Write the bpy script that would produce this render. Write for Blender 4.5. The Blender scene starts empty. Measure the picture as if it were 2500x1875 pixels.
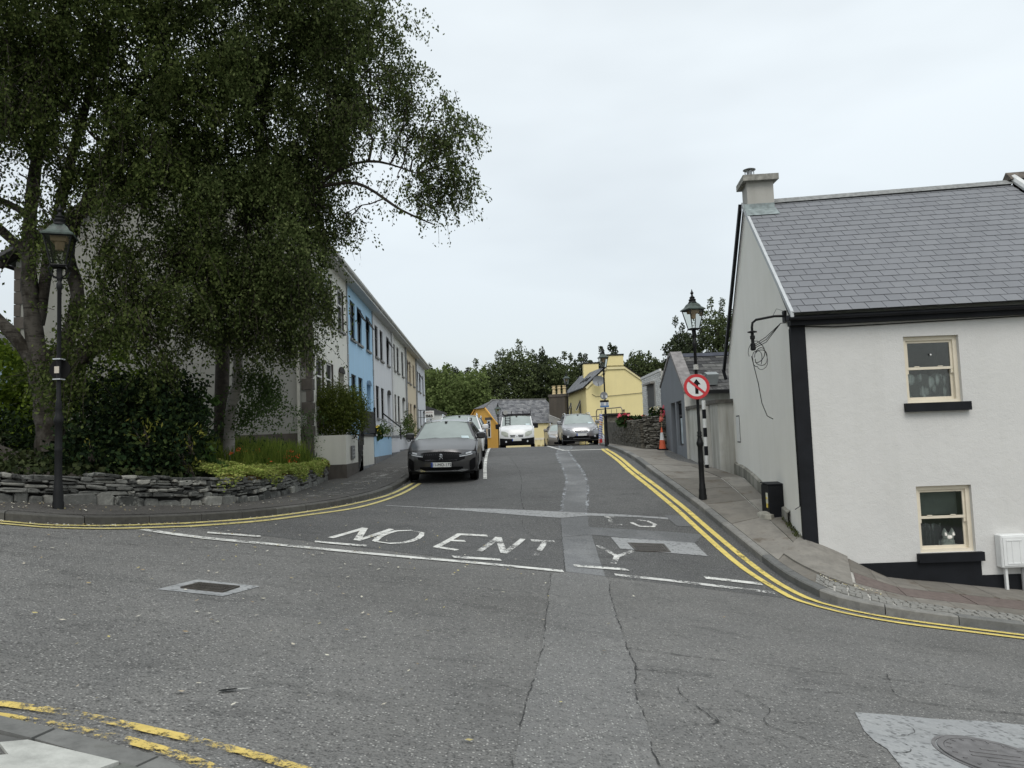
import bpy, bmesh, math, random
import numpy as np
from mathutils import Vector, Matrix
R = math.radians
random.seed(7)
rng = np.random.default_rng(7)
SC = bpy.context.scene
COL = SC.collection

# ------------------------------------------------------------ camera (its height is the zero of all z values)
cam = bpy.data.cameras.new('camera'); camo = bpy.data.objects.new('camera', cam); COL.objects.link(camo)
cam.sensor_width = 36.0; cam.lens = 1850.0 / 2500.0 * 36.0; cam.clip_start = 0.05; cam.clip_end = 3000
camo.matrix_world = Matrix.Rotation(math.pi / 2 + R(4.05), 4, 'X') @ Matrix.Rotation(R(-2.1), 4, 'Z')
SC.camera = camo

# ------------------------------------------------------------ overcast sky
W = bpy.data.worlds.new('World'); SC.world = W; W.use_nodes = True
nt = W.node_tree; nt.nodes.clear()
def wn(t, **k):
    n = nt.nodes.new(t)
    for a, b in k.items(): setattr(n, a, b)
    return n
out = wn('ShaderNodeOutputWorld'); bg = wn('ShaderNodeBackground'); bg2 = wn('ShaderNodeBackground'); add = wn('ShaderNodeAddShader')
sky = wn('ShaderNodeTexSky', sky_type='NISHITA', sun_disc=False, sun_elevation=R(52), sun_rotation=R(178), air_density=1.0, dust_density=3.0)
bg2.inputs['Strength'].default_value = 0.03
nt.links.new(sky.outputs[0], bg2.inputs['Color'])
tc = wn('ShaderNodeTexCoord'); sep = wn('ShaderNodeSeparateXYZ'); nt.links.new(tc.outputs['Generated'], sep.inputs[0])
mr = wn('ShaderNodeMapRange'); nt.links.new(sep.outputs['Z'], mr.inputs['Value'])
mr.inputs['From Min'].default_value = 0.0; mr.inputs['From Max'].default_value = 1.0
mr.inputs['To Min'].default_value = 0.56; mr.inputs['To Max'].default_value = 1.15
mp = wn('ShaderNodeMapping'); mp.inputs['Scale'].default_value = (1.0, 1.0, 3.2); nt.links.new(tc.outputs['Generated'], mp.inputs[0])
no = wn('ShaderNodeTexNoise'); no.inputs['Scale'].default_value = 1.5; no.inputs['Detail'].default_value = 4; nt.links.new(mp.outputs[0], no.inputs['Vector'])
mr2 = wn('ShaderNodeMapRange'); nt.links.new(no.outputs['Fac'], mr2.inputs['Value'])
mr2.inputs['From Min'].default_value = 0.35; mr2.inputs['From Max'].default_value = 0.65; mr2.inputs['To Min'].default_value = 0.86; mr2.inputs['To Max'].default_value = 1.07
mul = wn('ShaderNodeMath', operation='MULTIPLY'); nt.links.new(mr.outputs[0], mul.inputs[0]); nt.links.new(mr2.outputs[0], mul.inputs[1])
bg.inputs['Color'].default_value = (0.925, 0.985, 1.0, 1)
nt.links.new(mul.outputs[0], bg.inputs['Strength'])
nt.links.new(bg.outputs[0], add.inputs[0]); nt.links.new(bg2.outputs[0], add.inputs[1]); nt.links.new(add.outputs[0], out.inputs['Surface'])
sun = bpy.data.lights.new('sun', 'SUN'); sun.energy = 1.3; sun.angle = R(32); sun.color = (1.0, 0.965, 0.92)
suno = bpy.data.objects.new('sun', sun); COL.objects.link(suno)
suno.rotation_euler = (R(36), 0, R(2))   # soft light from behind the camera
SC.view_settings.view_transform = 'Standard'; SC.view_settings.look = 'None'; SC.view_settings.gamma = 1; SC.view_settings.use_curve_mapping = False
SC.view_settings.exposure = 0.12
SC.render.engine = 'CYCLES'
SC.cycles.max_bounces = 6; SC.cycles.transparent_max_bounces = 12

# ------------------------------------------------------------ helpers
def tag(o, label=None, cat=None, group=None, kind=None):
    if label: o['label'] = label
    if cat: o['category'] = cat
    if group: o['group'] = group
    if kind: o['kind'] = kind
    return o
def thing(name, loc, label, cat, group=None, rz=0.0):
    o = bpy.data.objects.new(name, None); COL.objects.link(o); o.location = loc; o.rotation_euler = (0, 0, rz)
    o.empty_display_size = 0.2
    return tag(o, label, cat, group)
def origin_of(p):
    v = Vector((0, 0, 0))
    while p is not None:
        v = v + p.location; p = p.parent
    return v
class MB:
    def __init__(s): s.v = []; s.f = []; s.m = []; s.mi = 0
    def add(s, vs, fs):
        n = len(s.v); s.v.extend([tuple(map(float, p)) for p in vs])
        for f in fs: s.f.append(tuple(n + i for i in f)); s.m.append(s.mi)
    def box(s, x0, x1, y0, y1, z0, z1):
        s.add([(x0,y0,z0),(x1,y0,z0),(x1,y1,z0),(x0,y1,z0),(x0,y0,z1),(x1,y0,z1),(x1,y1,z1),(x0,y1,z1)],
              [(0,3,2,1),(4,5,6,7),(0,1,5,4),(1,2,6,5),(2,3,7,6),(3,0,4,7)])
    def bevbox(s, x0, x1, y0, y1, z0, z1, b=0.02):
        vs = []; 
        for z, i in ((z0, b), (z0 + b, 0), (z1 - b, 0), (z1, b)):
            for (x, y, sx, sy) in ((x0,y0,1,1),(x1,y0,-1,1),(x1,y1,-1,-1),(x0,y1,1,-1)):
                vs.append((x + sx*(i + b*0), y + sy*(b + i), z)); vs.append((x + sx*(b + i), y + sy*(i + b*0), z))
        # octagonal-ish rings ordered round
        ring = lambda k: [k*8+0, k*8+1, k*8+3, k*8+2, k*8+4, k*8+5, k*8+7, k*8+6]
        rs = [ring(k) for k in range(4)]; fs = [tuple(reversed(rs[0])), tuple(rs[3])]
        for k in range(3):
            for j in range(8): fs.append((rs[k][j], rs[k][(j+1)%8], rs[k+1][(j+1)%8], rs[k+1][j]))
        s.add(vs, fs)
    def obox(s, o, u, v, w):   # box from corner o along three vectors
        o, u, v, w = map(Vector, (o, u, v, w))
        P = [o, o+u, o+u+v, o+v, o+w, o+u+w, o+u+v+w, o+v+w]
        s.add(P, [(0,3,2,1),(4,5,6,7),(0,1,5,4),(1,2,6,5),(2,3,7,6),(3,0,4,7)])
    def poly(s, pts): s.add(pts, [tuple(range(len(pts)))])
    def prism(s, pts, vec):
        vec = Vector(vec); n = len(pts); a = [Vector(p) for p in pts]; b = [p + vec for p in a]
        s.add(a + b, [tuple(reversed(range(n))), tuple(range(n, 2*n))] + [(i, (i+1)%n, n+(i+1)%n, n+i) for i in range(n)])
    def tube(s, pts, r, k=8, cap=True):
        pts = [Vector(p) for p in pts]; n = len(pts)
        rs = r if hasattr(r, '__len__') else [r]*n
        vs = []; up = None
        for i, p in enumerate(pts):
            d = (pts[min(i+1, n-1)] - pts[max(i-1, 0)]); d = d.normalized() if d.length > 1e-9 else Vector((0,0,1))
            if up is None: up = Vector((0,0,1)) if abs(d.z) < .9 else Vector((1,0,0))
            a = d.cross(up); a = a.normalized() if a.length > 1e-6 else d.orthogonal().normalized()
            b = d.cross(a).normalized(); up = a.cross(d)
            for j in range(k):
                t = 2*math.pi*j/k; vs.append(p + (a*math.cos(t) + b*math.sin(t))*rs[i])
        fs = [(i*k+j, i*k+(j+1)%k, (i+1)*k+(j+1)%k, (i+1)*k+j) for i in range(n-1) for j in range(k)]
        if cap: fs += [tuple(reversed(range(k))), tuple(range((n-1)*k, n*k))]
        s.add(vs, fs)
    def lathe(s, prof, c=(0,0,0), k=14, a0=0.0):
        vs = []; n = len(prof)
        for r, z in prof:
            for j in range(k):
                t = a0 + 2*math.pi*j/k; vs.append((c[0]+r*math.cos(t), c[1]+r*math.sin(t), c[2]+z))
        fs = [(i*k+j, i*k+(j+1)%k, (i+1)*k+(j+1)%k, (i+1)*k+j) for i in range(n-1) for j in range(k)]
        fs += [tuple(reversed(range(k))), tuple(range((n-1)*k, n*k))]
        s.add(vs, fs)
    def disc(s, c, ax, r, th, k=24):
        ax = Vector(ax).normalized(); a = ax.orthogonal().normalized(); b = ax.cross(a); c = Vector(c)
        vs = [c + (a*math.cos(2*math.pi*j/k) + b*math.sin(2*math.pi*j/k))*r + ax*o for o in (0, th) for j in range(k)]
        s.add(vs, [tuple(reversed(range(k))), tuple(range(k, 2*k))] + [(j, (j+1)%k, k+(j+1)%k, k+j) for j in range(k)])
    def grid(s, P):            # P[i][j] points
        n, m = len(P), len(P[0]); s.add([p for r_ in P for p in r_], [(i*m+j, i*m+j+1, (i+1)*m+j+1, (i+1)*m+j) for i in range(n-1) for j in range(m-1)])
    def build(s, name, mats, parent=None, smooth=False, local=False, fix=True):
        me = bpy.data.meshes.new(name); vs = s.v
        if parent is not None and not local:
            o = origin_of(parent); vs = [(a-o.x, b-o.y, c-o.z) for a, b, c in vs]
        me.from_pydata(vs, [], s.f)
        if not isinstance(mats, (list, tuple)): mats = [mats]
        for m in mats: me.materials.append(m)
        if len(mats) > 1: me.polygons.foreach_set('material_index', s.m)
        if fix:
            bm = bmesh.new(); bm.from_mesh(me); bmesh.ops.recalc_face_normals(bm, faces=bm.faces); bm.to_mesh(me); bm.free()
        if smooth:
            me.polygons.foreach_set('use_smooth', [True]*len(me.polygons))
            try: me.set_sharp_from_angle(angle=R(38))
            except Exception: pass
        ob = bpy.data.objects.new(name, me); COL.objects.link(ob)
        if parent is not None: ob.parent = parent
        return ob
def quads_obj(name, V, mat, parent=None, k=4):     # fast mesh of loose k-gons from a numpy array (n, k, 3)
    n = len(V); me = bpy.data.meshes.new(name)
    if parent is not None:
        o = origin_of(parent); V = V - np.array([o.x, o.y, o.z])
    me.vertices.add(n*k); me.vertices.foreach_set('co', V.reshape(-1).astype(np.float32))
    me.loops.add(n*k); me.loops.foreach_set('vertex_index', np.arange(n*k, dtype=np.int32))
    me.polygons.add(n); me.polygons.foreach_set('loop_start', np.arange(0, n*k, k, dtype=np.int32))
    me.polygons.foreach_set('loop_total', np.full(n, k, dtype=np.int32))
    me.update(calc_edges=True); me.materials.append(mat)
    ob = bpy.data.objects.new(name, me); COL.objects.link(ob)
    if parent is not None: ob.parent = parent
    return ob
def copy_tree(o, parent=None):
    c = o.copy(); COL.objects.link(c); c.parent = parent
    for ch in list(o.children): copy_tree(ch, c)
    return c

# ------------------------------------------------------------ materials
def ramp(cr, cols):
    e = cr.color_ramp.elements; n = len(cols)
    e[0].position = 0.0; e[0].color = (*cols[0], 1); e[1].position = 1.0; e[1].color = (*cols[-1], 1)
    for i in range(1, n-1): e.new(i/(n-1)).color = (*cols[i], 1)
class NT:
    def __init__(s, name):
        s.mat = bpy.data.materials.new(name); s.mat.use_nodes = True; s.nt = s.mat.node_tree; s.nt.nodes.clear()
        s.out = s.n('ShaderNodeOutputMaterial'); s.bsdf = s.n('ShaderNodeBsdfPrincipled'); s.l(s.bsdf.outputs[0], s.out.inputs['Surface'])
        s.tc = s.n('ShaderNodeTexCoord')
    def n(s, t, **k):
        x = s.nt.nodes.new(t)
        for a, b in k.items(): setattr(x, a, b)
        return x
    def l(s, a, b): s.nt.links.new(a, b)
    def vec(s, scale=(1,1,1)):
        if scale == (1,1,1): return s.tc.outputs['Object']
        m = s.n('ShaderNodeMapping'); m.inputs['Scale'].default_value = scale; s.l(s.tc.outputs['Object'], m.inputs[0]); return m.outputs[0]
    def noise(s, sc, det=4, rough=.55, vs=(1,1,1)):
        x = s.n('ShaderNodeTexNoise'); x.inputs['Scale'].default_value = sc; x.inputs['Detail'].default_value = det; x.inputs['Roughness'].default_value = rough
        s.l(s.vec(vs), x.inputs['Vector']); return x.outputs['Fac']
    def vor(s, sc, feat='F1', vs=(1,1,1), outp='Distance'):
        x = s.n('ShaderNodeTexVoronoi', feature=feat); x.inputs['Scale'].default_value = sc; s.l(s.vec(vs), x.inputs['Vector']); return x.outputs[outp]
    def rng(s, v, a, b, c=0., d=1.):
        x = s.n('ShaderNodeMapRange'); s.l(v, x.inputs['Value'])
        for k, q in zip(('From Min','From Max','To Min','To Max'), (a,b,c,d)): x.inputs[k].default_value = q
        return x.outputs[0]
    def mixc(s, f, a, b, mode='MIX'):
        x = s.n('ShaderNodeMix', data_type='RGBA', blend_type=mode)
        if isinstance(f, (int, float)): x.inputs[0].default_value = f
        else: s.l(f, x.inputs[0])
        for i, q in ((6, a), (7, b)):
            if isinstance(q, (tuple, list)): x.inputs[i].default_value = (*q[:3], 1)
            else: s.l(q, x.inputs[i])
        return x.outputs[2]
    def math(s, op, a, b=0.5):
        x = s.n('ShaderNodeMath', operation=op)
        for i, q in ((0, a), (1, b)):
            if isinstance(q, (int, float)): x.inputs[i].default_value = q
            else: s.l(q, x.inputs[i])
        return x.outputs[0]
    def bump(s, h, st=.3, dist=.01):
        x = s.n('ShaderNodeBump'); x.inputs['Strength'].default_value = st; x.inputs['Distance'].default_value = dist
        s.l(h, x.inputs['Height']); s.l(x.outputs[0], s.bsdf.inputs['Normal'])
    def col(s, c):
        if isinstance(c, (tuple, list)): s.bsdf.inputs['Base Color'].default_value = (*c[:3], 1)
        else: s.l(c, s.bsdf.inputs['Base Color'])
    def set(s, rough=.8, metal=0., spec=.5, coat=0.):
        s.bsdf.inputs['Roughness'].default_value = rough; s.bsdf.inputs['Metallic'].default_value = metal
        s.bsdf.inputs['Specular IOR Level'].default_value = spec; s.bsdf.inputs['Coat Weight'].default_value = coat; return s
def plain(name, c, rough=.6, metal=0., var=.12, sc=6., bump=.0, bsc=60., coat=0., spec=.5):
    t = NT(name); f = t.rng(t.noise(sc), .3, .7)
    t.col(t.mixc(f, tuple(q*(1-var) for q in c), tuple(min(1, q*(1+var)) for q in c))); t.set(rough, metal, spec, coat)
    t.bsdf.inputs['Coat Roughness'].default_value = .22
    if bump: t.bump(t.noise(bsc, 5), bump, .01)
    return t.mat
def render_wall(name, c, dirt=(.30,.31,.27), streak=.25, bump=.25, var=.06, patch=.1):
    t = NT(name)
    base = t.mixc(t.rng(t.noise(.9, 5), .3, .7), tuple(q*(1-var) for q in c), c)
    st = t.math('MULTIPLY', t.rng(t.noise(2.2, 6, .6, (1.6, 1.6, .12)), .45, .8), streak)
    base = t.mixc(st, base, dirt)
    pt = t.math('MULTIPLY', t.rng(t.noise(.55, 6, .65), .5, .75), patch)
    base = t.mixc(pt, base, dirt)
    t.col(base); t.set(.85, 0, .25)
    h = t.math('ADD', t.noise(55, 5, .7), t.math('MULTIPLY', t.noise(6, 3), 1.5))
    t.bump(h, bump, .012); return t.mat
def leafmat(name, cols, trans=.35):
    t = NT(name); g = t.n('ShaderNodeNewGeometry'); cr = t.n('ShaderNodeValToRGB'); t.l(g.outputs['Random Per Island'], cr.inputs[0])
    ramp(cr, cols)
    big = t.rng(t.noise(.9, 3), .3, .7, .75, 1.2)
    hs = t.n('ShaderNodeHueSaturation'); t.l(cr.outputs[0], hs.inputs['Color']); t.l(big, hs.inputs['Value'])
    t.col(hs.outputs[0]); t.set(.7, 0, .06)
    tr = t.n('ShaderNodeBsdfTranslucent'); t.l(hs.outputs[0], tr.inputs['Color'])
    mx = t.n('ShaderNodeMixShader'); mx.inputs[0].default_value = trans
    t.l(t.bsdf.outputs[0], mx.inputs[1]); t.l(tr.outputs[0], mx.inputs[2]); t.l(mx.outputs[0], t.out.inputs['Surface']); return t.mat
def asphalt(name, a, b, chip, chipamt=.55, sc=75., bump=.6, patch=.25, spec=.35):
    t = NT(name)
    n1 = t.rng(t.noise(sc*1.3, 3, .7), .3, .7); n2 = t.rng(t.noise(1.3, 6, .65), .35, .65); n3 = t.rng(t.noise(.22, 5, .6), .38, .62)
    base = t.mixc(n1, a, b); base = t.mixc(t.math('MULTIPLY', n2, patch), base, tuple(q*w_ for q, w_ in zip(b, (1.42,1.40,1.34))))
    base = t.mixc(t.math('MULTIPLY', n3, patch*2.2), base, tuple(q*w_ for q, w_ in zip(a, (.86,.85,.83))))
    st = t.math('MULTIPLY', t.rng(t.noise(2.6, 7, .75, (.45,1,1)), .54, .66), .45); base = t.mixc(st, base, tuple(q*.55 for q in a))
    pit = t.math('MULTIPLY', t.rng(t.noise(sc*.36, 3, .8), .56, .66), .62); base = t.mixc(pit, base, tuple(q*.28 for q in a))
    vc = t.vor(sc, outp='Color'); sp = t.n('ShaderNodeSeparateColor'); t.l(vc, sp.inputs[0])
    d = t.vor(sc)
    ch = t.math('MULTIPLY', t.rng(sp.outputs[0], .78, .84), t.rng(d, .50, .32))
    base = t.mixc(t.math('MULTIPLY', ch, chipamt), base, chip)
    dk = t.math('MULTIPLY', t.rng(sp.outputs[1], .62, .72), t.rng(d, .5, .3))
    base = t.mixc(t.math('MULTIPLY', dk, .62), base, tuple(q*.3 for q in a))
    base = t.mixc(t.math('MULTIPLY', t.rng(t.noise(28, 4, .75), .5, .75), .35), base, tuple(q*.45 for q in a))
    t.col(base); t.set(.82, 0, spec)
    t.bump(t.math('ADD', t.math('MULTIPLY', d, 1.2), t.noise(sc*.6, 4, .7)), bump, .012); return t.mat
def paintmat(name, c, wear=.5, sc=22.):
    t = NT(name); t.col(t.mixc(t.rng(t.noise(9, 5), .3, .7), tuple(q*.72 for q in c), c)); t.set(.7, 0, .3)
    w = t.math('ADD', t.math('MULTIPLY', t.noise(sc, 8, .8), .6), t.math('MULTIPLY', t.noise(2.6, 4), .4))
    a = t.rng(w, wear-.03, wear+.03)
    tr = t.n('ShaderNodeBsdfTransparent'); mx = t.n('ShaderNodeMixShader')
    t.l(a, mx.inputs[0]); t.l(tr.outputs[0], mx.inputs[1]); t.l(t.bsdf.outputs[0], mx.inputs[2]); t.l(mx.outputs[0], t.out.inputs['Surface'])
    t.bump(t.noise(80, 4), .3, .006); return t.mat
def objrand(name, cols, rough=.75, sc=14., bump=.4, spots=None, spotamt=.4, isl=False, spec=.3):
    t = NT(name)
    if isl: r = t.n('ShaderNodeNewGeometry').outputs['Random Per Island']
    else: r = t.n('ShaderNodeObjectInfo').outputs['Random']
    cr = t.n('ShaderNodeValToRGB'); t.l(r, cr.inputs[0]); ramp(cr, cols)
    base = cr.outputs[0]
    hs = t.n('ShaderNodeHueSaturation'); t.l(base, hs.inputs['Color']); t.l(t.rng(t.noise(sc, 6, .7), .3, .7, .72 if sc > 2 else .93, 1.25 if sc > 2 else 1.06), hs.inputs['Value']); base = hs.outputs[0]
    if spots: base = t.mixc(t.math('MULTIPLY', t.rng(t.noise(sc*.5, 6, .7), .55, .66), spotamt), base, spots)
    t.col(base); t.set(rough, 0, spec); t.bump(t.noise(sc*2.5, 5, .7), bump, .01); return t.mat
def glassmat(name, c=(.02,.025,.028), rough=.04, spec=.6):
    t = NT(name); t.col(c); t.set(rough, 0, spec); return t.mat
def clearglass(name, tint=(.75,.8,.8)):
    t = NT(name); tr = t.n('ShaderNodeBsdfTransparent'); tr.inputs[0].default_value = (*tint, 1)
    gl = t.n('ShaderNodeBsdfGlossy'); gl.inputs['Roughness'].default_value = .03
    fr = t.n('ShaderNodeFresnel'); fr.inputs[0].default_value = 1.5; mx = t.n('ShaderNodeMixShader')
    t.l(t.math('ADD', fr.outputs[0], .02), mx.inputs[0]); t.l(tr.outputs[0], mx.inputs[1]); t.l(gl.outputs[0], mx.inputs[2]); t.l(mx.outputs[0], t.out.inputs['Surface']); return t.mat
M = {}
M['asphalt'] = asphalt('asphalt', (.115,.1145,.110), (.205,.203,.196), (.52,.51,.48), .62, 58., 1.0)
M['asphalt_street'] = asphalt('asphalt_street', (.074,.075,.075), (.140,.140,.138), (.40,.40,.38), .55, 62., .9)
M['asphalt_patch'] = asphalt('asphalt_patch', (.132,.132,.129), (.208,.207,.201), (.50,.50,.47), .7, 62., .8)
M['concrete_patch'] = asphalt('concrete_patch', (.25,.258,.262), (.30,.308,.31), (.45,.46,.46), .15, 24., .12, .3)
M['trench'] = asphalt('trench', (.135,.14,.145), (.215,.222,.23), (.36,.37,.37), .35, 70., .35, .7)
M['trench_edge'] = paintmat('trench_edge', (.36,.38,.40), .52, 14)
M['worn_pale'] = paintmat('worn_pale', (.20,.195,.18), .53, 5)
M['crack'] = paintmat('crack', (.035,.035,.034), .50, 11)
M['white_paint'] = paintmat('white_paint', (.70,.70,.66), .455)
M['white_faded'] = paintmat('white_faded', (.64,.64,.61), .488)
M['yellow_paint'] = paintmat('yellow_paint', (.70,.56,.16), .42)
M['yellow_pale'] = paintmat('yellow_pale', (.58,.50,.20), .42)
M['yellow_worn'] = paintmat('yellow_worn', (.66,.50,.15), .495, 16)
M['kerb'] = objrand('kerb', [(.12,.122,.118),(.17,.17,.16),(.21,.205,.19)], .85, 9, .35, (.07,.07,.06), .5)
M['slab'] = objrand('slab', [(.135,.125,.108),(.175,.163,.142),(.22,.208,.185)], .85, 3.2, .5, (.070,.052,.034), .8)
M['grout'] = plain('grout', (.42,.41,.38), .9, var=.3, bump=.3)
M['path_asphalt'] = asphalt('path_asphalt', (.055,.052,.048), (.09,.086,.08), (.22,.21,.19), .3, 60, .4)  # left path, darker than the road asphalt
M['brown_flag'] = objrand('brown_flag', [(.125,.100,.090),(.150,.120,.108)], .85, 9, .4)
M['cobble'] = objrand('cobble', [(.17,.17,.16),(.24,.235,.215),(.30,.295,.27)], .85, 12, .5, (.1,.1,.09), .6, isl=True)
M['soil'] = plain('soil', (.035,.028,.02), .95, var=.4, sc=20, bump=.6)
M['ground'] = plain('ground_green', (.05,.065,.03), .95, var=.4, sc=.6, bump=.5)
M['stone'] = objrand('stone', [(.035,.036,.033),(.08,.081,.075),(.145,.145,.133),(.27,.265,.235)], .85, 14, 1.0, (.30,.30,.27), .45)
M['mortar_dark'] = plain('mortar_dark', (.02,.02,.018), .95)
M['black_iron'] = plain('black_iron', (.008,.0085,.009), .5, var=.3, bump=.08, spec=.22)
M['verdigris'] = plain('verdigris', (.050,.068,.060), .6, var=.6, sc=14, bump=.2)
M['chrome'] = plain('chrome', (.55,.56,.57), .25, .9, var=.05)
M['tyre'] = plain('tyre', (.009,.009,.0095), .85, var=.2, spec=.1)
M['iron_cover'] = plain('iron_cover', (.07,.063,.055), .55, .3, var=.35, sc=14, bump=.4)
M['glass'] = glassmat('window_glass', (.012,.013,.015), .2, .09)
M['lamp_glass'] = clearglass('lamp_glass', (.86,.88,.86))
M['clear'] = clearglass('clear_glass', (.86,.90,.89))

# ------------------------------------------------------------ the lie of the land (road level)
def pchip(xs, ys, x):
    h = [xs[i+1]-xs[i] for i in range(len(xs)-1)]; d = [(ys[i+1]-ys[i])/h[i] for i in range(len(h))]; m = [0.0]*len(xs)
    for i in range(1, len(xs)-1):
        if d[i-1]*d[i] > 0:
            w1 = 2*h[i]+h[i-1]; w2 = h[i]+2*h[i-1]; m[i] = (w1+w2)/(w1/d[i-1]+w2/d[i])
    m[0] = d[0]; m[-1] = d[-1]; x = min(max(x, xs[0]), xs[-1]); i = 0
    while i < len(h)-1 and x > xs[i+1]: i += 1
    t = (x-xs[i])/h[i]; t2 = t*t; t3 = t2*t
    return (2*t3-3*t2+1)*ys[i]+(t3-2*t2+t)*h[i]*m[i]+(-2*t3+3*t2)*ys[i+1]+(t3-t2)*h[i]*m[i+1]
YL = [10.7,13.5,16.5,19,22,28,36,38,42,46,55,65,80]; ZL = [-1.17,-1.17,-1.155,-1.11,-.98,-.70,-.47,-.48,-.72,-1.1,-2.0,-2.9,-3.4]
YR = [10.7,12,14,16,20,23.6,28,36,40,46,55,65,80]; ZR = [-2.455,-2.33,-1.97,-1.6,-1.07,-.76,-.60,-.52,-.49,-.75,-1.6,-2.8,-3.4]
def PL(x, y): return -1.65 - .155*max(-22, min(22, x)) - .013*y
def SS(x, y):
    t = max(-.6, min(1.4, (x+4.0)/8.3)); zl = pchip(YL, ZL, y); return zl + (pchip(YR, ZR, y)-zl)*t
def G(x, y):
    if y <= 10.7: return PL(x, y)
    return SS(x, y) + (PL(x, 10.7)-SS(x, 10.7))*max(0.0, 1-(y-10.7)/8)
XS = [-30,-22,-16,-12,-8.98,-7,-5.5,-4,-2,0,2,4.3,6,7.6,9,12,16,22,30]
def frange(a, b, s):
    n = max(1, int(round((b-a)/s))); return [a+(b-a)*i/n for i in range(n+1)]
mb = MB(); mb.grid([[(x, y, G(x, y)) for x in XS] for y in [-6, -2, 2, 6, 10.7]])
road = tag(mb.build('road', M['asphalt'], smooth=True), 'grey chipped asphalt of the cross road and junction in the foreground', kind='structure')
xs2 = [-5.5,-4,-3,-2,-1,0,1,2,3,4.3,5.2]
mb = MB(); mb.grid([[(x, y, G(x, y)+(.002 if y > 10.75 else .002)) for x in xs2] for y in frange(10.7, 80, .25)])
street = tag(mb.build('side_street', M['asphalt_street'], smooth=True), 'asphalt side street climbing to its crest between the terrace and the cottages', kind='structure')
# surrounding terrain
def TZ(x, y):
    g = G(max(-20, min(20, x)), max(-6, min(79, y))) - .35
    if x < -3 and 10 < y < 60: g -= 0.0
    return g
gx = [-400,-150,-60,-30,-20,-14,-10,-7,-5,-3,0,3,5,7,10,14,20,30,60,150,400]; gy = [-100,-40,-10,-6,0,4,8,10.7,12,14,17,20,24,28,34,40,46,52,60,70,80,110,200,400,900]
mb = MB(); mb.grid([[(x, y, TZ(x, y) if y < 100 else -3.8) for x in gx] for y in gy])
tag(mb.build('ground', M['ground'], smooth=True), kind='structure')

# ------------------------------------------------------------ draped markings
def smooth_line(pts, step=.15, curve=True):
    P = [np.array(p[:2], float) for p in pts]; o = []
    for i in range(len(P)-1):
        p0 = P[max(i-1, 0)]; p1 = P[i]; p2 = P[i+1]; p3 = P[min(i+2, len(P)-1)]
        n = max(1, int(np.linalg.norm(p2-p1)/step))
        for k in range(n):
            t = k/n
            if curve: o.append(.5*((2*p1)+(-p0+p2)*t+(2*p0-5*p1+4*p2-p3)*t*t+(-p0+3*p1-3*p2+p3)*t**3))
            else: o.append(p1+(p2-p1)*t)
    o.append(P[-1]); return o
def ribbon(name, pts, w, mat, parent, off=.007, step=.2, curve=True, Z=G, taper=None):
    if name == 'crack': step = .045; w *= .55
    L = smooth_line(pts, step, curve); rows = []
    if name == 'crack':
        a_ = random.uniform(0, 9); wob = 0.0
        for i in range(1, len(L)-1):
            wob = wob*.72+random.uniform(-1, 1)*.009; d = L[min(i+1, len(L)-1)]-L[i-1]; d = d/(np.linalg.norm(d)+1e-9); L[i] = L[i]+np.array([-d[1], d[0]])*wob
        tp = [random.uniform(.35, 1.5) for _ in L]; taper = lambda q: tp[int(q*(len(tp)-1))]
    for i, p in enumerate(L):
        d = L[min(i+1, len(L)-1)]-L[max(i-1, 0)]; d = d/(np.linalg.norm(d)+1e-9); n = np.array([-d[1], d[0]])
        ww = w if taper is None else w*taper(i/(len(L)-1))
        rows.append([(*(p+n*ww*s), Z(*(p+n*ww*s))+off) for s in (-.5, 0, .5)])
    mb = MB(); mb.grid(rows); return mb.build(name, mat, parent, fix=False)
def resample(P, n):
    P = [np.array(p[:2], float) for p in P]; L = [0.0]
    for a, b in zip(P, P[1:]): L.append(L[-1]+np.linalg.norm(b-a))
    o = []
    for i in range(n):
        t = L[-1]*i/(n-1); k = 0
        while k < len(L)-2 and L[k+1] < t: k += 1
        f = (t-L[k])/max(1e-9, L[k+1]-L[k]); o.append(P[k]+(P[k+1]-P[k])*f)
    return o
def loft(name, A, B, mat, parent, off=.004, n=60, m=4, Z=G):
    A = resample(A, n); B = resample(B, n)
    mb = MB(); mb.grid([[(*(a+(b-a)*j/m), Z(*(a+(b-a)*j/m))+off) for j in range(m+1)] for a, b in zip(A, B)])
    return mb.build(name, mat, parent, fix=False)
def mark(name, pts, w, mat='white_paint', par=None, **k): return ribbon(name, pts, w, M[mat], par or street, off=.012, **k)

# repaired trenches, covers, cracks
loft('trench_repair', [(2.35,40),(1.95,33),(1.485,26.864),(1.319,20.054),(1.191,18.266),(.986,16.279),(.887,15.182),(.804,14.015),(.727,12.496),(.679,11.443),(.656,10.72)],
     [(2.95,40),(2.5,33),(2.083,29.3),(1.884,24.044),(1.799,19.383),(1.445,15.679),(1.305,14.028),(1.278,12.702),(1.237,11.623),(1.20,10.72)], M['trench'], street, n=90)
loft('trench_repair', [(.656,10.695),(.444,10.431),(.331,8.847),(.167,6.392),(.008,4.945),(-.066,4.024),(-.15,2.5),(-.2,0)],
     [(1.20,10.695),(1.214,10.5),(1.079,9.166),(.932,6.902),(.899,6.154),(.799,5.527),(.769,4.867),(.714,4.252),(.6,2.5),(.5,0)], M['asphalt_patch'], road, n=40)
for L in ([(2.35,40),(1.95,33),(1.485,26.864),(1.319,20.054),(1.191,18.266),(.986,16.279),(.887,15.182)], [(2.95,40),(2.5,33),(2.083,29.3),(1.884,24.044),(1.799,19.383),(1.445,15.679),(1.305,14.9)]):
    ribbon('trench_edge', L, .07, M['trench_edge'], street, off=.010)
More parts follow.
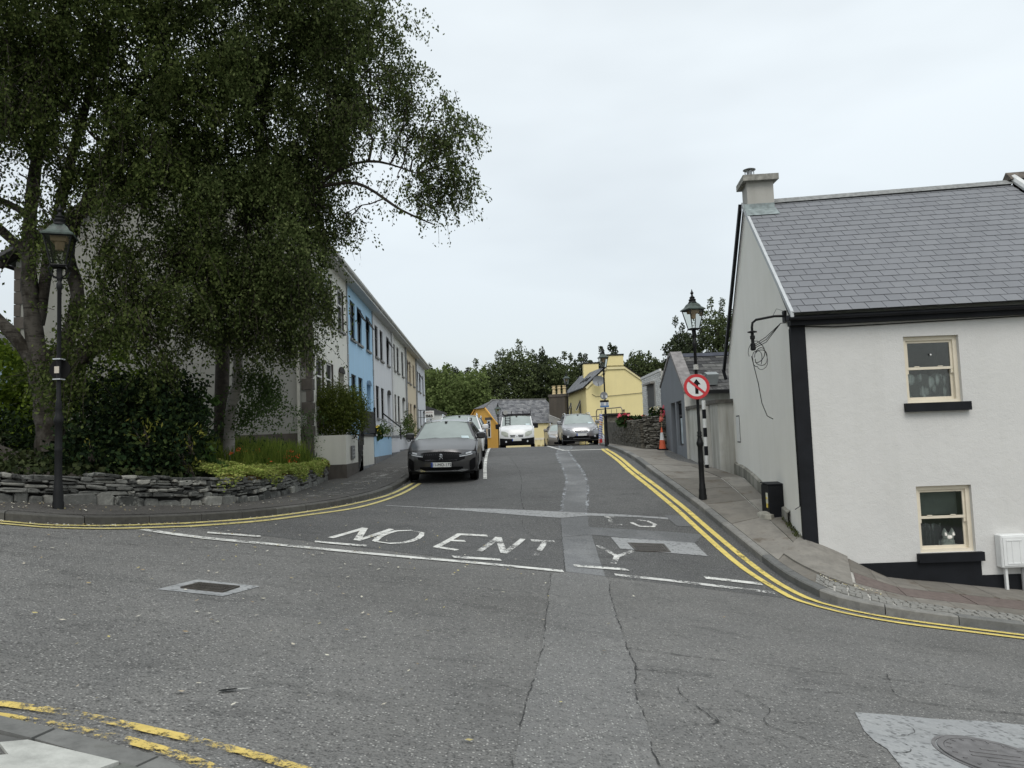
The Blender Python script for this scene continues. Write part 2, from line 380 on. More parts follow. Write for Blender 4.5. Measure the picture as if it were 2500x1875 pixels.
loft('trench_repair', [(-2.6,15.25),(-1.521,15.131),(-.5,15.249),(.237,15.219),(.881,15.181),(1.377,15.151),(2.132,15.113),(2.955,15.004)],
     [(-2.6,15.19),(-1.508,15.03),(-.482,14.80),(.331,14.66),(.855,14.62),(1.378,14.92),(2.381,14.95),(2.943,14.88)], M['concrete_patch'], street, off=.008, n=50)
loft('trench_repair', [(.802,13.99),(1.961,13.991),(2.77,13.994),(3.376,13.945)], [(.757,13.115),(1.255,13.424),(2.125,13.377),(3.078,13.384)], M['trench'], street, off=.008, n=20)
loft('trench_repair', [(2.92,15.186),(3.369,15.166)], [(3.002,14.435),(3.415,14.421)], M['trench'], street, off=.009, n=4)
def cover_surround(a, b, c, d, nm, par, z): loft(nm, [a, b], [d, c], M['concrete_patch'], par, off=z, n=6)
cover_surround((1.62,13.351),(3.078,13.384),(3.129,12.68),(1.684,12.64), 'cover_surround', street, .011)
cover_surround((-3.122,7.455),(-2.52,7.489),(-2.661,6.906),(-3.237,6.871), 'cover_surround', road, .005)
def iron_cover(a, b, c, d, label, slats):
    a, b, c, d = [np.array(q) for q in (a, b, c, d)]; ctr = (a+b+c+d)/4
    t = thing('drain_cover', (ctr[0], ctr[1], G(*ctr)), label, 'drain cover', 'iron drain covers in the road')
    P = lambda u, v: (a*(1-u)+b*u)*(1-v)+(d*(1-u)+c*u)*v
    mb = MB(); q = lambda u, v, o: (*P(u, v), G(*P(u, v))+o)
    for (u0,u1,v0,v1) in ((0,1,0,.07),(0,1,.93,1),(0,.06,.07,.93),(.94,1,.07,.93)):
        mb.add([q(u0,v0,.004),q(u1,v0,.004),q(u1,v1,.004),q(u0,v1,.004),q(u0,v0,.02),q(u1,v0,.02),q(u1,v1,.02),q(u0,v1,.02)], [(4,5,6,7),(0,1,5,4),(1,2,6,5),(2,3,7,6),(3,0,4,7)])
    mb.build('frame', M['iron_cover'], t)
    mb = MB(); mb.poly([q(.06,.07,.013), q(.94,.07,.013), q(.94,.93,.013), q(.06,.93,.013)])
    for i in range(slats):
        u0 = .08+.84*i/slats; u1 = u0+.84/slats*.55
        for (v0, v1) in ((.12,.47),(.53,.88)):
            mb.add([q(u0,v0,.013),q(u1,v0,.013),q(u1,v1,.013),q(u0,v1,.013),q(u0,v0,.021),q(u1,v0,.021),q(u1,v1,.021),q(u0,v1,.021)], [(4,5,6,7),(0,1,5,4),(1,2,6,5),(2,3,7,6),(3,0,4,7)])
    mb.build('lid', M['iron_cover'], t)
iron_cover((1.869,13.051),(2.505,13.162),(2.527,12.708),(1.93,12.591), 'rectangular ribbed iron cover in a pale concrete surround near the letter Y', 14)
iron_cover((-3.037,7.292),(-2.666,7.344),(-2.712,7.039),(-3.089,7.012), 'rusty square iron cover in a grey concrete frame, left foreground road', 12)
# round cover in its smooth patch, lower right
mb = MB(); mb.poly([(x, y, G(x, y)+.005) for x, y in [(2.422,5.71),(2.703,5.755),(3.063,5.79),(3.464,5.886),(4.1,5.93),(4.0,4.3),(2.6,3.9),(2.12,4.2),(2.251,4.701),(2.31,5.0),(2.287,5.112),(2.303,5.301)]])
mb.build('concrete_patch', M['concrete_patch'], road)
cx, cy = 3.06, 5.06; t = thing('manhole_cover', (cx, cy, G(cx, cy)), 'large round grey manhole cover set in smooth concrete, bottom right of the road', 'manhole cover')
def tilt(mbo):     # lay a level piece on the sloping road
    mbo.v = [(x, y, z + G(cx, cy) + (-.155*(x-cx) - .013*(y-cy))) for x, y, z in mbo.v]; return mbo
mb = MB(); k = 48
for r0, r1, z1 in ((.365,.385,.010),(.315,.352,.016)):
    vs = [(cx+r*math.cos(2*math.pi*j/k), cy+r*math.sin(2*math.pi*j/k), z) for r, z in ((r0,.004),(r0,z1),(r1,z1),(r1,.004)) for j in range(k)]
    mb.add(vs, [(i*k+j, i*k+(j+1)%k, (i+1)*k+(j+1)%k, (i+1)*k+j) for i in range(3) for j in range(k)])
tilt(mb).build('frame', plain('cover_iron_grey', (.15,.145,.145), .6, .3, var=.25, sc=12, bump=.3), t)
mb = MB(); mb.lathe([(.312,.004),(.312,.014),(.305,.016)], (cx, cy, 0), k)
for i in range(20):
    a = 2*math.pi*i/20; c, s_ = math.cos(a), math.sin(a)
    mb.obox((cx+.27*c-.006*s_, cy+.27*s_+.006*c, .015), (.03*c, .03*s_, 0), (.012*s_, -.012*c, 0), (0, 0, .006))
for i, (yy, hw) in enumerate(((.12,.05),(.05,.16),(-.02,.19),(-.09,.13),(-.15,.1))):
    mb.box(cx-hw, cx+hw, cy+yy-.009, cy+yy+.009, .015, .021)
tilt(mb).build('lid', bpy.data.materials['cover_iron_grey'], t)
for L, w in (([(2.30,5.29),(2.42,5.24),(2.50,5.12),(2.46,4.98),(2.33,4.93)],.012),([(2.44,5.26),(2.56,5.30),(2.70,5.42),(2.72,5.55),(2.64,5.66)],.010),([(2.55,5.30),(2.9,5.42),(3.3,5.5),(3.9,5.6)],.008)):
    ribbon('crack', L, w, M['crack'], road, off=.009, step=.04)
for L, w in (([(.899,6.154),(1.478,6.198),(2.04,6.173),(2.808,6.197),(3.362,6.171),(3.962,6.191),(6,6.25)],.022),
             ([(.92,6.814),(1.519,6.772),(2.47,6.81),(3.185,6.819),(3.759,6.875),(4.401,6.855),(6,6.9)],.02),
             ([(1.159,5.947),(1.138,5.601),(1.226,5.332),(1.268,5.119),(1.345,5.059),(1.6,4.9)],.018),([(3.27,6.995),(3.115,6.59),(3.023,6.248)],.018),
             ([(-6,8.6),(-4.55,8.831),(-3.759,8.981),(-2.962,9.197),(-2.099,9.297),(0,9.55)],.016),([(-6,7.5),(-4.058,7.876),(-2.664,8.264),(-1.503,8.437),(.147,8.842)],.014),
             ([(.833,4.888),(1.103,5.02),(1.251,5.113),(1.262,5.345)],.014),([(1.6,5.9),(1.75,5.55),(1.62,5.2),(1.85,4.95),(2.1,4.8)],.014),([(1.2,5.33),(1.5,5.42),(1.8,5.3),(2.2,5.42)],.012),
             ([(.35,8.85),(1.06,8.80)],.016),([(-.066,4.024),(.008,4.945),(.167,6.392),(.331,8.847),(.444,10.431)],.016),([(1.22,10.3),(1.079,9.166),(.932,6.902),(.899,6.154),(.80,5.527),(.769,4.867),(.714,4.1)],.02)):
    ribbon('crack', L, w, M['crack'], road, off=.008, step=.06)
for L, w in (([(-.4,30),(.0,24),(.15,20),(.1,17),(.15,15.3)],.03),([(.1,14.4),(.12,13.5),(.3,12.9)],.02),([(.656,10.75),(.727,12.496),(.804,14.015)],.02)):
    ribbon('crack', L, w, M['crack'], street, off=.009, step=.1)
# painted lines
RO = [(3.47,30.0),(3.301,28.0),(3.15,24.5),(3.08,20.568),(3.174,17.511),(3.309,15.159),(3.43,13.473),(3.57,12.1),(3.70,11.15),(3.84,10.55),(4.16,10.05),(4.731,9.78),(5.541,9.74),(6.5,9.73),(9,9.73),(16,9.73)]
RI = [(3.62,30.0),(3.47,28.0),(3.33,24.5),(3.24,21.0),(3.33,18.2),(3.47,15.743),(3.62,13.856),(3.76,12.6),(3.87,11.5),(4.02,10.85),(4.42,10.27),(4.95,10.06),(5.6,9.99),(6.5,9.97),(9,9.97),(16,9.97)]
for L in (RO, RI):
    up = [p for p in L if p[1] > 11.0]; mark('yellow_line', up, .115, 'yellow_paint')
    mark('yellow_line', [up[-1]] + [p for p in L if p[1] <= 11.0], .115, 'yellow_paint', road)
LO = [(-16,7.6),(-9.5,8.72),(-6.185,9.17),(-5.523,9.42),(-5.083,9.867),(-4.596,10.677),(-4.087,11.824),(-3.614,13.244),(-2.995,14.981),(-2.62,17.155),(-2.46,19.6)]
LI = [(-16,7.75),(-9.5,8.88),(-6.268,9.33),(-5.63,9.60),(-5.22,10.08),(-4.76,10.88),(-4.25,12.05),(-3.80,13.5),(-3.26,15.289),(-2.84,17.238),(-2.66,19.75)]
for L in (LO, LI):
    mark('yellow_line', [p for p in L if p[1] < 11], .085, 'yellow_pale', road); mark('yellow_line', [p for p in L if p[1] > 10.6], .10, 'yellow_pale')
mark('yellow_line', [(-4.5,3.98),(-2.66,4.02),(-2.192,3.985),(-1.945,3.935),(-1.75,3.895),(-1.487,3.832),(-1.246,3.763),(-1.015,3.68),(-.7,3.4),(-.3,2.8)], .075, 'yellow_worn', road)
mark('yellow_line', [(-4.5,3.84),(-2.597,3.87),(-2.27,3.842),(-1.966,3.788),(-1.732,3.72),(-1.5,3.625),(-1.25,3.5),(-.95,3.25),(-.5,2.6)], .075, 'yellow_worn', road)
mark('parking_line', [(-.80,20.1),(-.95,24.4),(-1.1,31),(-1.2,38)], .10)
mark('parking_line', [(3.50,29.3),(2.629,29.7),(1.95,30.1)], .42, curve=False); mark('parking_line', [(1.95,30.1),(1.75,34),(1.65,39)], .13)
mark('give_way_line', [(-4.87,9.96),(-4.055,9.88),(-3.006,10.06),(-1.817,10.24),(-.968,10.42),(-.373,10.54),(.62,10.68)], .17, 'white_paint', road)
mark('give_way_line', [(1.35,10.86),(2.326,10.90),(3.60,10.90)], .13, 'white_faded')
for L in ([(-4.18,10.33),(-3.535,10.54)], [(-2.82,10.66),(-2.13,10.80)], [(-.92,10.76),(-.25,10.95)], [(.80,11.13),(1.60,11.28)], [(2.73,11.33),(3.56,11.33)]):
    mark('give_way_dash', L, .14, 'white_paint', road if L[0][1] < 10.65 and L[1][1] < 10.7 else street, off_=0) if False else ribbon('give_way_dash', L, .14, M['white_paint'], street, off=.014, curve=False, Z=G)
for L, w in (([(-2.712,11.12),(-2.46,12.36)],.09),([(-2.46,12.36),(-2.34,11.16)],.10),([(-2.34,11.16),(-2.05,12.5)],.09),
          ([(-2.10,11.25),(-2.09,11.85),(-1.95,12.38),(-1.74,12.54),(-1.55,12.45),(-1.55,11.9),(-1.69,11.42),(-1.87,11.22),(-2.10,11.25)],.085),
          ([(-.50,12.70),(-.96,12.60)],.14),([(-.95,12.64),(-1.21,11.36)],.09),([(-1.24,11.38),(-.89,11.29)],.14),([(-1.10,12.0),(-.83,12.10)],.12)):
    mark('road_letter', L, w, curve=len(L) > 3)
for L, w in (([(-.577,11.416),(-.32,12.66)],.09),([(-.32,12.66),(-.21,11.46)],.11),([(-.21,11.46),(.085,12.697)],.09),([(.22,12.65),(.61,12.71)],.13),([(.46,12.68),(.24,11.5)],.09),
          ([(1.33,12.72),(1.56,12.12)],.09),([(1.88,12.58),(1.56,12.12)],.09),([(1.56,12.14),(1.43,11.6)],.09),
          ([(1.55,14.30),(1.96,14.29)],.10),([(1.70,14.84),(1.90,14.85)],.10),([(1.79,14.82),(1.766,14.32)],.08),
          ([(2.16,14.50),(2.27,14.25),(2.53,14.27),(2.60,14.45),(2.50,14.66),(2.30,14.72)],.08)):
    mark('road_letter', L, w, 'white_faded', curve=len(L) > 3)

# ------------------------------------------------------------ pavements
def bymap(L):      # piecewise-linear polyline parameterised 0..1 by arc length
    P = [np.array(p, float) for p in L]; S = [0.]
    for a, b in zip(P, P[1:]): S.append(S[-1]+np.linalg.norm((b-a)[:2]))
    def f(s):
        s = max(0, min(S[-1], s)); k = 0
        while k < len(S)-2 and S[k+1] < s: k += 1
        return P[k]+(P[k+1]-P[k])*(s-S[k])/max(1e-9, S[k+1]-S[k])
    return f, S
def kerbs(line, parent, length=.9, w=.14, h=.12, side=1, gap=.012, s0=0, s1=None, mat=None, gaps=None):
    L = smooth_line(line, .12); P3 = [(p[0], p[1], G(*p)) for p in L]; f, S = bymap(P3); s1 = s1 or S[-1]
    s = s0
    while s < s1-.05:
        e = min(s1, s+length*random.uniform(.94, 1.06)); n = max(1, int((e-s-gap)/.3)); rows = []
        j = random.uniform(-.004, .004)
        for i in range(n+1):
            q = s+(e-s-gap)*i/n; p = f(q); d = f(q+.05)-f(q-.05); d = d[:2]/(np.linalg.norm(d[:2])+1e-9); nn = np.array([-d[1], d[0]])*side
            a = p[:2]; z = p[2]
            rows.append([(*a, z-.1), (*a, z+h-.018+j), (*(a+nn*.018), z+h+j), (*(a+nn*w), z+h+.004+j), (*(a+nn*w), z-.1)])
        mb = MB(); mb.grid(rows); k = len(rows[0])
        mb.add(rows[0], [tuple(range(k))]); mb.add(rows[-1], [tuple(reversed(range(k)))])
        mb.build('kerb_stone', mat or M['kerb'], parent); s = e
# right-hand pavement: kerb foot line (road side) and matching inner edge with heights
KR = [(22,10.2),(12,10.2),(8.5,10.2),(7.2,10.2),(6.6,10.2),(6.0,10.19),(5.45,10.2),(5.0,10.27),(4.6,10.47),(4.30,10.85),(4.14,11.4),(4.05,12.1),(3.98,12.9),(3.88,14.0),(3.78,15.2),(3.68,16.6),(3.60,18.2),(3.56,20),(3.58,22.5),(3.64,25.5),(3.72,28.5),(3.86,31.5),(4.05,35),(4.2,39),(4.3,45),(4.3,60)]
IR = [(22,13,-4.9),(12,13,-3.37),(8.5,13,-2.87),(7.6,13,-2.76),(7.12,13,-2.69),(6.6,13,-2.63),(6.2,13,-2.57),(5.9,13,-2.42),(5.633,13,-2.27),(5.3,13,-2.1),(5.0,13,-1.97),(4.85,13.05,-1.9),(4.95,13.7,-1.80),(5.0,14.4,-1.66),(5.1,15.4,-1.50),(5.25,16.6,-1.33),(5.42,18.1,-1.14),(5.36,19.9,-1.03),(5.14,22.5,-.86),(5.3,25.5,-.68),(5.45,28.2,-.54),(4.5,31.5,-.46),(4.5,35,-.42),(4.6,39,-.38),(4.7,45,-.62),(4.7,60,-2.1)]
pav = tag(bpy.data.objects.new('pavement', None), 'concrete and stone pavement round the corner of the white cottage and up the side street', kind='structure'); COL.objects.link(pav)
# underlay (grout) sheet
def inset(L, w, side):
    o = []
    for i, p in enumerate(L):
        a = np.array(L[max(i-1, 0)][:2], float); b = np.array(L[min(i+1, len(L)-1)][:2], float); d = (b-a)/np.linalg.norm(b-a)
        o.append((p[0]-d[1]*side*w, p[1]+d[0]*side*w))
    return o
KI = inset(KR, .14, -1)
def prow(i, n=8):
    a = KI[i]; z0 = G(*KR[i])+.124; b = IR[i]
    return (a[0], a[1], z0), b
def pavpt(s, t, dz=0.0):   # s = station (float index), t = 0 at kerb .. 1 at wall
    i = max(0, min(len(KR)-2, int(s))); f = s-i
    (a0, b0), (a1, b1) = prow(i), prow(i+1)
    a = np.array(a0)*(1-f)+np.array(a1)*f; b = np.array(b0)*(1-f)+np.array(b1)*f
    p = a+(b-a)*t; return (p[0], p[1], p[2]+dz)
mb = MB(); mb.grid([[pavpt(s, t, -.018) for t in (0, .25, .5, .75, 1)] for s in frange(0, 25, .5)])
mb.build('pavement_bed', M['grout'], pav)
kerbs(KR, pav, side=-1)
def slab(s0, s1, t0, t1, mat, name='paving_slab', dz=0.0, gs=.0, gt=.0, n=2, th=.03):
    s0 += gs; s1 -= gs; t0 += gt; t1 -= gt; n = max(n, int((s1-s0)*2)); P = [[pavpt(s0+(s1-s0)*i/n, t0+(t1-t0)*j/2, dz) for j in range(3)] for i in range(n+1)]
    mb = MB(); mb.grid(P)
    for E in (P[0], P[-1], [r[0] for r in P], [r[-1] for r in P]):
        mb.grid([E, [(x, y, z-th) for x, y, z in E]])
    return mb.build(name, mat, pav)
# side street bays: outer bay and inner strip
for s0, s1, g in ((11.3,13.25,.006),(13.25,14.35,.006),(14.35,15.3,.006),(15.3,16.1,.006),(16.1,16.75,.006),(16.75,17.35,.006),(17.35,18.1,.006),(18.1,19,.006),(19,20,.006),(20,21,.006),(21,22,.006),(22,23,.006),(23,25,.006)):
    if s0 < 17: slab(s0, s1, .0, .70, M['slab'], gs=g*2, gt=.010); slab(s0, s1, .70, 1.0, M['slab'], gs=g, gt=.010)
    else: slab(s0, s1, .0, 1.0, M['slab'], gs=g*2, gt=.003)
# raised corner slab with its broken step, then the falling front pavement
slab(8.2, 11.3, .22, 1.0, M['slab'], gs=.02, dz=.03, th=.16); slab(9.6, 11.3, .0, .22, M['slab'], gs=.02, dz=.0, th=.05)
for s0, s1 in ((0,1),(1,2),(2,3),(3,4),(4,5),(5,6),(6,7),(7,8.2)):
    slab(s0, s1, .62, 1.0, M['slab'], gs=.008, gt=.004); slab(s0, s1, .16, .34, M['slab'], gs=.008, gt=.004)
for s0, s1 in ((1,2.4),(2.4,4.2),(4.2,6.2),(6.2,8.1)):
    slab(s0, s1, .34, .62, M['brown_flag'], gs=.02, gt=.008)
for s0, s1 in ((0,1),(1,2)): slab(s0, s1, .0, .16, M['slab'], gs=.012, gt=.006)
sett = 0
S = 2.05
while S < 9.6:      # small setts behind the kerb
    st_ = .10/ (math.dist(pavpt(S, 0)[:2], pavpt(S+.1, 0)[:2])/.1); tmax = .155 if S < 7.9 else .21
    wd = math.dist(pavpt(S, 0)[:2], pavpt(S, 1)[:2]); nrow = max(2, int(wd*tmax/.085))
    for j in range(nrow):
        t0 = .008+tmax*j/nrow; t1 = t0+tmax/nrow*.86; o = random.uniform(-.2, .2)*st_; dz = random.uniform(-.006, .008)
        mb = MB(); P = [pavpt(S+o, t0, dz), pavpt(S+o+st_*.86, t0, dz), pavpt(S+o+st_*.86, t1, dz), pavpt(S+o, t1, dz)]
        c = np.mean(np.array(P), axis=0); top = [tuple(np.array(p)*.86+c*.14+np.array([0,0,.008])) for p in P]; low = [(x, y, z-.03) for x, y, z in P]
        mb.add(P+top+low, [(4,5,6,7)]+[(i,(i+1)%4,4+(i+1)%4,4+i) for i in range(4)]+[(8+i,8+(i+1)%4,(i+1)%4,i) for i in range(4)])
        if sett < 290: mb.build('sett', M['cobble'], pav)
        sett += 1
    S += st_
# left-hand pavement
KL = [(-22,6.5),(-12,8.25),(-9,8.85),(-7.2,9.2),(-6.35,9.40),(-5.72,9.66),(-5.30,10.10),(-4.86,10.92),(-4.36,12.1),(-3.92,13.5),(-3.42,15.2),(-3.02,17.2),(-2.86,19.6),(-2.90,22),(-3.0,26),(-3.1,32),(-3.3,42),(-3.5,60)]
IL = [(-22,7.6),(-12,9.2),(-9,9.55),(-7.4,9.75),(-6.75,9.95),(-6.45,10.35),(-6.1,10.7),(-5.6,11.3),(-5.05,12.4),(-4.7,13.7),(-4.7,15.4),(-4.85,17.3),(-5.0,19.6),(-4.54,22),(-4.6,26),(-4.75,32),(-5.0,42),(-5.4,60)]
KLI = inset(KL, .14, 1)
pavl = tag(bpy.data.objects.new('pavement', None), 'damp dark pavement curving past the stone wall on the left', kind='structure'); COL.objects.link(pavl)
mb = MB(); rows = []
for s in frange(0, 17, .25):
    i = min(16, int(s)); f = s-i; a = np.array(KLI[i])*(1-f)+np.array(KLI[i+1])*f; b = np.array(IL[i])*(1-f)+np.array(IL[i+1])*f
    rows.append([(*(a+(b-a)*t), G(*(a+(b-a)*t))+.118+.02*t) for t in (0,.33,.66,1)])
mb.grid(rows); mb.grid([[r[0] for r in rows], [(r[0][0], r[0][1], r[0][2]-.15) for r in rows]])
mb.build('path_surface', M['path_asphalt'], pavl)
kerbs(KL, pavl, side=1, h=.115, mat=objrand('kerb_dark', [(.06,.058,.052),(.10,.098,.09)], .9, 9, .4))
# pale worn patches on the left path near the parked car
for c0, L, w in ((0,[(-3.95,15.6),(-3.9,17.4),(-3.75,19.6)],1.0),(1,[(-3.85,20.0),(-3.9,23.6)],1.2),(2,[(-4.9,12.9),(-4.4,14.6),(-4.3,15.8)],.7)):
    ribbon('worn_patch', L, w, M['worn_pale'], pavl, off=.141, Z=lambda x, y: G(x, y)-.01)
# near kerb, bottom left: kerb stones, pale slab, dark flags
pavn = tag(bpy.data.objects.new('pavement', None), 'near pavement corner with a pale slab, bottom left', kind='structure'); COL.objects.link(pavn)
KN = [(-9,3.75),(-4.5,3.76),(-2.668,3.80),(-2.3,3.745),(-1.95,3.67),(-1.60,3.55),(-1.3,3.38),(-1.0,3.10),(-.75,2.7),(-.55,2.2),(-.3,1.6),(.4,1.0),(2,.7),(9,.5)]
kerbs(KN, pavn, side=-1, h=.05, w=.15, length=.62, gap=.018)
KNI = inset(KN, .15, -1)
mb = MB(); rows = [[(a[0], a[1], G(*a)+.036), (a[0]*.6-.9, (a[1]-2.5)*.5+.5, G(a[0]*.6-.9, .5)+.036), (a[0]*.5-1, -3, G(a[0]*.5-1, -3)+.036)] for a in KNI]
mb.grid(rows); mb.build('pavement_bed', plain('grout_dark', (.10,.10,.095), .9, var=.3, bump=.3), pavn)
def flag(pts, mat, nm='paving_slab'):
    mb = MB(); P = [(x, y, G(x, y)+.052) for x, y in pts]; mb.add(P+[(x, y, z-.02) for x, y, z in P], [tuple(range(len(P)))]+[(i, (i+1)%len(P), len(P)+(i+1)%len(P), len(P)+i) for i in range(len(P))]); mb.build(nm, mat, pavn)
pale = objrand('pale_slab', [(.40,.405,.375),(.44,.44,.41)], .85, 6, .4, (.28,.28,.25), .5)
darks = plain('dark_slab', (.13,.135,.12), .85, var=.3, sc=9, bump=.5)
flag([(-2.62,3.63),(-2.28,3.40),(-2.52,3.28),(-3.1,3.3),(-3.15,3.63)], darks)
flag([(-2.27,3.56),(-1.80,3.46),(-1.93,3.20),(-2.02,3.02),(-2.6,2.95),(-2.5,3.26),(-2.25,3.40),(-2.36,3.50)], pale)
flag([(-1.77,3.45),(-1.50,3.36),(-1.22,3.15),(-1.0,2.85),(-1.45,2.8),(-1.9,2.98),(-1.90,3.19)], darks)
# leaf litter, feather
def litter(n, fn, mat, nm, size=.03):
    V = np.zeros((n, 4, 3))
    for i in range(n):
        x, y, z = fn(); a = random.uniform(0, 6.28); s = size*random.uniform(.5, 1.2); c, q = math.cos(a), math.sin(a)
        for j, (u, v, w_) in enumerate(((-1,0,.002),(0,-.6,.006),(1,0,.010),(0,.6,.004))): V[i, j] = (x+s*(u*c-v*q), y+s*(u*q+v*c), z+w_)
    return tag(quads_obj(nm, V, mat), kind='stuff')
M['litter'] = objrand('litter', [(.50,.47,.36),(.60,.58,.50),(.25,.18,.10),(.5,.44,.18)], .8, 9, .1, isl=True)
def f1():
    while True:
        x = random.uniform(-7, 2.5); y = random.uniform(4.2, 14.5)
        if random.random() < math.exp(-((x+3.2)/2.6)**2)*(.25+.75*math.exp(-((y-10)/3)**2)): return x, y, G(x, y)+.014
tag(litter(420, f1, M['litter'], 'fallen_leaves', .022), 'small fallen birch leaves scattered over the junction')
def f2():
    s = random.random(); i = random.randrange(3, 12); f = random.random(); a = np.array(KL[i])*(1-f)+np.array(KL[i+1])*f
    if random.random() < .5: a = a+np.array([random.uniform(-.02,.16), -random.uniform(.0,.16)]); return a[0], a[1], G(*a)+.012
    b = np.array(IL[i])*(1-f)+np.array(IL[i+1])*f; t = random.uniform(.1, 1); p = KLI[i]; p = np.array(p)*(1-f)+np.array(KLI[i+1])*f+(b-(np.array(p)*(1-f)+np.array(KLI[i+1])*f))*t
    return p[0], p[1], G(*p)+.135+.02*t
tag(litter(700, f2, M['litter'], 'leaf_litter', .02), 'leaf litter along the left kerb and path')
def f3():
    p = pavpt(random.uniform(7.2, 9.6), random.uniform(.18, .26), .01); return p
tag(litter(120, f3, M['litter'], 'leaf_litter', .02), 'brown leaf litter caught under the broken step')
t = thing('feather', (-1.72,4.6,G(-1.72,4.6)), 'single dark feather with a pale quill lying on the near road', 'feather')
mb = MB(); mb.poly([(-1.80,4.56,G(-1.8,4.56)+.012),(-1.76,4.565,G(-1.76,4.57)+.015),(-1.69,4.62,G(-1.69,4.62)+.018),(-1.72,4.635,G(-1.72,4.64)+.015),(-1.78,4.60,G(-1.78,4.6)+.012)]); mb.build('vane', M['black_iron'], t, fix=False)
mb = MB(); mb.tube([(-1.70,4.625,G(-1.7,4.62)+.016),(-1.65,4.665,G(-1.65,4.66)+.013)], .003, 5); mb.build('quill', plain('quill', (.5,.5,.48)), t)

# ------------------------------------------------------------ building helpers
def U(o, u, n, s, z, d=0.0):      # point on a facade: s along u, height z, d outwards
    return (o[0]+u[0]*s+n[0]*d, o[1]+u[1]*s+n[1]*d, z)
def facade(mb, o, u, n, W, z0, z1, ops, depth=.14):
    ss = sorted(set([0, W]+[q for p in ops for q in p[:2]])); zs = sorted(set([z0, z1]+[q for p in ops for q in p[2:4]]))
    for a, b in zip(ss, ss[1:]):
        for c, d in zip(zs, zs[1:]):
            if any(p[0] <= (a+b)/2 <= p[1] and p[2] <= (c+d)/2 <= p[3] for p in ops): continue
            mb.add([U(o,u,n,a,c), U(o,u,n,b,c), U(o,u,n,b,d), U(o,u,n,a,d)], [(0,1,2,3)])
    for p in ops:
        a, b, c, d = p[:4]; dd = p[4] if len(p) > 4 else depth; F = [(a,c),(b,c),(b,d),(a,d)]
        for (s1, t1), (s2, t2) in zip(F, F[1:]+F[:1]):
            mb.add([U(o,u,n,s1,t1), U(o,u,n,s2,t2), U(o,u,n,s2,t2,-dd), U(o,u,n,s1,t1,-dd)], [(0,1,2,3)])
def fbox(mb, o, u, n, s0, s1, z0, z1, d0, d1):
    P = [U(o,u,n,s,z,d) for z in (z0, z1) for s, d in ((s0,d1),(s1,d1),(s1,d0),(s0,d0))]
    mb.add(P, [(0,3,2,1),(4,5,6,7),(0,1,5,4),(1,2,6,5),(2,3,7,6),(3,0,4,7)])
def casement(par, o, u, n, s0, s1, z0, z1, fm, depth=.14, sillm=None, fr=.05, open_=0, mid=None, back=True, glass=None, sill_out=.07):
    mb = MB(); d0, d1 = -depth-.04, -depth+.02
    for q in ((s0,s0+fr,z0,z1),(s1-fr,s1,z0,z1),(s0+fr,s1-fr,z0,z0+fr),(s0+fr,s1-fr,z1-fr,z1)): fbox(mb, o,u,n,*q,d0,d1)
    if mid: fbox(mb, o,u,n,s0+fr,s1-fr,mid-.025,mid+.025,d0,d1-.004)
    w = mb.build('window', fm, par)
    mb = MB()
    g0 = z0+fr*.5; g1 = z1-fr*.5
    if open_:  g1 = mid
    fbox(mb, o,u,n,s0+fr*.5,s1-fr*.5,g0,g1,-depth-.02,-depth-.012)
    mb.build('pane', glass or M['glass'], w)
    if open_:   # top light hinged outwards
        h = z1-mid; mb = MB(); a = R(open_); top = z1-.03
        for q0, q1, c0, c1 in ((s0+.02,s1-.02,0,.045),(s0+.02,s1-.02,h-.05,h-.005),(s0+.02,s0+.06,.045,h-.05),(s1-.06,s1-.02,.045,h-.05)):
            P = [U(o,u,n,s,top-c*math.cos(a)-t*math.sin(a)*.0, -depth+.02+c*math.sin(a)+t) for t in (0,.03) for s, c in ((q0,c0),(q1,c0),(q1,c1),(q0,c1))]
            mb.add(P, [(0,3,2,1),(4,5,6,7),(0,1,5,4),(1,2,6,5),(2,3,7,6),(3,0,4,7)])
        mb.build('top_light', fm, w)
        mb = MB(); P = [U(o,u,n,s,top-c*math.cos(a), -depth+.035+c*math.sin(a)) for s, c in ((s0+.05,.03),(s1-.05,.03),(s1-.05,h-.03),(s0+.05,h-.03))]; mb.poly(P)
        mb.build('pane', glass or M['glass'], w)
    if sillm:
        mb = MB(); fbox(mb, o,u,n,s0-.06,s1+.06,z0-.08,z0,-depth+.0,sill_out); mb.build('sill', sillm, w)
    return w
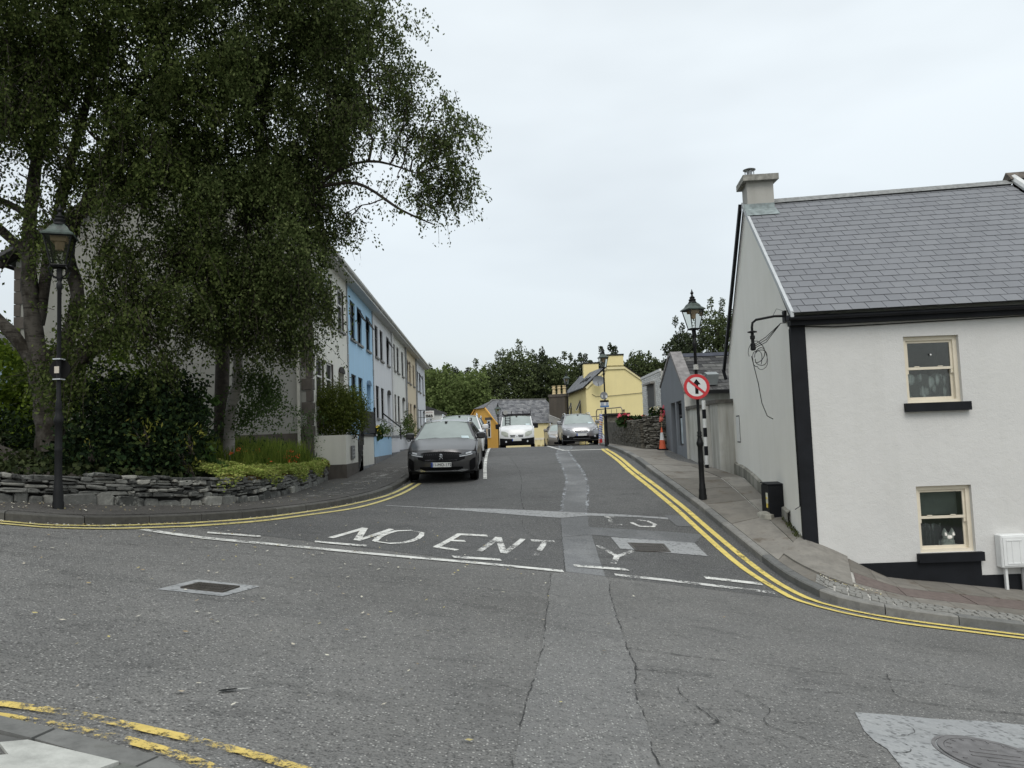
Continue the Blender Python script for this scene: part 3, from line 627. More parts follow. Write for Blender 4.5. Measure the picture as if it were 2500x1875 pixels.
def slateroof(parent, A, B, C, D, gauge, width, mat, maxn=300, name='slate', th=.008, stuffname='slate_courses', seed=3, under=None, dzmin=0.0, view=None):
    # A,B eave ends; D,C ridge ends (A-D left verge, B-C right verge)
    A, B, C, D = map(Vector, (A, B, C, D)); nrm = (B-A).cross(D-A).normalized()
    if nrm.z < 0: nrm = -nrm
    dn = nrm*.012; mb = MB(); mb.grid([[A.lerp(D, v).lerp(B.lerp(C, v), q)-dn for q in (0,.25,.5,.75,1)] for v in (0,.25,.5,.75,1)]); mb.build('roof_underlay', under or M['mortar_dark'], parent)
    r = random.Random(seed); rows = max(1, int(round((D-A).length/gauge))); cells = []
    for i in range(rows):
        v0 = i/rows; v1 = (i+1)/rows; a0 = A.lerp(D, v0); b0 = B.lerp(C, v0); a1 = A.lerp(D, v1); b1 = B.lerp(C, v1)
        u = (B-A).normalized(); L0 = (b0-a0).dot(u); off = (0 if i % 2 else .5)*width
        # courses laid out on a common grid measured along u from A
        sa = (a0-A).dot(u); k0 = int(math.floor((sa-off)/width)); s = off+k0*width
        up = (D-A); up = (up-u*up.dot(u)); up.normalize(); hgt = (a1-a0).dot(up)
        while s < sa+L0:
            e = s+width
            for_l = max(s, sa); for_r = min(e, sa+L0)
            if for_r-for_l > .02: cells.append((i, for_l+.005, for_r-.005, a0, u, up, sa, hgt, v0))
            s = e
    uu_ = (B-A).normalized()
    def pt(s, v):      # point at distance s (along the eave direction from A) and fraction v up the slope
        a = A.lerp(D, v); b = B.lerp(C, v); s0 = (a-A).dot(uu_); s1 = (b-A).dot(uu_)
        return a.lerp(b, (min(max(s, s0), s1)-s0)/(s1-s0))
    def tile(mbx, c, o=None):
        i, s0, s1, a0, u, up, sa, hgt, v0 = c; v1 = min(1.0, (i+1.06)/rows); j = r.uniform(-.001, .0025); l = nrm*(th*1.7+j); q = nrm*(th*.5); k = r.uniform(-.0012, .0012)
        P = [pt(s0, v0)+l, pt(s1, v0)+l+nrm*k, pt(s1, v1)+q, pt(s0, v1)+q]
        Q = [x-nrm*th for x in P]
        mbx.add(P+Q, [(0,1,2,3),(0,4,5,1),(1,5,6,2),(3,7,4,0)])
    if view is not None: cells.sort(key=lambda c: ((c[3]+c[4]*(c[1]-c[6]))-Vector(view)).length)
    for c in cells[:maxn]:
        mb = MB(); tile(mb, c); mb.build(name, mat, parent)
    if len(cells) > maxn:
        mb = MB()
        for c in cells[maxn:]: tile(mb, c)
        tag(mb.build(stuffname, mat, parent), kind='stuff')

# ------------------------------------------------------------ white corner cottage (right)
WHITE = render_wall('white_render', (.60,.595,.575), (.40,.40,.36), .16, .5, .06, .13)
GABLE = render_wall('gable_render', (.80,.79,.74), (.54,.53,.45), .14, .22, .05, .18)  # gable colour set lighter than the front to make up for weaker light
BLACKP = plain('black_paint', (.0085,.0095,.012), .6, var=.3, sc=3, bump=.25, bsc=90, spec=.2)
CREAM = plain('cream_paint', (.66,.60,.48), .55, var=.06, sc=4, bump=.05)
SLATE = objrand('fibre_slate', [(.160,.166,.178),(.166,.172,.184),(.170,.176,.188),(.180,.186,.197)], .75, 1.2, .05)
SLATEJ = objrand('fibre_slate_joined', [(.160,.166,.178),(.166,.172,.184),(.170,.176,.188),(.180,.186,.197)], .75, 1.2, .05, isl=True)
t = h1 = thing('corner_cottage', (7.9, 16.5, -2.4), 'white two storey cottage with black corner strip and grey slate roof on the right', 'house')
X0, X1, Y0, Y1 = 4.85, 11.2, 13.0, 20.2; gxr = lambda y: 4.85+.1315*(y-13)
u, n, o = (1,0,0), (0,-1,0), (X0,Y0,0)
W1 = (6.77-X0, 7.72-X0, .34, 1.49); W2 = (6.80-X0, 7.74-X0, -2.20, -1.08)
mb = MB(); facade(mb, o, u, n, X1-X0, -4.2, 2.05, [(*W1,.16), (*W2,.16)]); mb.build('front_wall', WHITE, t)
# gable
mb = MB()
def gp(y, z): return (gxr(y), y, z)
mb.add([gp(Y0,-4.2), gp(Y1,-4.2), gp(Y1,1.82), gp(16.6,4.96), gp(Y0,1.86)], [(0,1,2,3,4)]); mb.build('gable_wall', GABLE, t)
mb = MB(); mb.add([(X1+3,Y1,-3),(gxr(Y1),Y1,-3),(gxr(Y1),Y1,1.9),(X1+3,Y1,1.9)], [(0,1,2,3)]); mb.build('back_wall', WHITE, t)
mb = MB(); mb.box(X0-.012, X0+.235, Y0-.02, Y0+.03, -2.5, 1.76); mb.box(X0-.014, X0+.015, Y0-.021, Y0+.05, -2.5, 1.76); mb.build('corner_strip', BLACKP, t)
mb = MB()     # plinth band, stepping down under the sill
mb.box(X0+.235, 7.80, Y0-.018, Y0+.01, -4.1, -2.335); mb.box(7.80, X1+3, Y0-.0185, Y0+.01, -4.1, -2.60); mb.build('plinth', BLACKP, t)
mb = MB(); rr = []
for i in range(13):   # crumbling kick-board of cement along the gable foot
    y = 13.9+(19.85-13.9)*i/12; zt = pchip([13,14.4,16.6,18.1,20.2], [-1.6,-1.46,-1.10,-.93,-.82], y)
    rr.append([(gxr(y)-.002, y, zt+random.uniform(-.015,.015)), (gxr(y)-.055, y, zt-.035), (gxr(y)-.06, y, zt-.5)])
mb.grid(rr); mb.build('gable_skirting', render_wall('old_cement', (.34,.33,.29), (.07,.07,.05), 1.0, .6, .2, .9), t)
# eaves
EZ = lambda x: 1.96+.019*(x-4.75); RZ = lambda x: 5.02+.042*(x-5.2)
mb = MB(); mb.prism([(X0-.05,12.86,1.74),(X0-.05,13.02,1.74),(X0-.05,13.02,1.93),(X0-.05,12.86,1.90)], (X1+3.4-X0,0,.12)); mb.build('fascia', BLACKP, t)
mb = MB(); P = [(X0-.13, 12.80+.055*math.cos(a), 1.865+.055*math.sin(a)) for a in [math.pi*k/8+math.pi for k in range(9)]]; P += [(x, y*.0+12.80+(y-12.80)*.86, 1.865+(z-1.865)*.86) for x, y, z in reversed(P)]
mb.prism(P, (X1+3.4-X0,0,.13)); mb.box(X0-.13,X0-.12,12.745,12.855,1.815,1.90); mb.build('gutter', BLACKP, t)
A = (4.80,12.76,1.935); B = (11.24,12.76,2.055); C = (11.24,16.6,5.27); D = (5.30,16.6,5.015)
slateroof(t, A, B, C, D, .222, .292, SLATE, 300, view=(0,0,0))
for o_ in t.children:
    if o_.get('kind') == 'stuff': o_.data.materials[0] = SLATEJ
mb = MB(); mb.poly([(5.30,16.6,5.0),(11.24,16.6,5.25),(11.24,20.45,1.9),(5.86,20.45,1.85)]); mb.build('rear_slope', SLATE, t)
# ridge capping
mb = MB(); a, b = Vector((5.87,16.6,5.06)), Vector((11.24,16.6,5.30)); mb.prism([a+Vector((0,-.17,-.10)), a+Vector((0,-.02,.03)), a+Vector((0,.02,.03)), a+Vector((0,.17,-.10))], b-a); mb.build('ridge_capping', plain('ridge_clay', (.20,.205,.20), .85, var=.3, sc=12, bump=.4), t)
# verge trim (pale) and black barge board on the far slope
mb = MB(); P0 = Vector((4.80,12.76,1.93)); P1 = Vector((5.29,16.6,5.0)); d = P1-P0
mb.obox(P0-Vector((.03,0,.07)), d, (.055,0,0), (0,0,.11)); mb.build('verge_trim', plain('verge_grey', (.42,.44,.45), .6, var=.1), t)
mb = MB(); P0 = Vector((5.28,16.62,4.98)); P1 = Vector((5.80,20.5,1.62)); mb.obox(P0-Vector((.08,0,.12)), P1-P0, (.07,0,0), (0,0,.15)); mb.build('barge_board', BLACKP, t)
mb = MB(); mb.tube([(5.72,20.42,1.62),(5.77,20.38,1.35)], .045, 8); mb.build('downpipe', BLACKP, t)
# chimney
ch = None; mb = MB(); mb.prism([(5.295,16.27,4.3),(5.88,16.27,4.3),(5.88,16.82,4.3),(5.365,16.82,4.3)], (0,0,1.10)); ch = mb.build('chimney', render_wall('chimney_render', (.42,.41,.38), (.2,.2,.17), .3, .4, .1, .3), t)
mb = MB(); mb.prism([(5.19,16.15,5.39),(5.97,16.15,5.41),(5.97,16.93,5.41),(5.27,16.93,5.39)], (0,0,.13)); mb.build('chimney_cap', plain('cap_concrete', (.24,.235,.21), .9, var=.4, sc=9, bump=.5), ch)
mb = MB(); mb.lathe([(.10,5.52),(.10,5.62),(.06,5.63),(.06,5.72)], (5.45,16.5,0), 12)
for k in range(8): a = 2*math.pi*k/8; mb.tube([(5.45+.10*math.cos(a),16.5+.10*math.sin(a),5.53),(5.45+.10*math.cos(a),16.5+.10*math.sin(a),5.75)], .007, 4)
mb.lathe([(.02,5.75),(.135,5.735),(.14,5.745),(.03,5.79)], (5.45,16.5,0), 16); mb.build('chimney_cowl', plain('cowl_steel', (.34,.35,.36), .4, .7, var=.2), ch)
mb = MB(); rn = Vector((0,-.627,.779)); 
def rp(x, y, lift=.014): return (x, y, 1.95+(y-12.78)*.8035+.03*(x-4.8)+lift)
mb.poly([rp(5.19,16.0,.024), rp(5.90,16.0,.024), rp(5.90,16.28,.024), rp(5.22,16.28,.024)]); mb.poly([rp(5.20,16.262,.02), rp(5.88,16.262,.02), rp(5.88,16.262,.14), rp(5.2,16.262,.14)]); mb.build('lead_flashing', plain('lead', (.23,.27,.27), .55, .2, var=.35, sc=9, bump=.2), ch)
# ---- sash windows
GL = M['clear']
LACE = NT('lace'); LACE.col((.8,.8,.78)); LACE.set(.9, 0, .1)
_d = LACE.math('ADD', LACE.rng(LACE.vor(7, vs=(1,1,.55)), .15, .5), LACE.math('MULTIPLY', LACE.noise(30, 5, .8), .9)); _a = LACE.rng(_d, .7, 1.35, .95, .2)
_t = LACE.n('ShaderNodeBsdfTransparent'); _m = LACE.n('ShaderNodeMixShader'); LACE.l(_a, _m.inputs[0]); LACE.l(_t.outputs[0], _m.inputs[1]); LACE.l(LACE.bsdf.outputs[0], _m.inputs[2]); LACE.l(_m.outputs[0], LACE.out.inputs['Surface'])
ROOM = plain('room_dark', (.10,.10,.10), .9); BLIND = plain('blind_cloth', (.22,.23,.22), .8, var=.2, sc=3)
def sash(par, Wn, curtain):
    s0, s1, z0, z1 = Wn; zm = (z0+z1)/2+.02; mb = MB()
    for q in ((s0,s0+.07,z0,z1),(s1-.07,s1,z0,z1),(s0+.07,s1-.07,z1-.07,z1),(s0+.07,s1-.07,z0,z0+.05)): fbox(mb, o,u,n,*q,-.16,-.07)
    w = mb.build('sash_window', CREAM, par)
    a, b = s0+.07, s1-.07
    for zz0, zz1, d, nm in ((zm-.02, z1-.07, -.10, 'upper_sash'), (z0+.05, zm+.02, -.135, 'lower_sash')):
        mb = MB(); f = .04
        for q in ((a,a+f,zz0,zz1),(b-f,b,zz0,zz1),(a+f,b-f,zz0,zz0+(.05 if d < -.12 else .045)),(a+f,b-f,zz1-f,zz1)): fbox(mb, o,u,n,*q,d-.03,d)
        if d > -.12:
            for q in ((a,a+f),(b-f,b)): fbox(mb, o,u,n,*q,zz0-.07,zz0,d-.028,d-.004)
            for q in (.18,.68): fbox(mb, o,u,n,a+(b-a)*q,a+(b-a)*q+.08,zz0+.045,zz0+.06,d-.02,d+.006)
        mb.build(nm, CREAM, w)
        mb = MB(); fbox(mb, o,u,n,a+f,b-f,zz0+.04,zz1-f,d-.02,d-.014); mb.build('pane', GL, w)
    mb = MB(); x0, x1, y0 = o[0]+s0, o[0]+s1, o[1]+.30
    mb.add([(x0-.5,y0,z0-.2),(x1+.5,y0,z0-.2),(x1+.5,y0+1.3,z0-.2),(x0-.5,y0+1.3,z0-.2),(x0-.5,y0,z1+.3),(x1+.5,y0,z1+.3),(x1+.5,y0+1.3,z1+.3),(x0-.5,y0+1.3,z1+.3)],
           [(0,1,2,3),(4,7,6,5),(1,5,6,2),(2,6,7,3),(3,7,4,0)])
    for q in ((x0-.5,x0,z0-.2,z1+.3),(x1,x1+.5,z0-.2,z1+.3),(x0,x1,z1,z1+.3),(x0,x1,z0-.2,z0)): mb.add([(q[0],y0,q[2]),(q[1],y0,q[2]),(q[1],y0,q[3]),(q[0],y0,q[3])], [(0,1,2,3)])
    for zz in (z0,): mb.box(x0,x1,o[1]+.16,y0,z0-.02,z0)
    mb.build('room_lining', ROOM, w, fix=False)
    mb = MB(); L = []
    ca, cb, cz = curtain
    for i in range(41):
        s = ca+(cb-ca)*i/40; dd = .03*math.sin(i*1.05)+.01*math.sin(i*2.7); sc_ = .05*abs(math.sin(i*.26))
        L.append([(o[0]+s, o[1]+.25+dd, z0+.03), (o[0]+s, o[1]+.25+dd*.7, (z0+cz)/2), (o[0]+s, o[1]+.25+dd*.5, cz+sc_)])
    mb.grid(L); mb.build('lace_curtain', LACE.mat, w, smooth=True, fix=False)
    return w
s_up = sash(h1, W1, (W1[0]+.06, W1[1]-.10, W1[2]+.47)); s_lo = sash(h1, W2, (W2[0]+.06, W2[0]+.50, W2[2]+.42))
mb = MB(); fbox(mb, o,u,n, W2[0]+.10, W2[1]-.1, W2[3]-.52, W2[3]-.05, -.30, -.295); mb.build('roller_blind', BLIND, s_lo)
mb = MB(); mb.disc((7.27,13.09,1.17), (0,-1,0), .014, .01, 10); mb.build('blind_pull', plain('white_plastic', (.7,.7,.68), .4), s_up)
for Wn, ex in ((W1, .07), (W2, .09)):
    mb = MB(); fbox(mb, o,u,n, Wn[0]-.07, Wn[1]+.09, Wn[2]-.15, Wn[2]-.002, -.14, .09); mb.build('window_sill', BLACKP, t)
# cables: black trunking under the eaves, drop cable down the corner
mb = MB(); mb.tube([(4.80,12.97,1.74),(5.6,12.96,1.70),(6.6,12.975,1.72),(8.5,12.97,1.76),(11,12.97,1.82)], .009, 5)
mb.tube([(4.84,13.05,1.7),(4.835,13.055,.4),(4.838,13.05,-.6),(4.832,13.06,-1.35),(4.84,13.3,-1.42)], .008, 5); mb.tube([(4.845,13.09,1.7),(4.84,13.09,.2),(4.842,13.085,-1.3)], .006, 5); mb.build('cable', M['black_iron'], t)
# neighbour with old mossy slates and a raised pale verge
t = thing('neighbour_cottage', (13,16.5,-3.4), 'cottage next door with old mossy slates behind a raised pale verge, far right edge', 'house')
OLDS = objrand('old_slate', [(.055,.052,.048),(.09,.085,.075),(.13,.12,.10),(.17,.155,.125)], .9, 9, .6, (.22,.22,.17), .6, isl=True)
slateroof(t, (11.42,12.78,2.20),(14.6,12.78,2.26),(14.6,16.6,5.52),(11.42,16.6,5.38), .26, .34, OLDS, 0)
mb = MB(); mb.poly([(11.42,16.6,5.38),(14.6,16.6,5.52),(14.6,20.4,2.1),(11.42,20.4,2.0)]); mb.build('rear_slope', OLDS, t)
mb = MB(); mb.tube([(11.33,12.74,2.10),(11.33,16.55,5.36)], .085, 8); mb.build('verge', plain('verge_white', (.55,.56,.55), .7, var=.15, sc=5, bump=.2), t)
mb = MB(); mb.prism([(11.2,16.42,5.30),(11.2,16.6,5.50),(11.2,16.78,5.30)], (3.4,0,.14)); mb.build('ridge_tiles', plain('ridge_old', (.10,.085,.07), .9, var=.5, sc=12, bump=.7), t)
mb = MB(); mb.add([(X1,Y0+.0,-4.4),(14.6,Y0+.0,-4.9),(14.6,Y0,2.1),(X1,Y0,1.95)], [(0,1,2,3)]); mb.add([(14.6,Y0,-5),(14.6,Y1,-5),(14.6,Y1,2),(14.6,16.6,5.4),(14.6,Y0,2.1)], [(0,1,2,3,4)]); mb.build('wall', WHITE, t)

# ---- things on and by the cottage
t = thing('service_bracket', (4.85,13.3,1.92), 'black angled pipe bracket on the gable with loops of loose cable', 'cable bracket')
mb = MB(); mb.tube([(4.88,13.3,1.97),(4.70,13.35,1.98),(4.42,13.5,1.95),(4.36,13.52,1.90),(4.345,13.52,1.82),(4.345,13.52,1.72)], .022, 8); mb.box(4.84,4.90,13.24,13.36,1.86,2.06); mb.build('arm', M['black_iron'], t)
mb = MB(); mb.lathe([(.03,1.40),(.05,1.42),(.045,1.52),(.03,1.54),(.03,1.60),(.045,1.61),(.045,1.66),(.03,1.67),(.03,1.72),(.085,1.725),(.085,1.74),(.02,1.76)], (4.345,13.52,0), 10); mb.build('insulator', M['black_iron'], t)
mb = MB()
rl = random.Random(5)
for k in range(4):
    cx_, cz_ = 4.345+rl.uniform(-.10,.14), 1.34+rl.uniform(-.10,.08); rx, rz = rl.uniform(.07,.16), rl.uniform(.12,.2); ph = rl.uniform(0, 6)
    mb.tube([(cx_+rx*math.cos(ph+a*.36), 13.50-.02*k+.03*math.sin(a), cz_+rz*math.sin(ph+a*.36)) for a in range(16)], .0065, 4)
mb.tube([(4.30,13.5,1.30),(4.33,13.48,1.10),(4.38,13.46,.8),(4.42,13.45,.45),(4.50,13.45,.22),(4.60,13.45,.16)], .0075, 4)
for dx in (0, .03, .06): mb.tube([(4.36,13.5,1.5-dx),(4.55,13.42,1.62-dx*1.5),(4.78,13.28,1.84),(4.9,13.1,1.82)], .0065, 4)
mb.tube([(4.66,13.3,1.99),(4.72,13.28,2.10),(4.82,13.26,2.06),(4.86,13.24,1.9)], .004, 4); mb.build('loose_cable', M['black_iron'], t)
t = thing('utility_cabinet', (4.92,14.55,-1.75), 'black metal utility cabinet with a yellow warning sticker standing against the gable', 'utility cabinet')
mb = MB(); mb.bevbox(4.76,5.12,14.40,14.85,-1.70,-1.07,.012); mb.build('body', BLACKP, t)
mb = MB(); mb.prism([(4.75,14.39,-1.07),(5.13,14.39,-1.07),(5.13,14.86,-1.055),(4.75,14.86,-1.055)], (0,0,.02)); mb.build('lid', BLACKP, t)
mb = MB(); mb.box(4.79,5.10,14.43,14.83,-2.0,-1.69); mb.build('base', M['black_iron'], t)
mb = MB(); mb.box(4.754,4.761,14.47,14.57,-1.42,-1.22); mb.build('warning_sticker', plain('sticker_white', (.6,.6,.5), .5), t)
mb = MB(); mb.box(4.752,4.757,14.48,14.56,-1.50,-1.42); mb.box(4.7505,4.7545,14.485,14.555,-1.34,-1.30); mb.build('yellow_sticker', plain('sticker_yellow', (.72,.55,.08), .5), t)
t = thing('concrete_haunch', (4.66,14.5,-1.75), 'lump of pale hardened concrete at the foot of the black cabinet', 'concrete lump')
mb = MB(); mb.lathe([(.21,-.10),(.19,-.02),(.12,.015),(.03,.03)], (4.74,14.62,-1.60), 9); 
mb.v = [(4.72+(x-4.74)*.7+random.uniform(-.02,.02), 14.58+(y-14.62)*1.4+random.uniform(-.02,.02), z) for x, y, z in mb.v]; mb.build('lump', plain('pale_concrete', (.27,.26,.22), .9, var=.3, bump=.6), t, smooth=True)
t = thing('meter_box', (8.35,12.9,-2.2), 'white plastic meter box on a thin white post against the black plinth', 'meter box')
wp = plain('meter_plastic', (.70,.71,.70), .35, var=.04)
mb = MB(); mb.bevbox(8.06,8.56,12.83,13.0,-2.47,-1.92,.015); mb.build('box', wp, t)
mb = MB(); mb.box(8.09,8.53,12.815,12.832,-2.43,-1.96); 
for q in (8.14,8.23,8.36): mb.box(q,q+.012,12.808,12.816,-2.38,-2.01)
for q in (-2.02,-2.40): mb.box(8.14,8.40,12.806,12.8155,q,q+.012)
mb.build('door', wp, t)
mb = MB(); mb.box(8.13,8.17,12.88,12.93,-3.1,-2.47); mb.build('post', wp, t)
mb = MB(); mb.tube([(8.44,12.92,-2.47),(8.45,12.93,-2.9)], .025, 8); mb.build('duct', plain('duct_grey', (.25,.25,.25), .5), t)
t = thing('wall_access_cover', (5.6,19.3,0), 'narrow white access cover with a dark edge on the gable beside the pillar', 'access cover')
mb = MB(); y0_ = 18.9; mb.obox((gxr(y0_)-.02,y0_,-.30), (.1315*.42,.42,0), (.03,0,0), (0,0,.62)); mb.build('door', wp, t)
mb = MB(); mb.obox((gxr(y0_-.03)-.006,y0_-.03,-.33), (.1315*.48,.48,0), (.01,0,0), (0,0,.68)); mb.build('frame', M['black_iron'], t)
t = thing('soft_toy', (7.32,13.28,-2.18), 'cream plush toy with two pointed ears sitting inside the lower window', 'soft toy')
plush = plain('plush', (.80,.77,.70), .95, var=.25, sc=30, bump=.5)
def blob(mb, c, r, k=10, m=7):
    P = [[(c[0]+r[0]*math.sin(math.pi*i/m)*math.cos(2*math.pi*j/k), c[1]+r[1]*math.sin(math.pi*i/m)*math.sin(2*math.pi*j/k), c[2]+r[2]*math.cos(math.pi*i/m)) for j in range(k+1)] for i in range(m+1)]
    mb.grid(P)
cx_ = 7.40; mb = MB(); blob(mb, (cx_,13.22,-2.07), (.12,.07,.11)); mb.build('body', plush, t, smooth=True)
mb = MB(); blob(mb, (cx_,13.20,-1.97), (.10,.06,.07)); mb.build('head', plush, t, smooth=True)
for sx in (-1, 1): mb = MB(); mb.lathe([(.05,0),(.045,.05),(.02,.10),(.004,.125)], (cx_+sx*.065,13.19,-1.945), 8); mb.build('ear', plush, t, smooth=True)
for sx in (-1, 1): mb = MB(); blob(mb, (cx_+sx*.10,13.18,-2.13), (.06,.04,.04)); mb.build('paw', plush, t, smooth=True)

# ------------------------------------------------------------ white yard wall with pillar
YW = render_wall('yard_render', (.56,.56,.53), (.22,.21,.17), .9, .3, .1, .5)
t = thing('yard_wall', (5.3,20.5,-1.1), 'white rendered yard wall with a thick end pillar between the gable and the grey cottage', 'wall')
mb = MB(); mb.box(5.34,5.82,19.80,20.6,-1.4,.70); mb.build('pillar', YW, t)
mb = MB(); mb.box(5.28,5.9,19.72,20.68,.70,.80); mb.build('pillar_cap', plain('cap_dark', (.09,.085,.075), .9, var=.5, sc=9, bump=.6), t)
mb = MB(); mb.box(5.20,5.5,20.6,20.9,-1.3,.66); mb.box(5.17,5.45,21.2,22.48,-1.3,.64); mb.build('wall_panel', YW, t)
mb = MB(); mb.box(5.12,5.5,21.15,22.5,.64,.73); mb.build('coping', bpy.data.materials['cap_dark'], t)
mb = MB(); mb.box(5.42,5.46,20.9,21.2,-1.3,.62); mb.build('gate', plain('grey_door', (.2,.2,.19), .7), t)
t = thing('striped_pole', (5.17,20.75,-1.1), 'slim pole painted in black and white bands against the yard wall', 'striped pole')
for i in range(8):
    mb = MB(); z = -1.15+i*.245; mb.tube([(5.11,20.3,z),(5.11,20.3,z+.245)], .05, 10); mb.build('black_band' if i % 2 == 0 else 'white_band', BLACKP if i % 2 == 0 else wp, t)

# ------------------------------------------------------------ grey gabled cottage
t = thing('grey_cottage', (6.5,25.3,-.7), 'small grey gabled cottage with dark slates, side on to the pavement', 'house')
GREY = render_wall('grey_render', (.20,.215,.235), (.12,.12,.12), .25, .2, .06, .15)
ny, fy = 22.5, 28.0; gxx = lambda y: 5.10+.07*(y-22.5)
uu = Vector((gxx(fy)-gxx(ny), fy-ny, 0)).normalized(); nn = Vector((-uu.y, uu.x, 0)); oo = (gxx(ny), ny, 0)
mb = MB(); facade(mb, oo, uu, nn, 5.5, -1.4, 1.25, [(.6,1.75,-.45,.95,.10),(2.0,3.0,-1.0,.95,.25)], .15)
P = [U(oo,uu,nn,s,z) for s, z in ((0,1.25),(5.5,1.25),(5.5,1.55),(5.2,1.8),(2.75,2.62),(2.3,2.62),(0,1.35))]; mb.add(P, [tuple(range(7))]); mb.build('gable_wall', GREY, t)
mb = MB(); Q = [U(oo,uu,nn,s,z,.03) for s, z in ((-.05,1.30),(2.28,2.62),(2.78,2.62),(5.55,1.72),(5.55,1.62),(2.76,2.50),(2.32,2.50),(-.05,1.16))]; mb.prism([Vector(q) for q in Q], tuple(-nn*.36)); mb.build('parapet_coping', plain('parapet', (.19,.18,.175), .9, var=.3, sc=6, bump=.4), t)
bl = plain('black_joinery', (.015,.015,.02), .4)
w = casement(t, oo, uu, nn, .6, 1.75, -.45, .95, bl, .10, None, .07, mid=.50)
mb = MB(); fbox(mb, oo,uu,nn, 2.0,3.0,-1.0,.95,-.25,-.2); mb.build('door', bl, t)
lc = plain('window_print', (.45,.52,.55), .5, var=.3, sc=4)
mb = MB(); fbox(mb, oo,uu,nn, .72,1.63,-.38,.42,-.106,-.100); mb.build('blind', lc, w)
mb = MB(); mb.add([(5.10,22.5,-1.4),(9,22.5,-1.4),(9,22.5,1.22),(5.10,22.5,1.22)], [(0,1,2,3)]); mb.build('side_wall', YW, t)
DS = objrand('dark_slate', [(.030,.030,.031),(.05,.05,.05),(.075,.074,.072),(.14,.14,.13)], .9, 9, .6, (.3,.3,.28), .35)
slateroof(t, (5.3,22.3,1.18),(8.6,22.3,1.18),(8.6,25.2,2.50),(5.5,25.2,2.50), .30, .42, DS, 120)
mb = MB(); mb.poly([(5.5,25.2,2.5),(8.6,25.2,2.5),(8.6,28.1,1.3),(5.6,28.1,1.3)]); mb.build('rear_slope', DS, t)
mb = MB(); mb.box(5.5,8.6,25.05,25.35,2.47,2.58); mb.build('ridge', plain('blue_ridge', (.10,.11,.14), .7, var=.2), t)
mb = MB(); mb.box(5.25,8.6,22.18,22.32,1.08,1.18); mb.build('gutter', M['black_iron'], t)
mb = MB(); mb.prism([(5.85,22.55,1.35),(6.12,22.55,1.35),(6.16,22.45,1.66),(5.81,22.45,1.66)], (0,.35,.1)); mb.build('roof_vent', plain('vent_grey', (.2,.22,.22), .6), t)

# ------------------------------------------------------------ whitewashed brick extension
t = thing('brick_extension', (6.3,31,-.5), 'flat roofed whitewashed brick building with a tall dark doorway behind the grey cottage', 'building')
WB = objrand('white_brick', [(.62,.62,.60),(.70,.70,.67),(.76,.76,.73)], .8, 9, .5, (.35,.35,.32), .3, isl=True)
mb = MB(); mb.box(5.60,8.8,28.4,32.6,-1.2,2.30); mb.build('core_wall', plain('mortar_grey', (.40,.40,.37), .9), t)
mb = MB(); rb = random.Random(3)
for i in range(42):
    z = -1.0+i*.078
    for j in range(19):
        y = 28.4+j*.23+(0 if i % 2 else -.11)
        if y+.21 > 32.6 or y < 28.35: continue
        if 29.6 < y+.1 < 31.3 and z < 1.9: continue
        mb.box(5.575-rb.uniform(0,.006), 5.61, y, y+.215, z, z+.066)
tag(mb.build('brickwork', WB, t), kind='stuff')
mb = MB(); mb.box(5.55,5.62,28.35,32.65,2.28,2.38); mb.build('parapet_edge', plain('edge_white', (.6,.6,.58), .7), t)
mb = MB(); mb.box(5.585,5.605,29.6,31.3,-1.1,1.92); mb.build('door', plain('door_dark', (.035,.035,.04), .5), t)
mb = MB(); mb.box(5.40,5.62,29.55,31.35,1.92,2.0); mb.box(5.54,5.60,29.5,29.62,-1.1,1.92); mb.build('door_frame', plain('frame_grey', (.28,.27,.25), .7), t)

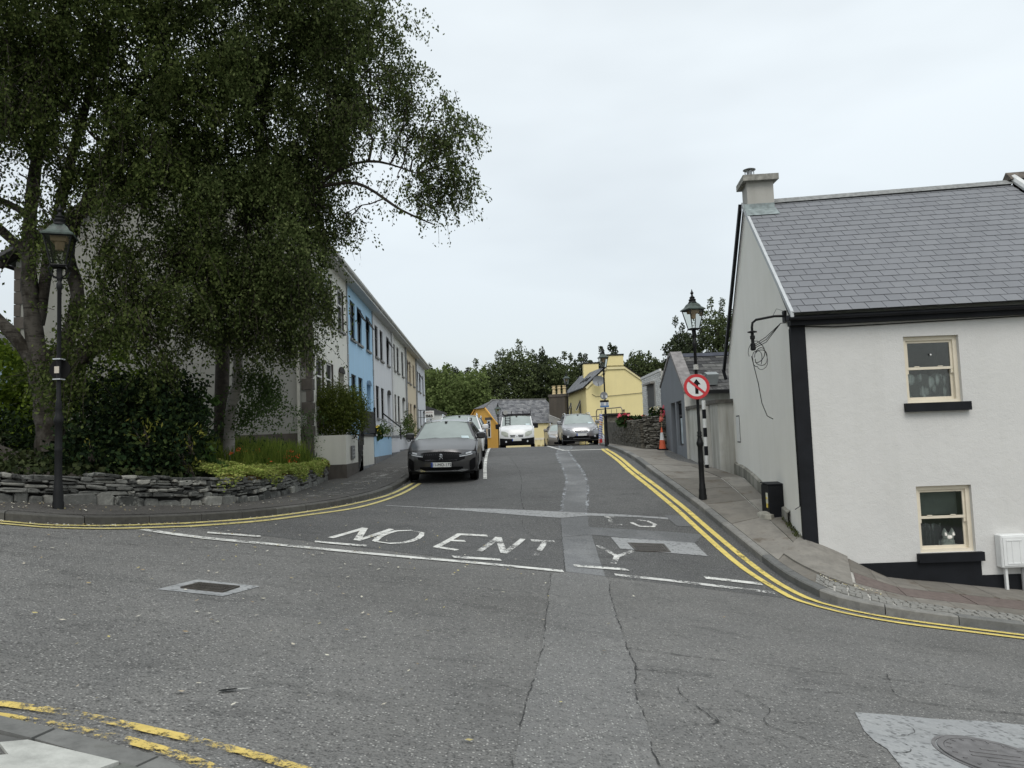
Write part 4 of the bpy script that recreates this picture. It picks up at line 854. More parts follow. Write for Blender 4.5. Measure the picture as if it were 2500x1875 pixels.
# ------------------------------------------------------------ dry-stone walls
def stonewall(parent, line, zb, zt, name='stone', maxn=300, seed=1, big=True, th=.30, side=1, mat=None, small=False, bed=True):
    L = smooth_line(line, .1); P3 = [(p[0], p[1], 0) for p in L]; f, S = bymap(P3); r = random.Random(seed)
    def fr(s):
        p = f(s); d = f(min(S[-1], s+.06))-f(max(0, s-.06)); d = d/(np.linalg.norm(d)+1e-9); return p, d, np.array([-d[1], d[0], 0])*side
    rows = []
    for s in frange(0, S[-1], .25):
        p, d, n = fr(s); b, t_ = zb(p[0], p[1]), zt(p[0], p[1]); rows.append([(*(p+n*.07)[:2], b-.2), (*(p+n*.07)[:2], t_-.05), (*(p+n*th)[:2], t_-.05), (*(p+n*th)[:2], b-.2)])
    if bed:
        mb = MB(); mb.grid(rows); mb.build('wall_core', M['mortar_dark'], parent)
    made = 0; h0 = 0.0; course = 0; extra = MB(); cells = []
    Hm = max(zt(*f(s)[:2])-zb(*f(s)[:2]) for s in frange(0, S[-1], .5))
    while h0 < Hm-.015:
        hh = (r.uniform(.15,.21) if course == 0 and big else r.uniform(.04,.10)) * (.8 if small else 1)
        s = r.uniform(-.1, 0)
        while s < S[-1]:
            w = r.uniform(.16,.48) if course == 0 and big else r.uniform(.08,.36)
            if small: w *= .8
            h = hh*r.uniform(.80, 1.10); e = min(S[-1], s+w)
            if e-s > .06:
                mid = (max(0,s)+e)/2; p, d, n = fr(mid); b, t_ = zb(p[0], p[1]), zt(p[0], p[1])
                if b+h0 < t_-.02:
                    if course and h > .06 and r.random() < .25: cells.append((max(0,s), e, h0, min(h*.5, t_-b-h0+.02), r.random(), course)); cells.append((max(0,s)+w*r.uniform(-.1,.2), e+w*r.uniform(-.1,.1), h0+h*.5, min(h*.5, t_-b-h0-h*.5+.02), r.random(), course)) if t_-b-h0-h*.5 > .01 else None
                    else: cells.append((max(0,s), e, h0+r.uniform(-.012,.012)*(course > 0), min(h*(r.uniform(.75,1.25) if course == 0 else 1), t_-b-h0+.02), r.random(), course))
            s = e+r.uniform(.0,.008)
        h0 += hh+.002; course += 1
    cells.sort(key=lambda c: np.hypot(*(f((c[0]+c[1])/2)[:2]))-c[3]*8)
    for c in cells:
        s0, s1, z0, h, q, co = c; pro = r.uniform(-.01, .045); tl = r.uniform(-.02,.02) if co else 0; sl = r.uniform(-.02,.02)
        C4 = [np.array([s0, z0]), np.array([s1, z0]), np.array([s1, z0+h]), np.array([s0, z0+h])]; C8 = []
        wd, hg = s1-s0, h
        for i in range(4):
            a_, b_, c_ = C4[i-1], C4[i], C4[(i+1)%4]; k1, k2 = r.uniform(.06,.30), r.uniform(.06,.30)
            C8 += [b_+(a_-b_)*k1, b_+(c_-b_)*k2]
        I, O, Bk = [], [], []
        for q_, (s, z) in enumerate(C8):
            s += r.uniform(-.010,.010); z += r.uniform(-.07,.07)*hg+tl*((s-s0)/wd-.5); p, d, n = fr(min(max(s, 0), S[-1])); b = zb(p[0], p[1]); base = np.array([p[0], p[1], b+z])
            I.append(base-n*(pro+r.uniform(-.008,.008))); O.append(base+n*.05); Bk.append(base+n*.2)
        c_ = sum(I)/8; ms, mz = 1-.022/wd*2, 1-.016/max(.03, hg)*1.6
        p, d, n = fr((s0+s1)/2); F_ = []
        for x in I:
            v = x-c_; along = v.dot(d); F_.append(c_+d*along*ms+n*v.dot(n)+np.array([0,0,v[2]-d[2]*along])*max(.55, mz)-n*(.014+r.uniform(0,.008)))
        mb = MB() if made < maxn else extra
        mb.add([tuple(x) for x in F_+I+O+Bk], [tuple(range(8))]+[(o+8+i,o+8+(i+1)%8,o+(i+1)%8,o+i) for o in (0,8,16) for i in range(8)])
        if made < maxn: mb.build(name, mat or M['stone'], parent)
        made += 1
    if extra.v: tag(extra.build(name+'s_further', mat or M['stone'], parent), kind='stuff')
t = sw = thing('stone_wall', (-5.4,11.5,-.95), 'low dry stone retaining wall of dark uneven stones curving along the left pavement', 'stone wall')
WLN = [(-12.5,8.75),(-9,9.5),(-7.4,9.78),(-6.85,9.98),(-6.45,10.42),(-6.0,10.85),(-5.5,11.42),(-5.0,12.4),(-4.72,13.7),(-4.70,15.4),(-4.78,17.3),(-4.92,19.2),(-5.02,20.3)]
zbL = lambda x, y: G(x, y)+.10
ztL = lambda x, y: G(x, y)+.10+(.46 if y < 14 else .46-.012*(y-14)) - (.04 if y < 10.8 else 0)
stonewall(t, WLN, zbL, ztL, maxn=300, seed=4, side=1)
# earth bank behind it
bank = tag(bpy.data.objects.new('planting_bank', None), 'earth bank held by the dry stone wall', kind='structure'); COL.objects.link(bank)
def BZ(x, y):      # bank surface
    f, S = BZ.f, BZ.S
    d = min(math.hypot(x-q[0], y-q[1]) for q in BZ.P); w_ = BZ.near(x, y)
    return ztL(*w_)-.06+min(.30, d*.12)
BZ.P = smooth_line(WLN, .25); BZ.f, BZ.S = None, None
BZ.near = lambda x, y: min(BZ.P, key=lambda q: math.hypot(x-q[0], y-q[1]))
rows = []
for i, p in enumerate(smooth_line(WLN, .4)):
    e = np.array([-7.5, 20.3]) if p[1] > 17 else (np.array([-14, 20.3]) if p[1] > 12 else np.array([-16., 20.3]))
    e = np.array([-5.2-(20.3-p[1])*.75-.6, 20.33]) if p[1] < 20 else np.array([-5.6, 20.33])
    dirv = e-p; L_ = np.linalg.norm(dirv); dirv = dirv/(L_+1e-9); start = p+dirv*.16
    rows.append([(*(start+(e-start)*t_), BZ(*(start+(e-start)*t_))+random.uniform(-.02,.02)) for t_ in (0,.08,.2,.4,.7,1)])
mb = MB(); mb.grid(rows); mb.build('soil', M['soil'], bank, smooth=True)
# garden wall (right, with lichen) in front of the fence
LW = objrand('lichen_stone', [(.05,.047,.04),(.09,.085,.07),(.14,.13,.11),(.22,.215,.19)], .9, 22, .7, (.5,.5,.46), .6)
t = thing('garden_wall', (4.9,27,-.55), 'rough lichen spotted stone garden wall beyond the grey cottage with pink flowers on top', 'stone wall')
zbR = lambda x, y: -.55+.012*(y-27); ztR = lambda x, y: zbR(x, y)+1.02
stonewall(t, [(5.62,27.0),(4.62,27.0)], zbR, lambda x, y: ztR(x, y)+.12, maxn=90, seed=8, big=False, side=-1, mat=LW, small=True)
stonewall(t, [(4.52,27.05),(4.42,29),(4.40,32),(4.42,35.5)], zbR, ztR, name='wall_stone', maxn=60, seed=9, big=True, side=-1, mat=plain('mossy_render', (.10,.092,.075), .95, var=.5, sc=5, bump=.7), small=False)
mb = MB(); mb.grid([[(4.50,27.1,-.7),(4.40,29,-.7),(4.36,32,-.65),(4.36,35.6,-.6)],[(4.50,27.1,.44),(4.40,29,.47),(4.36,32,.5),(4.36,35.6,.53)],[(4.8,27.1,.44),(4.75,29,.47),(4.75,32,.5),(4.75,35.6,.53)]]); mb.build('render_skin', bpy.data.materials['mossy_render'], t)
t = thing('stone_pier', (4.6,35.9,-.4), 'dark square stone gate pier behind the third lamp post', 'gate pier')
mb = MB(); mb.box(4.35,5.35,35.7,36.6,-.6,.88); mb.build('shaft', bpy.data.materials['mossy_render'], t); mb = MB(); mb.box(4.3,5.5,35.6,36.7,.88,.97); mb.build('cap', M['mortar_dark'], t)

# ------------------------------------------------------------ terrace of six houses (left)
tu = Vector((-.035, 1, 0)).normalized(); tn = Vector((tu.y, -tu.x, 0)); T0 = Vector((-5.40, 20.35, 0))
def TP(s, z, d=0.0): p = T0+tu*s+tn*d; return (p.x, p.y, z)
YB = [20.35,25.8,31.6,37.9,44.3,50.8,58.4]; SB = [(y-20.35)/tu.y for y in YB]
FRW = plain('frame_white', (.62,.62,.60), .5, var=.05); FRD = plain('frame_dark', (.016,.013,.012), .6, spec=.15); FRB = plain('frame_brown', (.16,.115,.08), .5)
SILL = plain('sill_grey', (.20,.195,.185), .85, var=.2)
TCOL = [('cream_render',(.68,.67,.61)),('blue_render',(.38,.58,.76)),('pale_render',(.64,.65,.67)),('offwhite_render',(.68,.68,.65)),('tan_render',(.62,.53,.39)),('bluewhite_render',(.64,.67,.72))]
TM = [render_wall(a, b, (.3,.3,.27), .18, .12, .04, .1) for a, b in TCOL]
TLAB = ['cream end house of the terrace with brown window reveals, half hidden by the birch', 'light blue terraced house with an open top window', 'pale grey terraced house next beyond the blue one', 'off white terraced house between the grey and the tan ones',
        'tan coloured terraced house, fifth along the row', 'bluish white terraced house at the far end of the row']
QG = plain('quoin_grey', (.26,.27,.275), .85, var=.15, bump=.3); QB = plain('quoin_brown', (.075,.065,.055), .85, var=.2, bump=.3)
TILE = plain('terrace_roof', (.07,.07,.072), .85, var=.3, sc=5, bump=.4)
EV = 5.62; BASE = -2.6
tm_q = plain('soffit', (.50,.50,.48), .6)
for i in range(6):
    s0, s1 = SB[i], SB[i+1]; Wd = s1-s0; o_ = TP(s0, 0); k = Wd/6.0
    t = thing('terraced_house', TP((s0+s1)/2, -.8), TLAB[i], 'house', 'houses of the coloured terrace')
    dk = -.0 if i < 4 else -.12*(i-3)
    up = [(.65*k,.65*k+1.0),(2.15*k,2.15*k+1.0),(4.25*k,4.25*k+1.0)]; zu = (3.70+dk, 5.08+dk); zl_ = (1.05+dk, 2.45+dk)
    ops = [(a, b, *zu, .12) for a, b in up]+[(a, b, *zl_, .12) for a, b in up[:2]]+[(4.15*k, 5.2*k, -.2, 2.30+dk, .5)]
    fm = [FRW, FRD, FRD, FRD, FRB, FRD][i]
    mb = MB(); facade(mb, o_, tu, tn, Wd, BASE, EV, ops); 
    if i == 0: pass
    mb.build('front_wall', TM[i], t)
    mb = MB(); c_, w_ = 4.675*k, 1.05*k
    arc = [U(o_,tu,tn,c_+w_/2*math.cos(a), 2.30+dk+.20*math.sin(a), .05) for a in [math.pi*q/8 for q in range(9)]]
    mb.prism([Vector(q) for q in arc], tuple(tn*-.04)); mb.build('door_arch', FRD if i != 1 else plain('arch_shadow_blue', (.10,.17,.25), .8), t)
    mb = MB(); fbox(mb, o_,tu,tn, 4.15*k, 5.2*k, -.2, 2.30+dk, -.5,-.46); mb.build('front_door', [FRB, plain('door_blue', (.10,.16,.25), .5), FRD, FRD, FRB, FRD][i], t)
    for j, (a, b) in enumerate(up):
        op = 0
        if (i, j) in ((1,1),(1,2),(2,2),(4,0),(5,1)): op = 28
        if (i, j) in ((5,0),): op = 40
        casement(t, o_, tu, tn, a, b, *zu, fm, .07, SILL, .055, op, zu[1]-.52)
    for a, b in up[:2]: casement(t, o_, tu, tn, a, b, *zl_, fm, .07, SILL, .055, 0, zl_[1]-.5)
    if i == 0:
        for (a, b), (c, d) in [((q), zu) for q in up]+[((q), zl_) for q in up[:2]]:
            for a2 in (a, b-.02): mb = MB(); fbox(mb, o_,tu,tn, a2,a2+.02,c,d,-.115,.004); mb.build('reveal_lining', QB, t)
    # quoins / pipe at the party line
    if i in (0,):
        for q in range(22):
            w2 = .26 if q % 2 else .14; z = -1.4+q*.32; mb = MB(); p = fbox(mb, o_,tu,tn, 0.0, w2, z+.01, z+.31, -.02, .03)
            mb.box(T0.x-w2-.0, T0.x+.028, T0.y-.03, T0.y+.02, z+.01, z+.31); mb.build('quoin', QB, t)
    if i in (1, 2):
        for q in range(22):
            w2 = .19 if q % 2 else .11; z = -1.4+q*.32; mb = MB(); fbox(mb, o_,tu,tn, -w2*.5, w2*.5, z+.01, z+.31, -.01, .03); mb.build('quoin', QG, t)
    if i > 2:
        mb = MB(); mb.tube([U(o_,tu,tn,0,-1.5,.06), U(o_,tu,tn,0,EV-.05,.06)], .055, 6); mb.build('downpipe', QG if i != 3 else FRW, t)
    # roof, soffit, gutter
    mb = MB(); ed = -.15 if i == 5 else 0; 
    a, b = s0-(.12 if i == 0 else 0), s1+(.15 if i == 5 else 0)
    mb.prism([Vector(TP(a, EV-.02, .36)), Vector(TP(a, EV+.10, .36)), Vector(TP(a, 8.05, -4.0)), Vector(TP(a, EV-.25, -8.3)), Vector(TP(a, EV-.37, -8.3)), Vector(TP(a, 7.9, -4.0))], tuple(tu*(b-a))); mb.build('roof', TILE, t)
    mb = MB(); mb.prism([Vector(TP(a, EV-.10, .34)), Vector(TP(a, EV-.06, .34)), Vector(TP(a, EV-.06, 0)), Vector(TP(a, EV-.10, 0))], tuple(tu*(b-a))); mb.build('soffit', tm_q, t)
    mb = MB(); mb.tube([TP(a, EV+.02, .40), TP(b, EV+.02, .40)], .07, 8); mb.prism([Vector(TP(a, EV-.12, .33)), Vector(TP(a, EV+.06, .33)), Vector(TP(a, EV+.06, .36)), Vector(TP(a, EV-.12, .36))], tuple(tu*(b-a))); mb.build('gutter', plain('gutter_white', (.55,.55,.53), .5) if i == 0 else bpy.data.materials['gutter_white'], t)
    if i == 0:
        GW = render_wall('end_gable_render', (.27,.27,.245), (.14,.14,.12), .2, .2, .06, .2)
        g0 = (T0.x-8.05, T0.y, 0)
        mb = MB(); mb.add([(T0.x-8.0,T0.y,.36),(T0.x,T0.y,.30),(T0.x,T0.y,EV),(T0.x-3.99,T0.y,7.95),(T0.x-8.0,T0.y,EV-.35)], [(0,1,2,3,4)]); mb.build('gable_wall', GW, t)
        mb = MB(); mb.box(T0.x-8.0,T0.x+.0,T0.y-.04,T0.y+.1,-1.6,.33); mb.build('gable_plinth', QB, t)
        mb = MB(); mb.tube([(T0.x-.33,T0.y-.08,-.35),(T0.x-.33,T0.y-.08,1.0),(T0.x-.34,T0.y-.08,4.2)], .045, 8); mb.build('downpipe', plain('pipe_pale', (.40,.39,.34), .6), t)
        mb = MB()
        for sx, a_, b_ in ((1,(T0.x+.36,EV+.04),(T0.x-3.99,8.03)),(-1,(T0.x-8.35,EV-.40),(T0.x-3.99,8.03))):
            mb.prism([(a_[0],T0.y-.16,a_[1]-.14),(b_[0],T0.y-.16,b_[1]-.16),(b_[0],T0.y-.16,b_[1]+.02),(a_[0],T0.y-.16,a_[1]+.04)], (0,.14,0))
        mb.build('barge_board', FRD, t)
        for q in range(18):
            w2 = .26 if q % 2 else .14; z = -1.0+q*.34; mb = MB(); mb.box(T0.x-8.03, T0.x-8.0+w2, T0.y-.03, T0.y+.05, z+.01, z+.33); mb.build('quoin', QB, t)
        mb = MB(); mb.tube([(T0.x-8.4,T0.y-.2,EV-.40),(T0.x-8.38,T0.y+3,EV-.40)], .06, 8); mb.build('rear_gutter', FRD, t)
        mb = MB(); mb.add([(T0.x-8,T0.y,-2),(T0.x-8,T0.y+38,-2),(T0.x-8,T0.y+38,EV-.35),(T0.x-8,T0.y,EV-.35)], [(0,1,2,3)]); mb.build('rear_wall', GW, t)
    if i == 5:
        mb = MB(); mb.add([TP(s1,BASE), TP(s1,BASE,-8), TP(s1,EV,-8), TP(s1,7.9,-4), TP(s1,EV)], [(0,1,2,3,4)]); mb.build('end_wall', TM[i], t)
# front walls, planters, railings, steps
CW = render_wall('planter_render', (.58,.57,.51), (.2,.2,.17), .2, .15); GB = plain('grey_base', (.17,.175,.18), .85, var=.2, bump=.2); CAP = plain('wall_coping', (.34,.34,.33), .85, var=.2, bump=.2)
def gwall(label, y0, y1, top, mat, ret=False, capm=None, x=-4.53, base=-.55):
    xx = lambda y: x-.035*(y-20.5); t = thing('front_garden_wall', (xx((y0+y1)/2), (y0+y1)/2, -.95), label, 'garden wall', 'low front walls of the terrace')
    P = lambda y, z, d: (xx(y)+d, y, z)
    for nm, m, z0, z1, d in (('panel', mat, base, top, 0.0), ('base', GB if not ret else QB, -1.5, base, .012)):
        mb = MB(); mb.prism([P(y0,z0,d), P(y1,z0,d), P(y1,z0,-.14), P(y0,z0,-.14)], (0,0,z1-z0)); 
        if ret: mb.box(-5.42, xx(y0)-.141, y0-d, y0+.14, z0, z1)
        mb.build(nm, m, t)
    if capm:
        mb = MB(); mb.prism([P(y0-.03,top,.04), P(y1+.03,top,.04), P(y1+.03,top,-.18), P(y0-.03,top,-.18)], (0,0,.07)); mb.build('coping', capm, t)
    return t
g1 = gwall('cream planter wall with a small name plaque below the round shrub', 20.45, 22.35, .24, CW, True)
mb = MB(); mb.obox((-4.57+.045, 21.1, -.42), (-.02,.52,0), (.02,0,0), (0,0,.36)); mb.build('name_plaque', plain('plaque_grey', (.13,.13,.13), .6, var=.4, sc=40, bump=.5), g1)
mb = MB()
for z0, hh, a, b in ((-.16,.05,21.18,21.54),(-.26,.05,21.2,21.5),(-.36,.06,21.16,21.56)):
    y = a
    while y < b: mb.obox((-4.515, y, z0), (-.001,.022,0), (.006,0,0), (0,0,hh*random.uniform(.5,1))); y += .038
mb.build('plaque_lettering', plain('plaque_letters', (.35,.35,.34), .6), g1)
gwall('cream wall block beside the black stair rail', 23.3, 25.5, .22, CW, capm=M['mortar_dark'], base=-.70)
gwall('light blue front wall with a grey base below the blue house', 25.75, 30.2, .22, TM[1], capm=CAP, base=-.48)
gwall('pale grey front wall with a dark coping, next beyond the blue wall', 30.35, 33.0, .20, TM[2], capm=GB, base=-.42)
gwall('white front wall just behind the parked grey car', 33.05, 38.5, .22, TM[2], capm=GB, base=-.35)
gwall('white front wall below the tan and far white houses', 38.8, 50, .05, TM[3], capm=GB, base=-.45)
t = thing('black_railing', (-4.8,23,.2), 'black metal panel railing and stair rail at the steps of the cream house', 'railing')
mb = MB(); xr = -4.66
mb.box(xr-.02,xr+.02,23.3,25.5,.98,1.02); mb.box(xr-.02,xr+.02,23.3,25.5,.32,.35); mb.build('rail', M['black_iron'], t)
for q in range(13): mb = MB(); mb.box(xr-.012,xr+.012,23.35+q*.175,23.38+q*.175,.24,1.0); mb.build('bar', M['black_iron'], t)
mb = MB(); mb.box(xr-.006,xr+.006,23.32,25.48,.35,.98); mb.build('mesh_panel', plain('mesh_black', (.015,.015,.016), .6), t)
for q in (23.3, 25.5): mb = MB(); mb.box(xr-.03,xr+.03,q-.03,q+.03,.22,1.12); mb.lathe([(.045,0),(.045,.04),(.0,.09)], (xr,q,1.12), 8); mb.build('post', M['black_iron'], t)
mb = MB(); mb.tube([(-4.58,22.4,-.25),(-4.60,22.45,.02),(-4.62,23.2,.72),(-4.66,23.3,.78)], .025, 6)
for q in range(7): y = 22.45+q*.13; mb.tube([(-4.6,y,-.9+q*.14),(-4.6,y,.0+q*.115)], .012, 5)
mb.build('stair_rail', M['black_iron'], t)
t = thing('entrance_steps', (-5,22.8,-1), 'narrow concrete entrance steps beside the cream planter', 'steps')
for q in range(7): mb = MB(); mb.box(-5.3,-4.64,22.4+q*.16,23.5,-1.3,-.85+q*.16); mb.build('step', CAP, t)
t = thing('handrail', (-4.9,32,0), 'thin black sloping handrail at the steps of the pale grey house', 'handrail')
mb = MB(); mb.tube([(-5.6,32.6,1.25),(-4.75,31.8,.62),(-4.72,31.75,.1)], .03, 6); mb.build('rail', M['black_iron'], t)
t = thing('handrail', (-5.2,29,0), 'faint grey handrail before the door of the pale house', 'handrail')
mb = MB(); mb.tube([(-5.5,31.0,1.0),(-5.0,31.2,.75),(-4.98,31.2,.1)], .018, 6); mb.build('rail', QG, t)
# B&B sign
def text(s, size, mat, parent, loc, nrm=(0,-1,0), depth=.004, name='lettering', bold=0.0, rz=None, sx=1.0):
    cu = bpy.data.curves.new('t', 'FONT'); cu.body = s; cu.size = size; cu.extrude = depth; cu.align_x = 'CENTER'; cu.align_y = 'CENTER'; cu.offset = bold; cu.resolution_u = 3
    ob = bpy.data.objects.new('t', cu); COL.objects.link(ob); bpy.context.view_layer.update()
    me = bpy.data.meshes.new_from_object(ob.evaluated_get(bpy.context.evaluated_depsgraph_get())); bpy.data.objects.remove(ob); bpy.data.curves.remove(cu)
    x = Vector((-nrm[1], nrm[0], 0)).normalized(); z = Vector((0,0,1)); n_ = Vector(nrm).normalized(); x = z.cross(n_)
    mt = Matrix((( x.x*sx, z.x, n_.x, 0),(x.y*sx, z.y, n_.y, 0),(x.z*sx, z.z, n_.z, 0),(0,0,0,1))); me.transform(mt)
    loc = Vector(loc)-(origin_of(parent) if parent else Vector((0,0,0)))
    me.transform(Matrix.Translation(loc)); me.materials.append(mat); o_ = bpy.data.objects.new(name, me); COL.objects.link(o_); o_.parent = parent; return o_
t = thing('guest_house_sign', (-5.75,52,1.8), 'small white projecting sign with bold B&B lettering at the far end of the terrace', 'sign')
mb = MB(); mb.bevbox(-6.06,-5.42,51.97,52.03,1.52,2.05,.02); mb.build('board', plain('sign_white', (.70,.70,.68), .4, var=.02), t)
text('B&B', .26, M['black_iron'], t, (-5.74,51.965,1.68), bold=.008)
mb = MB(); mb.tube([(-5.98+.06*q,51.962,1.93+.03*math.sin(math.pi*q/8)) for q in range(9)], .012, 4); mb.build('name_band', plain('sign_red', (.35,.10,.08), .5), t)
mb = MB(); mb.tube([(-6.5,52,2.1),(-5.42,52,2.1)], .02, 6); mb.tube([(-6.5,52,1.6),(-6.0,52,1.6)], .015, 6); mb.build('bracket', M['black_iron'], t)
t = thing('porch_roof', (-6.4,59.5,2.3), 'small grey porch roof behind the B&B sign', 'porch')
mb = MB(); mb.prism([(-7.2,60,2.9),(-5.4,60,2.2),(-5.4,60,2.05),(-7.2,60,2.05)], (0,2,0)); mb.build('roof', TILE, t); mb = MB(); mb.box(-7.2,-5.6,60.1,62,-1.5,2.05); mb.build('wall', TM[3], t)

# ------------------------------------------------------------ orange house with slate roof
ORG = render_wall('orange_render', (.74,.41,.09), (.5,.33,.12), .12, .15, .05, .12); PYL = render_wall('pale_yellow_render', (.74,.64,.36), (.5,.46,.33), .12, .12, .04, .12)
RS = objrand('worn_slate', [(.07,.072,.078),(.11,.112,.12),(.15,.153,.16),(.20,.20,.205)], .85, 8, .4, (.3,.3,.28), .4, isl=True)
t = thing('orange_house', (.5,62,-2.2), 'low house with an orange gable and big grey slate roof just over the crest', 'house')
ou = Vector((.90,.436,0)).normalized(); ov = Vector((-.436,.90,0)).normalized(); O0 = Vector((-1.16,60,0))
def OP(a, b, z): p = O0+ou*a+ov*b; return (p.x, p.y, z)
LEN, DEP, EZ0 = 6.2, 7.1, 1.12; RID = 3.2; HZ = 2.55
mb = MB(); mb.add([OP(0,0,-4),OP(LEN,0,-4),OP(LEN,0,EZ0),OP(0,0,EZ0)], [(0,1,2,3)]); mb.build('long_wall', PYL, t)
f_ = (HZ-EZ0)/(RID-EZ0)*DEP/2
mb = MB()
for a_, b_, c_, d_ in ((-4,0,0,0),): pass
pts = [(0,-4),(DEP,-4),(DEP,EZ0),(DEP-f_,HZ),(f_,HZ),(0,EZ0)]
mb.add([OP(0,b,z) for b, z in pts], [tuple(range(6))]); mb.build('gable_wall', ORG, t)
mb = MB(); mb.prism([Vector(OP(-.05,-.05,EZ0-.12)),Vector(OP(-.05,-.05,EZ0+.0)),Vector(OP(-.05,f_,HZ+.02)),Vector(OP(-.05,f_,HZ-.12))], tuple(ou*-.06)); mb.prism([Vector(OP(-.05,DEP,EZ0)),Vector(OP(-.05,DEP-f_,HZ)),Vector(OP(-.05,DEP-f_,HZ-.12)),Vector(OP(-.05,DEP,EZ0-.12))], tuple(ou*-.06)); mb.build('verge_board', ORG, t)
R0 = 1.1
slateroof(t, OP(-.08,-.15,EZ0-.03), OP(LEN,-.15,EZ0-.03), OP(LEN,DEP/2,RID), OP(R0,DEP/2,RID), .26, .32, RS, 0)
mb = MB(); mb.add([OP(-.08,f_,HZ),OP(R0,DEP/2,RID),OP(-.08,-.15,EZ0-.03)], [(0,1,2)]); mb.add([OP(-.14,f_-.1,HZ-.02),OP(-.14,DEP-f_+.1,HZ-.02),OP(R0,DEP/2,RID)], [(0,1,2)]); mb.add([OP(LEN,DEP/2,RID),OP(R0,DEP/2,RID),OP(-.08,DEP-f_,HZ),OP(-.08,DEP+.15,EZ0),OP(LEN,DEP+.15,EZ0)], [(0,1,2,3,4)]); mb.build('hip_slates', RS, t)
mb = MB(); mb.tube([OP(R0,DEP/2,RID+.02), OP(LEN,DEP/2,RID+.02)], .07, 6); mb.tube([OP(-.1,f_,HZ+.02), OP(R0,DEP/2,RID+.03)], .06, 6); mb.build('ridge_tiles', plain('ridge_grey', (.13,.13,.125), .9, var=.3), t)
ogu = ov; ogn = -ou
for a, b in ((1.55,2.2),(4.6,5.2)):
    mb = MB(); fbox(mb, tuple(O0), ogu, ogn, a-.14, b+.14, -.1, 1.55, -.02, .05); 
    casement(t, tuple(O0), ogu, ogn, a, b, 0.05, 1.5, FRW, -.02, None, .1, 0, .8)
mb = MB(); fbox(mb, tuple(O0), ogu, ogn, 1.2,2.6,1.52,1.72,0,.04); mb.build('window_band', QB, t)
t = thing('stone_chimney', (3.6,62,1.8), 'massive dark rendered chimney with three pale clay pots on the slate roof', 'chimney')
mb = MB(); mb.prism([(2.98,62.2,1.2),(4.25,61.6,1.2),(4.6,62.4,1.2),(3.3,63,1.2)], (0,0,2.15)); mb.build('stack', render_wall('stack_render', (.10,.085,.07), (.04,.04,.035), .6, .4, .3, .5), t)
mb = MB(); mb.prism([(2.92,62.18,3.2),(4.28,61.52,3.2),(4.68,62.42,3.2),(3.28,63.06,3.2)], (0,0,.22)); mb.build('cap', plain('stack_cap', (.08,.07,.06), .95, var=.4, bump=.6), t)
for q in range(3): mb = MB(); mb.lathe([(.17,3.42),(.14,3.5),(.12,3.85),(.17,3.88),(.17,3.95),(.12,3.97),(.12,4.05),(.16,4.07),(.16,4.12)], (3.42+.42*q,62.25-.12*q,0), 12); mb.build('chimney_pot', plain('clay_pot', (.52,.42,.24), .8, var=.2) if q == 0 else bpy.data.materials['clay_pot'], t)
mb = MB(); mb.prism([(2.9,62.1,1.0),(4.4,61.4,.98),(4.4,61.3,1.05),(2.9,62.0,1.75)], (0,.05,.05)); mb.build('lead_flashing', plain('flash_pale', (.3,.3,.29), .7), t)

# ------------------------------------------------------------ yellow house
YEL = render_wall('yellow_render', (.77,.66,.34), (.5,.44,.27), .15, .25, .05, .15)
t = thing('yellow_house', (8.3,62,-1.5), 'yellow house with two square chimneys and a slate roof, gable towards the street', 'house')
y0_ = 60.0; gz = -3.2
mb = MB(); mb.add([(5.84,y0_,gz),(10.85,y0_,gz),(10.85,y0_,3.90),(9.0,y0_,5.32),(7.55,y0_,5.32),(5.84,y0_,3.78)], [(0,1,2,3,4,5)]); mb.build('gable_wall', YEL, t)
yu = Vector((4.93-5.84, 10, 0)).normalized(); yn = Vector((-yu.y, yu.x, 0)); yo = (5.84,y0_,0); yl_ = 10.04
mb = MB(); facade(mb, yo, yu, yn, yl_, gz, 3.82, [(2.5,3.4,1.0,2.9,.12),(7.0,7.9,1.0,2.9,.12)]); mb.build('front_wall', YEL, t)
for a, b in ((2.5,3.4),(7.0,7.9)): casement(t, yo, yu, yn, a, b, 1.0, 2.9, FRW, .10, FRW, .12, 25, 2.0, sill_out=.12)
slateroof(t, (5.60,59.9,3.70), (4.66,70.1,3.70), (6.3,70.1,5.42), (7.55,59.9,5.42), .30, .36, objrand('wet_slate', [(.085,.09,.10),(.12,.125,.135),(.16,.165,.175)], .6, 8, .3, isl=True), 0)
mb = MB(); mb.poly([(7.55,59.9,5.42),(9.0,59.9,5.40),(8.0,70.1,5.4),(6.3,70.1,5.42)]); mb.poly([(9.0,59.9,5.40),(11.0,59.9,3.85),(10.2,70.1,3.8),(8.0,70.1,5.4)]); mb.build('rear_slope', TILE, t)
mb = MB(); mb.prism([(5.56,59.86,3.60),(7.55,59.86,5.36),(7.55,59.86,5.46),(5.56,59.86,3.74)], (0,.08,0)); mb.prism([(9.0,59.86,5.32),(11.02,59.86,3.76),(11.02,59.86,3.86),(9.0,59.86,5.42)], (0,.08,0)); mb.build('verge_board', FRD, t)
mb = MB(); mb.prism([(5.9,59.9,3.62),(7.55,59.9,5.12),(9.0,59.9,5.12),(10.85,59.9,3.72),(10.85,59.9,3.88),(9.0,59.9,5.30),(7.55,59.9,5.30),(5.8,59.9,3.78)], (0,.06,0)); mb.build('barge_band', render_wall('yellow_light', (.74,.65,.38), bump=.1), t)
mb = MB(); mb.tube([(5.52,59.9,3.68),(4.6,70.1,3.68)], .07, 6); mb.tube([(4.88,69.9,3.6),(4.86,69.9,-1)], .07, 6); mb.build('gutter', M['black_iron'], t)
